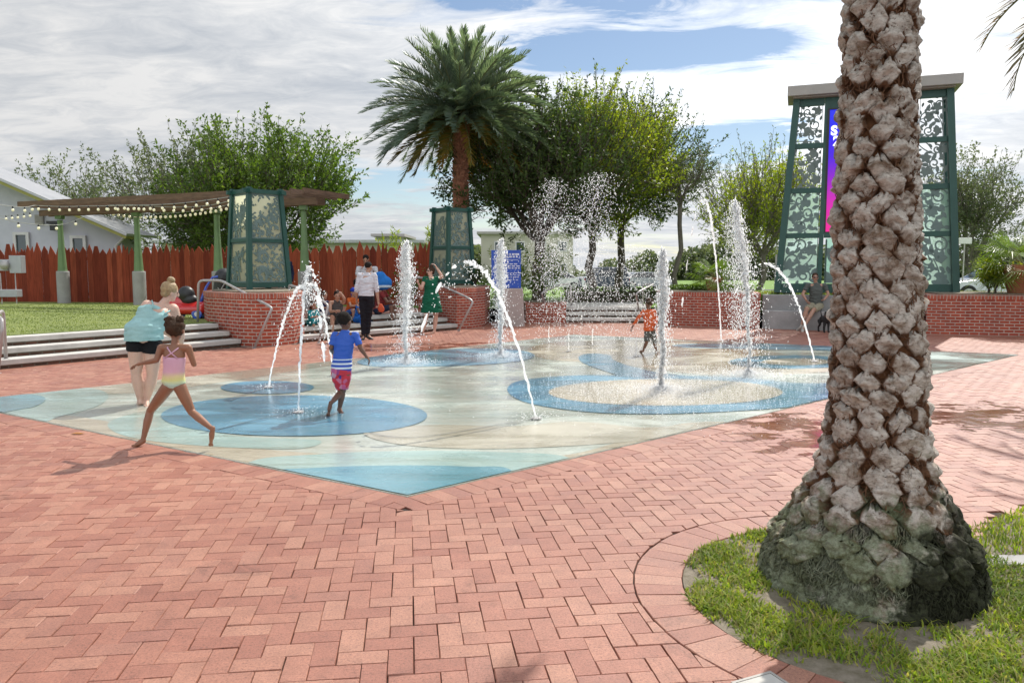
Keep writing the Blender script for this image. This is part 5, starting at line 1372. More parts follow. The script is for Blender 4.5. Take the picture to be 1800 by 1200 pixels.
# ------------------------------------------------------------------ pots and potted plants
m_terra = pmat('terracotta', (.42, .17, .085), (.33, .12, .06), 3, .8, .15, 50)
def pot(loc, r, h, label, name='terracotta_pot'):
    t = empty(name, loc, label, 'plant pot', None)
    b = MB(); b.lathe(loc, [(r * .68, 0), (r * .80, h * .4), (r * .92, h * .78), (r * 1.0, h * .79), (r * 1.03, h), (r * .92, h), (r * .86, h * .86)], 32, cap=False); b.lathe(loc, [(0.01, h * .88), (r * .90, h * .88)], 32, cap=False)
    b.build('pot_body', m_terra, t, smooth=False); return t
lf_fan = leafmat('fan_palm_leaf', [(.10, .17, .035), (.15, .23, .04), (.19, .26, .05)], .42, .4)
def fan_palm(loc, n, pl, bl, label, seed, name='fan_palm', lw=.014, els=(1.4, -.1)):
    rnd = random.Random(seed); t = empty(name, loc, label, 'potted palm'); lv = []; st = MB()
    for i in range(n):
        az = i * 2.4 + rnd.uniform(-.2, .2); el = els[0] + (els[1] - els[0]) * (i + .5) / n; p = V(loc); pts = [p.copy()]; e = el
        for k in range(6): p = p + V((cos(az) * cos(e), sin(az) * cos(e), sin(e))) * pl / 6 * rnd.uniform(.9, 1.1); e -= .10; pts.append(p.copy())
        st.tube(pts, [.012] * 6 + [.007], 5, cap=False)
        ax = (pts[-1] - pts[-2]).normalized(); sd = ax.cross(V((0, 0, 1))).normalized(); nm = sd.cross(ax)
        for j in range(30):
            a = radians(-125 + 250 * j / 29); d = (ax * cos(a) + sd * sin(a) + nm * .12 * cos(a * 2)).normalized(); l = bl * (.72 + .28 * cos(a * .7)) * rnd.uniform(.92, 1.05)
            w = d.cross(nm).normalized() * lw; q = pts[-1]; m_ = q + d * l * .55 + nm * .02; tip = q + d * l - V((0, 0, l * rnd.uniform(.05, .35)))
            lv += [q - w * .3, m_ - w + nm * .004, tip, m_ + w]
    np_mesh('leaves', np.array([tuple(p) for p in lv]), quads_faces(len(lv) // 4), lf_fan, t); st.build('leaf_stalks', m_rach, t); return t
pl = P(1796, 516, 19.0); pl.z = 1.03
pot(V((12.80, 19.25, 1.0)), .50, .74, 'large terracotta pot on the right brick planter wall, holding a fan palm')
fan_palm(V((12.80, 19.25, 1.62)), 26, .75, .72, 'green fan palm growing in the terracotta pot at the right edge', 5)
pot(V((6.0, 22.9, .97)), .26, .42, 'small terracotta pot on the planter wall behind the spray')
fan_palm(V((6.0, 22.9, 1.35)), 16, .45, .52, 'small bright fan palm in the pot behind the falling spray', 6)
fan_palm(V((-.55, 25.8, .6)), 22, .9, .8, 'fan palm growing low between the smaller lantern and the blue board', 16)

# ------------------------------------------------------------------ vehicles
m_tyre = pmat('tyre_rubber', (.02, .02, .02), None, 5, .85, .1); m_rim = pmat('alloy', (.45, .45, .46), None, 4, .3, 0, metal=.8)
def paint(name, c):
    m = pmat(name, c, tuple(x * .9 for x in c), 2, .28, 0, spec=.6); m.node_tree.nodes['Principled BSDF'].inputs['Coat Weight'].default_value = .6; return m
m_cg = pmat('car_glass', (.02, .025, .03), None, 3, .06, 0, spec=.9)
m_red = pmat('tail_lamp', (.45, .02, .015), None, 3, .25, 0); m_hl = pmat('headlamp', (.7, .7, .7), None, 3, .15, 0)
def car(loc, rot, kind, mp, label):
    t = empty(kind[0], (0, 0, 0), label, kind[1], 'parked vehicles beyond the hedge'); Lc, Wc, prof, gl = kind[2]
    def ext(pr, w0, w1, z0, z1):
        b = MB(); n = len(pr); vs = []
        for s in (-1, 1):
            for x, z in pr: f = (z - z0) / max(1e-6, z1 - z0); vs.append((x, s * (w0 + (w1 - w0) * max(0, min(1, f))), z))
        b.add(vs, [tuple(range(n)), tuple(range(2 * n - 1, n - 1, -1))] + [(i + n, (i + 1) % n + n, (i + 1) % n, i) for i in range(n)]); return b
    ext(prof, Wc / 2, Wc / 2 * .93, .4, 1.1).build('body', mp, t, bevel=.05)
    zt = max(z for x, z in gl); zb = min(z for x, z in gl)
    ext(gl, Wc / 2 * .93, Wc / 2 * .76, zb, zt).build('cabin', mp, t, bevel=.04)
    # glass: side panes, windscreens
    cx = sum(x for x, z in gl) / len(gl)
    gg = [(cx + (x - cx) * .90, zb + .05 + (z - zb) * .80) for x, z in gl]
    b = ext(gg, Wc / 2 * .935, Wc / 2 * .795, zb, zt); b.build('side_glass', m_cg, t)
    for (x0, z0), (x1, z1) in ((gl[0], gl[1]), (gl[-2], gl[-1])):
        b = MB(); sgn = 1 if x0 > cx else -1; o = .012 * (1 if (x0 + x1) / 2 > cx else -1)
        b.add([(x0 + (x1 - x0) * .12 + o, y * Wc / 2 * .80, z0 + (z1 - z0) * .12) for y in (-1, 1)] + [(x0 + (x1 - x0) * .86 + o, y * Wc / 2 * .70, z0 + (z1 - z0) * .86) for y in (1, -1)], [(0, 1, 2, 3)]); b.build('windscreen', m_cg, t)
    for sx in (-1, 1):
        for sy in (-1, 1):
            x = sx * Lc * .31; y = sy * (Wc / 2 - .09); r = .36; b = MB(); M = Matrix.Rotation(pi / 2, 4, 'X')
            def ring(prof_, m, nm, par): 
                q = MB(); q.lathe((0, 0, 0), prof_, 22); face_xf(q, Matrix.Translation((x, y, r)) @ M); return q.build(nm, m, par, smooth=False)
            w = ring([(r * .8, -.11), (r, -.09), (r, .09), (r * .8, .11)], m_tyre, 'wheel', t); q = ring([(r * .60, -.125), (r * .62, .125)], m_rim, 'rim', None); q.parent = w; KIDS.setdefault(w.name, []).append(q)
    x0 = min(p[0] for p in prof); x1 = max(p[0] for p in prof)
    for s in (-1, 1):
        b = MB(); b.box((x0 + .02, s * Wc * .40, .86), (.09, .22, .20)); b.build('tail_light', m_red, t)
        b = MB(); b.box((x1 - .03, s * Wc * .38, .74), (.09, .30, .15)); b.build('headlight', m_hl, t)
    b = MB(); b.box((x0 - .02, 0, .48), (.12, Wc * .9, .20)); b.box((x1 + .01, 0, .45), (.10, Wc * .9, .20)); b.build('bumper', m_dark, t, bevel=.02)
    t.location = loc; t.rotation_euler = (0, 0, rot); return t
SUV = ('suv', 'car', (4.4, 1.9, [(-2.1, .35), (-2.15, .9), (-2.1, 1.12), (.75, 1.12), (2.05, 1.02), (2.15, .8), (2.1, .35)], [(-2.08, 1.1), (-2.0, 1.80), (.25, 1.80), (.75, 1.1)]))
SED = ('sedan', 'car', (4.6, 1.8, [(-2.25, .35), (-2.3, .75), (-2.2, .98), (1.0, .96), (2.15, .80), (2.28, .6), (2.2, .3)], [(-1.75, .96), (-1.05, 1.42), (.35, 1.44), (1.15, .95)]))
car(V((6.6, 58.5, .03)), radians(200), SUV, paint('navy_paint', (.03, .045, .08)), 'dark boxy off-road car seen through the falling spray')
car(V((10.4, 60.5, .03)), radians(15), SED, paint('silver_paint', (.35, .37, .39)), 'silver grey sedan parked right of the dark boxy car')
car(V((3.0, 57.5, .03)), radians(190), SED, paint('white_paint_car', (.62, .63, .64)), 'white sedan parked left of the dark boxy car, behind the low wall')
car(V((21.0, 33.5, .25)), radians(172), SED, paint('pale_silver_paint', (.55, .57, .60)), 'pale silver sedan beyond the right planter wall, behind the green shrub')

# ------------------------------------------------------------------ far buildings
def block(name, label, x0, x1, y, dpt, z0, z1, m, wins, roofm=None, over=.5):
    t = empty(name, ((x0 + x1) / 2, y + dpt / 2, z0), label, 'building')
    b = MB(); b.box(((x0 + x1) / 2, y + dpt / 2, (z0 + z1) / 2), (x1 - x0, dpt, z1 - z0)); b.build('wall', m, t)
    b = MB(); b.box(((x0 + x1) / 2, y + dpt / 2, z1 + .15), (x1 - x0 + over * 2, dpt + over * 2, .3)); b.build('roof', roofm or m_gry, t)
    for cx, cz, w, h in wins:
        b = MB(); b.box((cx, y - .02, cz), (w + .3, .16, h + .3)); f = b.build('window', m_offw, t)
        b = MB(); b.box((cx, y - .09, cz), (w, .06, h)); o = b.build('pane', m_glass_d, f); 
    return t
m_beige = pmat('beige_render', (.48, .45, .38), (.42, .39, .33), .6, .9, .1); m_sage = pmat('sage_render', (.32, .36, .20), None, .6, .9, .1)
block('office_building', 'long beige building with a flat roof behind the palm and the oak trees', -3.8, 7.5, 95, 12, -1, 6.0, m_beige, [(-1.6 + i * 2.6, z, .9, 1.0) for i in range(4) for z in (1.8, 4.5)])
block('office_building', 'sage green building end showing over the fence left of the yellow bushes', -16.2, -13.2, 92, 10, -1, 5.6, m_sage, [(-14.7, 3.8, 1.2, 1.2)])
block('warehouse', 'low grey-roofed building showing just above the fence in the middle', -21, -9.8, 80, 14, -1, 4.4, m_beige, [(-18, 2.5, 1.6, 1.2), (-14, 2.5, 1.6, 1.2)], m_roof, .8)
block('warehouse', 'pale low building glimpsed under the dense tree behind the pergola', -34, -23, 75, 12, -1, 4.2, m_beige, [(-30, 2.6, 1.8, 1.2), (-26.5, 2.6, 1.8, 1.2)], m_roof, .8)
t = empty('street_sign', (19.2, 33, .3), 'small white street sign on a thin pole to the right of the tower', 'sign')
b = MB(); b.tube([(19.3, 33, .2), (19.3, 33, 2.9)], .03, 6); b.build('pole', m_metal, t)
b = MB(); b.box((19.3, 32.95, 2.85), (.55, .03, .26)); b.build('board', m_white, t, bevel=.01)
t = empty('street_lamp', (16.5, 60, 0), 'thin grey lamp pole in the distance left of the tower', 'lamp')
b = MB(); b.tube([(21.2, 62, 0), (21.2, 62, 5.2)], [.09, .06], 8); b.build('pole', m_metal, t)
b = MB(); b.box((21.5, 62, 5.2), (.8, .25, .12)); b.build('lamp_head', m_metal, t, bevel=.02)

# ------------------------------------------------------------------ toy car by the handrail
m_tred = paint('toy_red', (.55, .02, .015)); m_tblue = paint('toy_blue', (.02, .08, .45))
tl = V((-7.75, 18.35, TZ)); t = empty('push_car', tl, 'red ride-on toy push car with blue handle, on the lawn beside the handrail', 'toy car')
b = MB(); c = tl
for p0, p1, r0, r1 in (((-.38, 0, .26), (.38, 0, .26), .17, .15), ((-.3, -.12, .22), (.36, -.12, .22), .12, .12), ((-.3, .12, .22), (.36, .12, .22), .12, .12), ((-.32, 0, .40), (-.15, 0, .42), .12, .10)):
    b.cap(c + V(p0), c + V(p1), r0, r1)
remeshed(b, .02, 'body', m_tred, t, 3)
for sx in (-.25, .30):
    for sy in (-.2, .2):
        q = MB(); q.lathe((0, 0, 0), [(.09, -.035), (.12, -.03), (.12, .03), (.09, .035)], 18); face_xf(q, Matrix.Translation(c + V((sx, sy, .12))) @ Matrix.Rotation(pi / 2, 4, 'X')); w_ = q.build('wheel', m_tblue, t)
        q = MB(); q.lathe((0, 0, 0), [(.05, -.042), (.055, .042)], 14); face_xf(q, Matrix.Translation(c + V((sx, sy, .12))) @ Matrix.Rotation(pi / 2, 4, 'X')); q.build('hub', m_white, w_)
b = MB(); b.tube([c + V(p) for p in ((.30, 0, .30), (.36, 0, .5), (.46, 0, .75), (.62, 0, .98), (.75, 0, 1.0))], [.045, .04, .03, .028, .03], 8); b.build('push_handle', m_tblue, t, smooth=True)
b = MB(); b.ell(c + V((-.02, 0, .58)), (.20, .16, .20)); b.ell(c + V((.05, 0, .45)), (.20, .15, .14)); remeshed(b, .02, 'seat_bag', m_dark, t, 2)
# folded trolley at the planter
t = empty('stroller', (-6.9, 19.6, TZ), 'black folding stroller half hidden behind the larger lantern', 'stroller')
c = V((-6.35, 20.3, 1.1)) ; c = V((P(388, 490, 20.6).x, 20.6, TZ))
b = MB(); b.cap(c + V((0, 0, .45)), c + V((.1, 0, .95)), .22, .26); remeshed(b, .02, 'canopy', m_dark, t, 2)
for s in (-.22, .22):
    b = MB(); b.tube([c + V((-.25, s, .12)), c + V((.05, s, .6)), c + V((.35, s, 1.05))], .016, 6); b.tube([c + V((.3, s, .12)), c + V((.0, s, .7))], .016, 6); b.build('frame', m_metal, t)
    for x in (-.25, .3):
        q = MB(); q.lathe((0, 0, 0), [(.10, -.02), (.12, 0), (.10, .02)], 14); face_xf(q, Matrix.Translation(c + V((x, s, .12))) @ Matrix.Rotation(pi / 2, 4, 'X')); q.build('wheel', m_tyre, t)

# ------------------------------------------------------------------ people
def skinmat(name, c):
    m = pmat(name, c, tuple(x * .85 for x in c), 9, .5, .03, 60); b = m.node_tree.nodes['Principled BSDF']; b.inputs['Subsurface Weight'].default_value = .12
    b.inputs['Subsurface Radius'].default_value = (.02, .008, .004); b.inputs['Subsurface Scale'].default_value = .5; return m
sk_brown = skinmat('skin_brown', (.27, .125, .07)); sk_dark = skinmat('skin_dark', (.15, .07, .042)); sk_pale = skinmat('skin_pale', (.60, .38, .29)); sk_tan = skinmat('skin_tan', (.42, .235, .16))
def cloth(name, c, c2=None, sc=8): return pmat(name, c, c2 or tuple(x * .8 for x in c), sc, .85, .35, 14, spec=.2, bdist=.02)
hr_black = pmat('hair_black', (.012, .010, .009), (.022, .016, .013), 30, .85, .8, 60, stretch=(1, 1, 3), spec=.15); hr_brown = pmat('hair_brown', (.07, .038, .022), (.035, .02, .012), 25, .8, .8, 60, spec=.2); hr_blond = pmat('hair_blond', (.42, .30, .15), (.22, .14, .07), 25, .5, .8, 60)
m_eye = pmat('eye_dark', (.02, .015, .01), None, 3, .2, 0); m_lip = pmat('lips', (.35, .10, .08), None, 3, .5, 0); m_sun = pmat('sunglass_lens', (.008, .008, .01), None, 3, .08, 0, spec=.8)
def loft(b, secs, n=28, wav=None):
    vs = []; m = len(secs)
    for k, (c, x, y, rx, ry) in enumerate(secs):
        for i in range(n):
            a = 2 * pi * i / n; f = 1 + (wav[k] * sin(a * 7 + k) if wav else 0); f2 = f
            vs.append(V(c) + x * cos(a) * rx * f + y * sin(a) * ry * f2)
    fs = [(k * n + i, k * n + (i + 1) % n, (k + 1) * n + (i + 1) % n, (k + 1) * n + i) for k in range(m - 1) for i in range(n)]
    fs.append(tuple(range(n - 1, -1, -1))); fs.append(tuple((m - 1) * n + i for i in range(n))); b.add(vs, fs)
def orth(x, up):
    x = V(x); x = (x - up * x.dot(up)).normalized(); return x
def person(label, Y0, J, s=1.0, hs=1.0, fat=1.0, fw=(0, 1, 0), face=(0, 1, 0), skin=sk_tan, hair=hr_black, hstyle='short', clothes=(), vox=.012, glasses=False, group=None, grip=.5, shoes=None, legscale=1.0, tilt=(0, 0, 1)):
    K = {k: (P(v[0], v[1], Y0 + v[2]) if not isinstance(v, V) else v) for k, v in J.items()}
    for a, d in (('toL', None), ('toR', None)):
        pass
    root = empty('person', (K['pel'].x, K['pel'].y, min(K['toL'].z, K['toR'].z)), label, 'person', group)
    shm = (K['shL'] + K['shR']) / 2; up = (shm - K['pel']).normalized(); rt_ = orth(K['shR'] - K['shL'], up); fw = V(fw)
    f_ = up.cross(rt_); f_ = f_ if f_.dot(fw) > 0 else -f_; M3 = Matrix((rt_, f_, up)).transposed()
    TL = (shm - K['pel']).length; sf = s * fat
    def at(t): return K['pel'].lerp(shm, t)
    b = MB()
    b.ell(at(.78), (.148 * sf, .098 * sf, TL * .30), M3); b.ell(at(.42), (.128 * sf, .092 * sf, TL * .34), M3); b.ell(at(.03), (.150 * sf, .105 * sf, .115 * s), M3)
    b.cap(K['shL'].lerp(shm, .1), K['shR'].lerp(shm, .1), .052 * s, .052 * s); b.ell(at(.93), (.11 * sf, .07 * s, .07 * s), M3)
    hd = K['head']; b.cap(shm, hd - V(tilt).normalized() * .06 * hs, .052 * s, .048 * s)
    for S in 'LR':
        b.cap(K['sh' + S], K['el' + S], .050 * sf, .038 * s * fat ** .5); e, w = K['el' + S], K['wr' + S]; b.cap(e, e.lerp(w, .35), .038 * s * fat ** .5, .039 * s * fat ** .5); b.cap(e.lerp(w, .35), w, .039 * s * fat ** .5, .025 * s)
        h, k, a = K['hip' + S], K['kn' + S], K['an' + S]; lf = legscale * s * fat ** .7
        b.cap(h, h.lerp(k, .5), .088 * lf, .076 * lf); b.cap(h.lerp(k, .5), k, .076 * lf, .054 * lf); b.cap(k, k.lerp(a, .35), .052 * lf, .056 * lf); b.cap(k.lerp(a, .35), a, .056 * lf, .033 * s)
        to = K['to' + S]; hl = a + (a - to).normalized() * .035 * s; 
        dn = orth(V((0, 0, -1)) if abs((to - a).normalized().z) < .8 else (k - a), (to - a).normalized()); 
        he = a - (k - a).normalized() * .045 * s - (to - a).normalized() * .02 * s if 'hl' + S not in K else K['hl' + S]
        b.cap(he, a, .032 * s, .034 * s); b.cap(he, he.lerp(to, .6), .032 * s, .034 * s); b.cap(a.lerp(to, .35), to, .030 * s, .022 * s)
        d = (w - e).normalized(); 
        if 'ha' + S in K: d = (K['ha' + S] - w).normalized()
        b.cap(w, w + d * .03 * s, .026 * s, .028 * s)
    # head
    u = V(tilt).normalized(); fc = orth(V(face), u); r_ = fc.cross(u); MH = Matrix((r_, fc, u)).transposed()
    def hp(x, y, z): return hd + (r_ * x + fc * y + u * z) * hs
    b.ell(hp(0, -.005, .025), (.074 * hs, .092 * hs, .088 * hs), MH); b.ell(hp(0, .022, -.045), (.054 * hs, .062 * hs, .062 * hs), MH); b.ell(hp(0, .05, -.085), (.030 * hs, .030 * hs, .026 * hs), MH)
    b.cap(hp(0, .085, .02), hp(0, .104, -.022), .010 * hs, .016 * hs)
    for sg in (-1, 1): b.ell(hp(sg * .076, -.005, -.01), (.012 * hs, .02 * hs, .032 * hs), MH)
    # hands: palm and separate fingers
    ex = MB()
    for S in 'LR':
        e, w = K['el' + S], K['wr' + S]; d = (w - e).normalized()
        if 'ha' + S in K: d = (K['ha' + S] - w).normalized()
        side = orth(f_ if abs(d.dot(f_)) < .9 else rt_, d); nm = d.cross(side); 
        if nm.dot(rt_) * (1 if S == 'L' else -1) < 0: nm = -nm
        MP = Matrix((side, nm, d)).transposed(); pc = w + d * .05 * s
        b.ell(pc, (.038 * s, .016 * s, .048 * s), MP, 12, 8)
        for q in range(4):
            o = (q - 1.5) * .0185 * s; b0 = w + d * .085 * s + side * o; L1 = (.040, .046, .044, .034)[q] * s; g = grip * (.8 + .12 * q)
            d1_ = (d * cos(g) + nm * sin(g)).normalized(); d2_ = (d * cos(g * 2.1) + nm * sin(g * 2.1)).normalized(); k1 = b0 + d1_ * L1; ex.cap(b0, k1, .0088 * s, .0080 * s, 7); ex.cap(k1, k1 + d2_ * L1 * .8, .0080 * s, .0066 * s, 7)
        b0 = w + d * .03 * s + side * .03 * s; k1 = b0 + (d * .75 + side * .65 + nm * .2).normalized() * .035 * s; ex.cap(b0, k1, .011 * s, .0095 * s, 7); ex.cap(k1, k1 + (d * .95 + side * .1 + nm * .3).normalized() * .028 * s, .0095 * s, .0075 * s, 7)
    # toes
    for S in 'LR':
        a, to = K['an' + S], K['to' + S]; 
        if shoes is None:
            he = a - (K['kn' + S] - a).normalized() * .045 * s; d = (to - he).normalized(); sd = orth(rt_, d)
            for q in range(5): ex.cap(to + sd * (q - 2) * .0135 * s * .9, to + sd * (q - 2) * .0135 * s + d * (.026 - abs(q - 1) * .003) * s, .009 * s, .0075 * s, 6)
    body = remeshed(b, vox, 'body', skin, root, 3, ex)
    # face details
    if glasses:
        q = MB()
        for sg in (-1, 1): q.ell(hp(sg * .032, .088, .012), (.027 * hs, .012 * hs, .020 * hs), MH, 10, 6)
        q.beam(hp(-.03, .094, .02), hp(.03, .094, .02), .006, .006)
        for sg in (-1, 1): q.beam(hp(sg * .055, .08, .018), hp(sg * .08, -.01, .012), .005, .006)
        q.build('sunglasses', m_sun, root, smooth=True)
    else:
        for sg in (-1, 1):
            q = MB(); q.ell(hp(sg * .030, .078, .008), (.012 * hs, .008 * hs, .008 * hs), MH, 10, 6); q.build('eye', m_eye, root, smooth=True)
    q = MB(); q.ell(hp(0, .082, -.055), (.022 * hs, .008 * hs, .007 * hs), MH, 10, 6); q.build('mouth', m_lip, root, smooth=True)
    # hair
    def hairball(b_, c, r, amp, fr, M=MH, nu=30, nv=20):
        q = MB(); q.ell(c, r, M, nu, nv)
        for p in q.v:
            P_ = V(p); dirn = (P_ - V(c)); n_ = mno.noise(P_ * fr / hs) + .5 * mno.noise(P_ * fr * 2.3 / hs); P_ = P_ + dirn.normalized() * amp * n_ * hs; b_.v.append(tuple(P_))
        o = len(b_.v) - len(q.v)
        for f in q.f: b_.f.append(tuple(i + o for i in f)); b_.m.append(0)
    if hstyle:
        q = MB()
        if hstyle == 'short': hairball(q, hp(0, -.018, .042), (.083 * hs, .092 * hs, .088 * hs), .010, 30)
        elif hstyle == 'buzz': hairball(q, hp(0, -.014, .038), (.080 * hs, .093 * hs, .084 * hs), .004, 60)
        elif hstyle == 'curly':
            hairball(q, hp(0, -.02, .035), (.093 * hs, .100 * hs, .095 * hs), .022, 26); hairball(q, hp(.055, -.03, .105), (.042 * hs, .042 * hs, .040 * hs), .022, 34, nu=20, nv=14); hairball(q, hp(-.045, -.05, .10), (.04 * hs, .04 * hs, .036 * hs), .022, 34, nu=20, nv=14)
            hairball(q, hp(0, -.07, .03), (.07 * hs, .055 * hs, .07 * hs), .02, 34, nu=20, nv=14)
        elif hstyle == 'bun':
            hairball(q, hp(0, -.022, .036), (.086 * hs, .096 * hs, .094 * hs), .008, 34); hairball(q, hp(0, -.02, .145), (.045 * hs, .045 * hs, .036 * hs), .012, 40, nu=20, nv=14); hairball(q, hp(0, -.05, -.03), (.06 * hs, .05 * hs, .05 * hs), .01, 30)
        elif hstyle == 'long':
            hairball(q, hp(0, -.022, .036), (.088 * hs, .098 * hs, .094 * hs), .008, 30); hairball(q, hp(0, -.06, -.07), (.08 * hs, .05 * hs, .12 * hs), .012, 24)
        q.build('hair', hair, root, smooth=True)
    # clothes
    for C_ in clothes:
        kind, m = C_[0], C_[1]; o = C_[2] if len(C_) > 2 else {}; q = MB()
        if kind == 'shirt':
            hem = o.get('hem', -.06); R_ = o.get('r', 1.0)
            loft(q, [(at(hem), rt_, f_, .162 * sf * R_, .122 * sf * R_), (at(.15), rt_, f_, .158 * sf * R_, .120 * sf * R_), (at(.45), rt_, f_, .146 * sf * R_, .112 * sf * R_), (at(.75), rt_, f_, .162 * sf * R_, .112 * sf * R_), (at(.93), rt_, f_, .158 * sf, .085 * sf), (at(1.03), rt_, f_, .125 * sf, .070 * sf), (at(1.10), rt_, f_, .075 * sf, .060 * s), (at(1.15), rt_, f_, .060 * sf, .056 * s)])
            for S in 'LR':
                f = o.get('sleeve', .55); 
                if f > 0:
                    q.cap(K['sh' + S].lerp(shm, .25), K['sh' + S], .058 * sf, .060 * sf); e = K['sh' + S].lerp(K['el' + S], min(f, 1)); q.fru(K['sh' + S], e, .060 * sf, .056 * sf)
                    if f > 1: q.cap(K['el' + S], K['el' + S], .05 * sf, .05 * sf); q.fru(K['el' + S], K['el' + S].lerp(K['wr' + S], f - 1), .050 * sf, .040 * sf)
            remeshed(q, max(vox * .8, .006), o.get('name', 'shirt'), m, root, 2, fold=.011 * s)
        elif kind == 'pants':
            w = o.get('waist', .16); loft(q, [(at(-.13), rt_, f_, .155 * sf, .120 * sf), (at(0), rt_, f_, .168 * sf, .126 * sf), (at(w), rt_, f_, .150 * sf, .114 * sf)])
            for S in 'LR':
                h, k, a = K['hip' + S], K['kn' + S], K['an' + S]; f = o.get('len', .6); lf = legscale * s * fat ** .7; w1 = o.get('w', 1.0)
                q.cap(h, h.lerp(k, .1), .096 * lf, .096 * lf)
                q.fru(h, h.lerp(k, min(1, f)), .098 * lf, (.098 - .026 * min(1, f)) * lf * w1)
                if f > 1: q.cap(k, k, .066 * lf, .066 * lf); q.fru(k, k.lerp(a, f - 1), .068 * lf, .055 * lf)
            remeshed(q, max(vox * .8, .006), o.get('name', 'trousers'), m, root, 2, fold=.009 * s)
        elif kind == 'brief':
            loft(q, [(at(-.15), rt_, f_, .075 * sf, .075 * sf), (at(-.06), rt_, f_, .135 * sf, .116 * sf), (at(.02), rt_, f_, .163 * sf, .122 * sf), (at(.15), rt_, f_, .150 * sf, .114 * sf), (at(.42), rt_, f_, .141 * sf, .106 * sf), (at(.66), rt_, f_, .152 * sf, .108 * sf), (at(.74), rt_, f_, .150 * sf, .104 * sf)])
            remeshed(q, max(vox * .7, .005), 'swimsuit', m, root, 2)
            q = MB(); bk = -f_
            for sg in (-1, 1):
                q.tube([at(.72) + rt_ * sg * .085 * sf + bk * .094 * sf, at(.88) + rt_ * sg * -.01 * sf + bk * .098 * sf, at(1.0) - rt_ * sg * .07 * sf + bk * .065 * s, at(1.05) - rt_ * sg * .08 * sf], .0065 * s * 1.4, 6)
            q.build('straps', m, root, smooth=True)
        elif kind == 'tank':
            R_ = o.get('r', 1.0)
            hx = V((rt_.x, rt_.y, 0)).normalized(); hy = V((-hx.y, hx.x, 0)); loft(q, [(K['pel'] + V((0, 0, -.055)), hx, hy, .160 * sf, .128 * sf), (K['pel'] + V((0, 0, .10)) + (at(.2) - K['pel']) * .3, hx, hy, .158 * sf, .126 * sf), (at(.42), rt_, f_, .138 * sf, .108 * sf), (at(.70), rt_, f_, .156 * sf, .106 * sf), (at(.86), rt_, f_, .136 * sf, .096 * sf), (at(.95), rt_, f_, .085 * sf, .080 * sf)])
            remeshed(q, vox, 'tank_top', m, root, 3, fold=.013)
            q = MB()
            for sg in (-1, 1): q.tube([at(.80) + rt_ * sg * .05 * sf - f_ * .108 * sf, at(.95) + rt_ * sg * .07 * sf - f_ * .085 * sf, at(1.06) + rt_ * sg * .085 * sf - f_ * .02, at(.9) + rt_ * sg * .08 * sf + f_ * .09 * sf], .009 * s, 6)
            q.build('shoulder_straps', m, root, smooth=True)
        elif kind == 'dress':
            hz = o['hem']; c0 = K['pel'].copy(); c0.z = hz; rr_ = o.get('r', .27)
            loft(q, [(c0, rt_, f_, rr_ * s, rr_ * .85 * s), (c0.lerp(K['pel'], .5), rt_, f_, rr_ * .92 * s, rr_ * .74 * s), (K['pel'], rt_, f_, .19 * sf, .15 * sf), (at(.35), rt_, f_, .150 * sf, .12 * sf), (at(.7), rt_, f_, .160 * sf, .13 * sf), (at(.93), rt_, f_, .158 * sf, .09 * sf), (at(1.03), rt_, f_, .09 * sf, .06 * sf)], 42, [.05, .03, .01, 0, 0, 0, 0])
            for S in 'LR': q.cap(K['sh' + S].lerp(shm, .3), K['sh' + S], .055 * sf, .058 * sf); q.fru(K['sh' + S], K['sh' + S].lerp(K['el' + S], .35), .060 * sf, .056 * sf)
            remeshed(q, vox, 'dress', m, root, 1, fold=.012)
        elif kind == 'cap':
            q.ell(hp(0, -.005, .05), (.086 * hs, .098 * hs, .078 * hs), MH, 20, 12); br = o.get('brim', 1)
            q.ell(hp(0, br * .10, .045), (.06 * hs, .06 * hs, .008 * hs), MH, 16, 6); q.build('cap', m, root, smooth=True)
    if shoes is not None:
        for S in 'LR':
            a, to = K['an' + S], K['to' + S]; q = MB(); he = a - (K['kn' + S] - a).normalized() * .045 * s
            q.cap(he, he.lerp(to, .9), .042 * s, .036 * s); q.cap(he, a, .04 * s, .040 * s); remeshed(q, .012, 'shoe', shoes, root, 2)
    return root, K

# gradient swimsuit and striped rash shirt
def zgrad(name, stops, z0, z1, rough=.6, interp='LINEAR', nz=0):
    m, nt, b = new_mat(name); tcx = nt.nodes.new('ShaderNodeTexCoord'); gp_ = nt.nodes.new('ShaderNodeNewGeometry'); sp_ = nt.nodes.new('ShaderNodeSeparateXYZ'); L(nt, gp_.outputs['Position'], sp_.inputs[0])
    mr = N(nt, 'ShaderNodeMapRange'); L(nt, sp_.outputs[2], mr.inputs[0]); mr.inputs[1].default_value = z0; mr.inputs[2].default_value = z1
    v = mr.outputs[0]
    if nz: v = math_(nt, 'ADD', v, math_(nt, 'MULTIPLY', math_(nt, 'SUBTRACT', noise(nt, tcx.outputs['Object'], 14, 3), .5), nz))
    r = ramp(nt, stops, interp); L(nt, v, r.inputs[0]); L(nt, r.outputs[0], b.inputs['Base Color']); b.inputs['Roughness'].default_value = rough
    bump(nt, b, noise(nt, tcx.outputs['Object'], 16, 4), .4, .02); return m
gy = G(248, 785)                                                      # girl: planted foot
YG = gy.y
pz = P(305, 668, YG).z
m_suit = zgrad('swimsuit_fabric', [(0, (.45, .62, .66)), (.22, (.42, .62, .55)), (.36, (.62, .60, .22)), (.46, (.66, .55, .30)), (.58, (.62, .36, .44)), (1, (.60, .36, .48))], P(305, 690, YG).z, P(305, 625, YG).z, nz=.12)
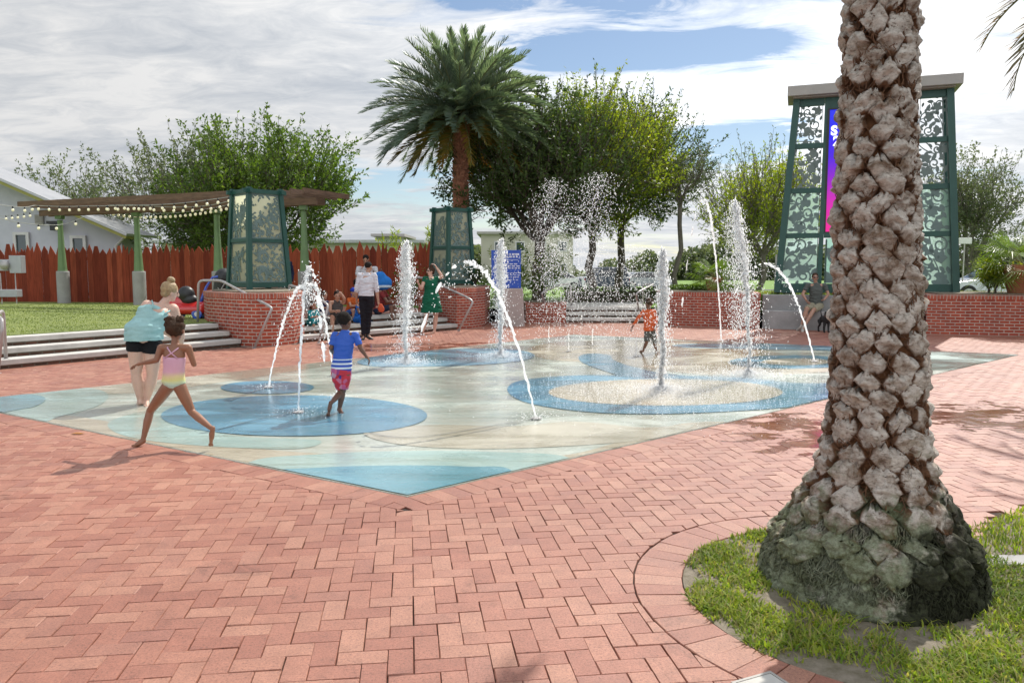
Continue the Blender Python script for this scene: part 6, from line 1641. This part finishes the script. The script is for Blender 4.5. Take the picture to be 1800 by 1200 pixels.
person('running girl in a pink and pastel swimsuit, seen from behind, one foot kicked back', YG, dict(
    head=(308, 580, .02), shL=(283, 611, 0), shR=(331, 611, 0), elL=(275, 633, -.03), wrL=(247, 639, .02), haL=(237, 642, .03), elR=(341, 640, .02), wrR=(334, 621, .14), haR=(331, 612, .18),
    pel=(305, 672, 0), hipL=(295, 680, 0), hipR=(316, 680, 0), knL=(264, 722, .08), anL=(252, 771, .03), toL=(236, 784, .00), knR=(337, 724, .02), anR=(371, 752, -.16), toR=(371, 780, -.17)),
    s=.66, hs=.90, fat=1.0, fw=(-.2, 1, 0), face=(-.15, 1, 0), skin=sk_brown, hair=hr_brown, hstyle='curly', clothes=[('brief', m_suit)], vox=.0065, grip=.35)
YB = G(598, 727).y
m_rash = zgrad('rash_shirt_fabric', [(0, (.02, .07, .42)), (.07, (.70, .72, .75)), (.12, (.02, .07, .42)), (.18, (.70, .72, .75)), (.23, (.02, .08, .42)), (.30, (.55, .6, .7)), (.33, (.02, .09, .44))], P(600, 652, YB).z, P(600, 585, YB).z, interp='CONSTANT')
m_trunks, nt, b_ = new_mat('patterned_swim_shorts'); vo = nt.nodes.new('ShaderNodeTexVoronoi'); L(nt, coords(nt), vo.inputs[0]); vo.inputs['Scale'].default_value = 22
rr_ = ramp(nt, [(0, (.50, .02, .04)), (.45, (.55, .03, .05)), (.55, (.03, .05, .30)), (.7, (.55, .10, .20)), (1, (.5, .45, .5))]); L(nt, vo.outputs['Color'], rr_.inputs[0]); L(nt, rr_.outputs[0], b_.inputs['Base Color']); b_.inputs['Roughness'].default_value = .7
person('boy in a blue swim shirt and red patterned shorts running away over the blue circle', YB, dict(
    head=(606, 566, .02), shL=(588, 589, 0), shR=(625, 589, 0), elL=(582, 612, -.02), wrL=(587, 622, .14), elR=(634, 612, -.02), wrR=(643, 625, -.02), haR=(648, 631, -.02),
    pel=(600, 650, 0), hipL=(592, 657, 0), hipR=(608, 657, 0), knL=(601, 688, .06), anL=(583, 707, -.16), toL=(577, 728, -.20), knR=(602, 688, .02), anR=(597, 717, .02), toR=(601, 725, -.02)),
    s=.68, hs=.92, fat=1.0, fw=(.1, 1, 0), face=(.45, 1, 0), skin=sk_dark, hair=hr_black, hstyle='short', clothes=[('shirt', m_rash, dict(sleeve=.75, hem=.02, r=1.04)), ('pants', m_trunks, dict(len=.82, waist=.10, name='shorts', w=1.12))], vox=.0065, grip=.6)
YW = G(248, 712).y
person('woman in a teal tank top and black shorts bending forward beside the running girl', YW, dict(
    head=(299, 513, .24), shL=(259, 537, .08), shR=(304, 543, .22), elL=(272, 572, .36), wrL=(300, 590, .50), elR=(318, 582, .34), wrR=(318, 612, .50),
    pel=(253, 590, 0), hipL=(240, 603, 0), hipR=(268, 606, .02), knL=(240, 655, .0), anL=(246, 702, .0), toL=(243, 713, .14), knR=(268, 658, .03), anR=(258, 703, .04), toR=(258, 714, -.10)),
    s=.96, hs=1.0, fat=1.42, fw=(.5, 1, -.5), face=(.8, .8, -.45), skin=sk_pale, hair=hr_blond, hstyle='bun', tilt=(.25, .1, 1), legscale=.97,
    clothes=[('tank', cloth('teal_tank', (.34, .55, .54)), dict(r=1.02)), ('pants', cloth('black_shorts', (.010, .010, .012)), dict(len=.26, waist=-.02, name='shorts'))], vox=.010)
# green dress
YD = G(760, 586).y
person('woman in a green dress and sunglasses with one hand raised to her hair', YD, dict(
    head=(757, 477, 0), shL=(747, 490, -.06), shR=(768, 490, .06), elL=(741, 507, -.14), wrL=(737, 501, -.22), elR=(777, 486, .08), wrR=(767, 470, .04), haR=(763, 464, .02),
    pel=(758, 523, 0), hipL=(752, 530, -.03), hipR=(766, 530, .03), knL=(749, 557, -.06), anL=(744, 580, -.04), toL=V(G(740, 585)), knR=(766, 557, .04), anR=(764, 580, .04), toR=V(G(759, 586))),
    s=.95, hs=.98, fat=1.2, fw=(-.85, -.6, 0), face=(-.9, -.5, 0), skin=sk_pale, hair=hr_brown, hstyle='bun', glasses=True, clothes=[('dress', cloth('green_dress', (.008, .105, .055)), dict(hem=P(758, 549, YD).z, r=.29))])
# man in white shirt, from behind
YM = G(645, 597).y
person('man in a pale long-sleeved shirt and black trousers standing with his back turned', YM, dict(
    head=(648, 469, .02), shL=(632, 484, 0), shR=(658, 484, 0), elL=(627, 509, 0), wrL=(627, 529, .10), elR=(662, 508, 0), wrR=(665, 531, .0),
    pel=(644, 521, 0), hipL=(638, 525, 0), hipR=(650, 525, 0), knL=(639, 558, .0), anL=(639, 590, .0), toL=V(G(637, 598)), knR=(648, 557, .06), anR=(646, 588, .06), toR=V(G(655, 597))),
    s=1.0, hs=1.0, fat=1.03, fw=(-.2, 1, 0), face=(.5, 1, 0), skin=sk_tan, hair=hr_black, hstyle='buzz', shoes=m_dark, clothes=[('shirt', cloth('white_shirt', (.62, .62, .66)), dict(sleeve=1.25, hem=.02, r=1.06)), ('pants', cloth('black_trousers', (.013, .013, .018)), dict(len=1.95))], grip=.9)
person('dark-haired man in a white T-shirt leaning forward behind the standing man', 21.6, dict(
    head=(643, 456, -.25), shL=(630, 472, 0), shR=(660, 472, 0), elL=(627, 492, -.1), wrL=(634, 506, -.25), elR=(664, 492, -.1), wrR=(668, 505, -.2),
    pel=(646, 510, .1), hipL=(640, 514, .1), hipR=(652, 514, .1), knL=(640, 534, .05), anL=V((P(640, 540, 21.8).x, 21.8, .53)), toL=V((P(640, 540, 21.6).x, 21.6, .47)), knR=(654, 534, .05), anR=V((P(655, 540, 21.8).x, 21.8, .53)), toR=V((P(656, 540, 21.6).x, 21.6, .47))),
    s=.98, fat=1.1, fw=(0, -1, 0), face=(0, -1, -.7), tilt=(0, -.5, 1), skin=sk_tan, hstyle='short', shoes=m_dark, clothes=[('shirt', cloth('white_tee', (.60, .60, .62)), dict(sleeve=.6, r=1.1)), ('pants', cloth('dark_jeans', (.02, .025, .04)), dict(len=1.9))])
# child in orange
YO = G(1140, 622).y
person('small child in an orange long-sleeved top walking through the spray', YO, dict(
    head=(1141, 534, -.02), shL=(1131, 547, 0), shR=(1150, 547, 0), elL=(1121, 560, -.03), wrL=(1112, 574, -.05), elR=(1154, 562, 0), wrR=(1152, 575, -.1),
    pel=(1142, 578, 0), hipL=(1138, 582, 0), hipR=(1147, 582, 0), knL=(1137, 600, -.06), anL=(1131, 615, -.0), toL=V(G(1124, 618)), knR=(1150, 602, .05), anR=(1154, 619, .12), toR=V(G(1158, 625))),
    s=.64, hs=.90, fw=(-.8, -.4, 0), face=(-.5, .8, 0), skin=sk_dark, hair=hr_brown, hstyle='short', clothes=[('shirt', cloth('orange_top', (.62, .12, .04)), dict(sleeve=1.8, r=1.12, hem=-.1)), ('pants', cloth('grey_shorts', (.10, .10, .09)), dict(len=1.0, waist=.05, name='shorts', w=1.2))], vox=.009)
# man on the bench
YS = 20.45
person('man in sunglasses and a grey T-shirt sitting on the concrete bench', YS, dict(
    head=(1433, 488, .30), shL=(1419, 502, .28), shR=(1450, 502, .28), elL=(1411, 517, .22), wrL=(1417, 527, .06), elR=(1456, 517, .22), wrR=(1450, 525, .05),
    pel=(1434, 536, .30), hipL=(1427, 538, .24), hipR=(1441, 538, .24), knL=(1418, 543, -.13), anL=(1409, 572, -.16), toL=V(G(1401, 581)), knR=(1430, 545, -.15), anR=(1414, 573, -.30), toR=V(G(1410, 584))),
    s=1.0, fat=1.08, fw=(0, -1, 0), face=(-.15, -1, -.05), skin=sk_tan, hair=hr_brown, hstyle='short', glasses=True, shoes=pmat('canvas_shoe', (.45, .43, .38), None, 4, .8, .1),
    clothes=[('shirt', cloth('grey_tee', (.10, .11, .10)), dict(sleeve=.6, r=1.05)), ('pants', cloth('khaki_shorts', (.33, .30, .21)), dict(len=.9, name='shorts', w=1.1))])

# seated group on the steps ----------------------------------------------------
def step_pt(px, lvl, off=0.0):        # a point on a tread of the middle steps under picture column px
    a = (px - CX) / F; best = None
    for k in range(400):
        y = 15 + k * .025; x = a * y; d = (V((x, y, 0)) - RA).dot(n2_)
        if best is None or abs(d - (lvl - .5) * .38 - off) < best[0]: best = (abs(d - (lvl - .5) * .38 - off), x, y)
    return V((best[1], best[2], lvl * .15))
def seated(label, px, lvl, s, hs, skin, hair, hst, top, bottom, lean=.1, turn=0.0, headdrop=0.0, barefoot=False, caps=None, armup=False, sleeve=.5, knees=.16, blen=1.7, shoes=None):
    seat = step_pt(px, lvl, .08); fwv = (-n2_).copy(); R_ = Matrix.Rotation(turn, 3, 'Z'); f = (R_ @ fwv).normalized(); r = V((-f.y, f.x, 0)); Z = V((0, 0, 1))
    pel = seat + Z * .11 * s; shm_ = pel + Z * .47 * s + f * lean * s; hd_ = shm_ + Z * (.20 * s + .03 - headdrop) + f * (.04 + headdrop)
    J = dict(pel=pel, head=hd_); foot = lvl - 2 if lvl >= 2 else 0
    for S, g in (('L', -1), ('R', 1)):
        J['sh' + S] = shm_ + r * g * .165 * s; J['hip' + S] = pel + r * g * .085 * s; kn = pel + f * .42 * s + r * g * knees * s + Z * .12 * s
        J['kn' + S] = kn; an = kn + f * .02 + r * g * .0; an.z = max(.075 * s + foot * .15, kn.z - .42 * s); J['an' + S] = an; J['to' + S] = an + f * .15 * s - Z * .05 * s
        J['el' + S] = J['sh' + S] + f * .16 * s - Z * .22 * s + r * g * .03; J['wr' + S] = J['el' + S] + f * .20 * s - r * g * .10 * s + Z * .02
    if armup: J['elR'] = J['shR'] + f * .16 * s + Z * .10 * s; J['wrR'] = hd_ + f * .07 + Z * .07 + r * .07; J['haR'] = hd_ + Z * .10
    cl = []
    if top: cl.append(('shirt', top, dict(sleeve=sleeve, r=1.05)))
    if bottom: cl.append(('pants', bottom, dict(len=blen)))
    if caps: cl.append(('cap', caps))
    return person(label, 0, J, s=s, hs=hs, fw=tuple(f), face=tuple(f - Z * headdrop * 5), tilt=tuple(Z + f * headdrop * 3), skin=skin, hair=hair, hstyle=hst, clothes=cl, shoes=shoes, vox=.012, group=None)
seated('crouching black-haired person in a grey top, bare tan legs, hand on head', 590, 2, .92, .98, sk_tan, hr_black, 'short', cloth('charcoal_top', (.09, .085, .085)), cloth('grey_short_pants', (.12, .11, .11)), lean=.24, headdrop=.05, armup=True, sleeve=.0, blen=.35, turn=-.5)
seated('child in an orange shirt and blue cap sitting on the steps', 614, 3, .74, .92, sk_tan, hr_black, 'short', cloth('orange_tee', (.60, .13, .03)), cloth('blue_shorts', (.03, .10, .35)), lean=.18, caps=cloth('royal_blue_cap', (.02, .05, .38)), blen=.8)
seated('little girl in a dark top sitting at the left of the group on the steps', 566, 3, .66, .90, sk_tan, hr_brown, 'long', cloth('navy_top', (.03, .035, .09)), cloth('pale_leggings', (.38, .36, .42)), lean=.1, sleeve=.3)
seated('child wrapped in bright teal at the left end of the group, behind the handrail', 545, 2, .60, .88, sk_tan, hr_brown, 'long', cloth('teal_wrap', (.03, .34, .38)), cloth('teal_shorts', (.03, .30, .34)), lean=.14, blen=1.3, sleeve=1.2)
seated('dark-haired child in a blue shirt sitting above the child in orange', 624, 3.6, .86, .95, sk_dark, hr_black, 'curly', cloth('blue_tee', (.02, .07, .32)), cloth('blue_track_pants', (.02, .12, .45)), lean=.1, shoes=m_dark)
seated('seated child in bright blue trousers, right beside the standing man', 628, 2, .72, .90, sk_dark, hr_black, 'short', cloth('blue_vest', (.02, .14, .50)), cloth('bright_blue_trousers', (.02, .15, .55)), lean=.2, sleeve=.3)
seated('person with bare brown shins and black shoes sitting behind the standing man', 664, 3, .95, .98, sk_dark, hr_black, 'short', cloth('dark_red_top', (.20, .03, .03)), cloth('navy_shorts', (.02, .03, .06)), lean=.16, blen=.9, shoes=m_dark, turn=.6)
person('person in a navy jacket standing behind the right edge of the larger lantern', 21.0, dict(
    head=(498, 447, 0), shL=(489, 462, 0), shR=(510, 463, 0), elL=(487, 482, 0), wrL=(490, 498, -.1), elR=(514, 481, 0), wrR=(512, 497, -.1), pel=(500, 502, 0), hipL=(495, 506, 0), hipR=(505, 506, 0),
    knL=(495, 530, 0), anL=V((P(495, 500, 21).x, 21.0, .53)), toL=V((P(494, 500, 21).x, 20.85, .475)), knR=(506, 530, 0), anR=V((P(506, 500, 21).x, 21.0, .53)), toR=V((P(508, 500, 21).x, 20.85, .475))),
    s=1.0, fw=(0, -1, 0), face=(.5, -1, 0), skin=sk_tan, clothes=[('shirt', cloth('navy_jacket', (.015, .02, .05)), dict(sleeve=1.9, r=1.1)), ('pants', MATS['dark_jeans'], dict(len=1.9))], shoes=m_dark)
# bags
bp = V((P(672, 490, 20.2).x, 20.15, .46)); t = empty('backpack', bp, 'bright blue backpack with a pale band beside the leaning man', 'backpack')
bz = P(672, 497, 20.0)
b = MB(); b.ell(bz + V((0, 0, 0)), (.26, .16, .20)); b.ell(bz + V((-.05, 0, .14)), (.16, .13, .16)); remeshed(b, .02, 'bag', cloth('blue_bag', (.02, .16, .50)), t, 3)
b = MB(); b.lathe(bz + V((0, 0, -.12)), [(.235, 0), (.245, .03), (.235, .06)], 20); b.v = [(p[0], bz.y + (p[1] - bz.y) * .68, p[2]) for p in b.v]; b.build('band', cloth('pale_band', (.45, .55, .62)), t)
b = MB(); b.tube([bz + V((-.1, 0, .28)), bz + V((-.05, 0, .36)), bz + V((.02, 0, .28))], .015, 6); b.build('handle', m_dark, t)
hb_ = P(669, 541, YM); t = empty('carrier_bag', hb_ - V((0, 0, .15)), 'small orange-red bag hanging from the standing man\'s right hand', 'bag')
b = MB(); b.ell(hb_, (.07, .045, .10)); b.ell(hb_ + V((.03, 0, -.03)), (.06, .045, .08)); remeshed(b, .012, 'bag', cloth('red_bag', (.50, .09, .04)), t, 2)
b = MB(); b.tube([hb_ + V((-.03, 0, .09)), P(666, 534, YM), hb_ + V((.03, 0, .09))], .005, 5); b.build('handle', MATS['red_bag'], t)

# black dog
m_fur = pmat('black_fur', (.010, .009, .009), (.020, .018, .017), 30, .75, .8, 70)
dq = V((8.14, 19.92, 0)); t = empty('dog', dq, 'black dog standing on the bricks beside the seated man\'s legs', 'dog')
b = MB(); D = lambda x, y, z: dq + V((x, y, z))
for p0, p1, r0, r1 in (((-.02, -.10, .34), (.02, .22, .33), .105, .085), ((-.02, -.14, .36), (-.04, -.22, .46), .075, .055), ((-.04, -.24, .49), (-.04, -.26, .49), .062, .058), ((-.04, -.28, .475), (-.04, -.37, .455), .036, .026),
    ((-.07, -.12, .28), (-.07, -.13, .14), .04, .026), ((-.07, -.13, .14), (-.07, -.13, .03), .024, .022), ((.04, -.12, .28), (.04, -.11, .14), .04, .026), ((.04, -.11, .14), (.04, -.12, .03), .024, .022),
    ((-.06, .22, .28), (-.07, .16, .19), .055, .032), ((-.07, .16, .19), (-.07, .26, .12), .030, .022), ((-.07, .26, .12), (-.07, .24, .03), .021, .022), ((.07, .22, .28), (.07, .16, .19), .055, .032), ((.07, .16, .19), (.07, .26, .12), .030, .022), ((.07, .26, .12), (.07, .24, .03), .021, .022),
    ((.02, .28, .38), (.03, .38, .50), .022, .014), ((.03, .38, .50), (.03, .36, .58), .014, .010), ((-.09, -.22, .53), (-.10, -.20, .46), .022, .018), ((.01, -.22, .53), (.02, -.20, .46), .022, .018)) + tuple((((x, y, .02), (x, y - .03, .018), .024, .02)) for x, y in ((-.07, -.14), (.04, -.13), (-.07, .23), (.07, .23))):
    b.cap(D(*p0), D(*p1), r0, r1)
remeshed(b, .011, 'body', m_fur, t, 2)
b = MB(); b.lathe(D(-.03, -.19, .41), [(.062, 0), (.066, .02), (.062, .04)], 16); b.build('collar', m_red, t)
# ------------------------------------------------------------------ water
m_water, nt, b_ = new_mat('white_water'); b_.inputs['Base Color'].default_value = rgb((.95, .96, .97)); b_.inputs['Roughness'].default_value = .12; b_.inputs['Specular IOR Level'].default_value = .8
tl_ = nt.nodes.new('ShaderNodeBsdfTranslucent'); tl_.inputs[0].default_value = rgb((.98, .98, .98)); mx_ = nt.nodes.new('ShaderNodeMixShader'); mx_.inputs[0].default_value = .82
L(nt, b_.outputs[0], mx_.inputs[1]); L(nt, tl_.outputs[0], mx_.inputs[2])
tp_ = nt.nodes.new('ShaderNodeBsdfTransparent'); fr_ = nt.nodes.new('ShaderNodeLayerWeight'); fr_.inputs[0].default_value = .35; nn_ = noise(nt, coords(nt, 'Object', (1, 1, .5)), 28, 4, .7)
m3_ = nt.nodes.new('ShaderNodeMixShader'); fc_ = ramp(nt, [(.38, (.55, .55, .55)), (.58, (0, 0, 0))]); L(nt, nn_, fc_.inputs[0]); L(nt, fc_.outputs[0], m3_.inputs[0])
L(nt, mx_.outputs[0], m3_.inputs[1]); L(nt, tp_.outputs[0], m3_.inputs[2]); L(nt, m3_.outputs[0], nt.nodes['Material Output'].inputs[0])
nb_ = noise(nt, coords(nt, 'Object', (1, 1, .6)), 40, 3, .6); bump(nt, b_, nb_, .6, .02)
OCT = np.array([(1, 0, 0), (0, 1, 0), (-1, 0, 0), (0, -1, 0), (0, 0, 1), (0, 0, -1)], float)
OF = np.array([(0, 1, 4), (1, 2, 4), (2, 3, 4), (3, 0, 4), (1, 0, 5), (2, 1, 5), (3, 2, 5), (0, 3, 5)])
def drops(name, pos, size, parent, stretch=1.5, seed=1):
    r = np.random.default_rng(seed); n = len(pos); s = size[:, None, None] * np.array([1, 1, stretch])[None, None, :]
    vv = (pos[:, None, :] + OCT[None] * s * r.uniform(.7, 1.3, (n, 6, 1))).reshape(-1, 3)
    ff = (OF[None] + (np.arange(n) * 6)[:, None, None]).reshape(-1, 3)
    o = np_mesh(name, vv, ff, m_water, parent, smooth=True); o['kind'] = 'stuff'; return o
def jet_thing(g, label): 
    t = empty('water_jet', g, label, 'fountain jet', 'fountain jets on the splash pad')
    b = MB(); b.lathe((g.x, g.y, .020), [(.062, 0), (.062, .004), (.03, .006)], 16); b.build('nozzle', m_metal, t); return t
def column_jet(bx, by, tx, ty, label, seed, w=.035, wide=.16, nd=1400, lean=0.0, foam=.5):
    g = G(bx, by); top = P(tx, ty, g.y + lean); h = top.z; r = np.random.default_rng(seed); rnd = random.Random(seed); t = jet_thing(g, label)
    b = MB(); pts = []; rs = []; envs = []; n = 90
    for i in range(n + 1):
        f = i / n; p = g.lerp(V((top.x, top.y, 0)), f ** 2); z = h * f; wob = .010 * sin(z * 9 + seed) + rnd.gauss(0, .006 * (1 + 2.5 * f))
        env = w * (.55 + .6 * f) if f < .55 else w * (.9 + 2.0 * sin(pi * min(1, (f - .55) / .45)) ** .8 * .8) * (1.12 - f * .45)
        if f > .97: env *= .4
        pts.append((p.x + wob, p.y + rnd.gauss(0, .006), z + .022)); envs.append(env); rs.append(env * .62 * rnd.uniform(.8, 1.25))
    b.tube(pts, rs, 9, jit=.20); b.build('water_column', m_water, t, smooth=True)
    ne = 2600; fi = r.uniform(0, 1, ne); ii = np.minimum((fi * n).astype(int), n); ee = np.array(envs)[ii]; pp = np.array([tuple(p) for p in pts])[ii]
    pos = pp + np.stack([r.normal(size=ne) * ee * .62, r.normal(size=ne) * ee * .62, r.normal(size=ne) * .02], 1); pos[:, 2] = np.maximum(pos[:, 2], .03)
    drops('stream_beads', pos, r.uniform(.003, .009, ne), t, 3.2, seed + 90)
    f = r.uniform(0, 1, nd) ** .8; z = h * (1.0 - f * .98); sp = wide * (.12 + .95 * np.sqrt(f)) * np.where(f > .75, 1.1, 1.0)
    pos = np.stack([g.x + (top.x - g.x) * (1 - f) + r.normal(size=nd) * sp * .62, g.y + r.normal(size=nd) * sp * .62, z + .02], 1)
    keep_ = r.uniform(size=nd) < (1.15 - f * .75)
    drops('droplets', pos[keep_], r.uniform(.0022, .0075, keep_.sum()) , t, 2.2, seed)
    m = int(3800 * foam); a = r.uniform(0, 2 * pi, m); q = np.abs(r.normal(size=m)) * .38 * (foam + .4)
    pos = np.stack([g.x + np.cos(a) * q, g.y + np.sin(a) * q, .022 + np.abs(r.normal(size=m)) * .05 * np.exp(-q * 2)], 1)
    drops('splash', pos, r.uniform(.003, .009, m) * (1 + 1.1 * np.exp(-q * 5)), t, .55, seed + 50)
    return t
def arc_jet(bx, by, ax, ay, tmax, label, seed, w=.016, brk=.8, dy=0.0, gap=.35, fat_=1.5, nd=220):
    g = G(bx, by); ap = P(ax, ay, g.y + dy); rnd = random.Random(seed); r = np.random.default_rng(seed); t = jet_thing(g, label)
    def pt(s): return V((g.x + (ap.x - g.x) * s, g.y + (ap.y - g.y) * s, .022 + (ap.z - .022) * (2 * s - s * s)))
    b = MB(); n = 64; pts = []; rs = []
    for i in range(n + 1):
        s = brk * i / n; p = pt(s); pts.append(p + V((rnd.gauss(0, .004), 0, rnd.gauss(0, .004))) * (1 + 1.6 * s)); rs.append(w * (.7 + .8 * s) * rnd.uniform(.7, 1.35))
    b.tube(pts, rs, 7, jit=.2); b.build('water_stream', m_water, t, smooth=True)
    s = brk; b = MB()
    while s < tmax:
        l = rnd.uniform(.035, .095); q = [pt(s + l * k / 4) + V((rnd.gauss(0, .004), rnd.gauss(0, .004), rnd.gauss(0, .004))) for k in range(5)]
        rr = w * fat_ * .58 * rnd.uniform(.6, 1.3); b.tube(q, [rr * .35, rr * rnd.uniform(.8, 1.2), rr * rnd.uniform(.7, 1.2), rr, rr * .4], 7, jit=.25)
        s += l + rnd.uniform(.15, 1) * gap * .16
    o = b.build('breaking_water', m_water, t, smooth=True); o['kind'] = 'stuff'
    ss = r.uniform(.3, tmax, nd); base = np.array([tuple(pt(x)) for x in ss]); pos = base + r.normal(size=(nd, 3)) * .05; pos[:, 2] = np.maximum(pos[:, 2] - np.abs(r.normal(size=nd)) * .12, .03)
    drops('droplets', pos, r.uniform(.003, .008, nd), t, 1.4, seed)
    m = 160; a = r.uniform(0, 2 * pi, m); q = np.abs(r.normal(size=m)) * .16
    drops('splash', np.stack([g.x + np.cos(a) * q, g.y + np.sin(a) * q, .022 + np.abs(r.normal(size=m)) * .02], 1), r.uniform(.003, .008, m), t, .7, seed + 50)
column_jet(714, 640, 714, 425, 'upright white jet in front of the woman in green', 1, .050, .20, 4200)
column_jet(880, 628, 880, 422, 'upright jet in front of the blue information board', 2, .045, .17, 3000)
column_jet(1163, 690, 1166, 440, 'brightest upright jet rising from the middle of the ringed circle', 3, .034, .11, 2800, foam=2.2)
column_jet(1316, 662, 1290, 352, 'tall leaning jet with a broad droplet plume left of the tower', 4, .026, .26, 6500, foam=1.8)
arc_jet(472, 683, 541, 498, 1.25, 'thin arching jet rising from the small blue circle', 5, .015, .95, gap=.1)
arc_jet(525, 727, 545, 468, 1.75, 'thin jet rising from the large blue circle and looping over above the boy', 6, .013, .92, gap=.5, dy=.2, fat_=2.2)
arc_jet(592, 700, 548, 500, 1.25, 'arching jet falling in beads just left of the boy', 7, .012, .95, gap=.7, dy=.3)
arc_jet(942, 738, 820, 460, 1.72, 'long bright arching jet breaking into white blobs over the woman in green', 8, .0145, .98, gap=.8, fat_=1.9)
arc_jet(1432, 637, 1345, 463, 1.5, 'thin arching jet in front of the man on the bench', 9, .018, .95, gap=.4)
arc_jet(1268, 600, 1236, 350, 1.9, 'high thin arching jet behind the tall plume', 10, .020, .9, gap=1.0)
# falling spray from two jets at the back of the pad
def falling(cx, d, top, sx, n, label, seed, y0=610):
    g = V(((cx - CX) / F * d, d, 0)); t = jet_thing(g, label); r = np.random.default_rng(seed); zt = P(cx, top, d).z
    z = zt * (1 - r.beta(1.15, 1.5, n)); f = 1 - z / zt; x = g.x + r.normal(size=n) * sx * (.30 + .9 * np.sqrt(f)) + np.sin(z * 2.1) * sx * .25; y = g.y + r.normal(size=n) * sx * .8
    drops('droplets', np.stack([x, y, np.maximum(z, .03)], 1), r.uniform(.0025, .0085, n), t, 1.8, seed)
    b = MB(); pts = [(g.x + random.gauss(0, .006), g.y, .02 + .35 * i / 20) for i in range(21)]; b.tube(pts, [.010 * random.uniform(.6, 1.3) for _ in pts], 6, jit=.3); b.build('water_column', m_water, t, smooth=True)
falling(965, 16.8, 315, .34, 2900, 'left one of two jets collapsing into falling spray in front of the oak', 31)
falling(1042, 16.2, 305, .42, 3600, 'right one of two jets collapsing into falling spray before the yellow-green tree', 32)
falling(1000, 15.0, 420, .5, 1900, 'low jet between the two collapsing ones, scattering drops over the shallow steps', 33)
falling(1120, 14.2, 430, .30, 1400, 'loose spray beside the child in orange', 34)

lg = G(136, 763); m_lf = pmat('dry_orange_leaf', (.45, .20, .04), (.30, .12, .03), 20, .7, .2)
b = MB(); vs = [(-.07, 0, .004), (-.02, .028, .016), (.05, .018, .010), (.08, 0, .022), (.05, -.022, .008), (-.02, -.026, .012), (0, 0, .006)]
b.add([(lg.x + x, lg.y + y, z) for x, y, z in vs], [(0, 6, 1), (1, 6, 2), (2, 6, 3), (3, 6, 4), (4, 6, 5), (5, 6, 0)])
tag(b.build('fallen_leaf', m_lf), 'single curled orange leaf lying on the bricks at the left edge of the pad', 'leaf')
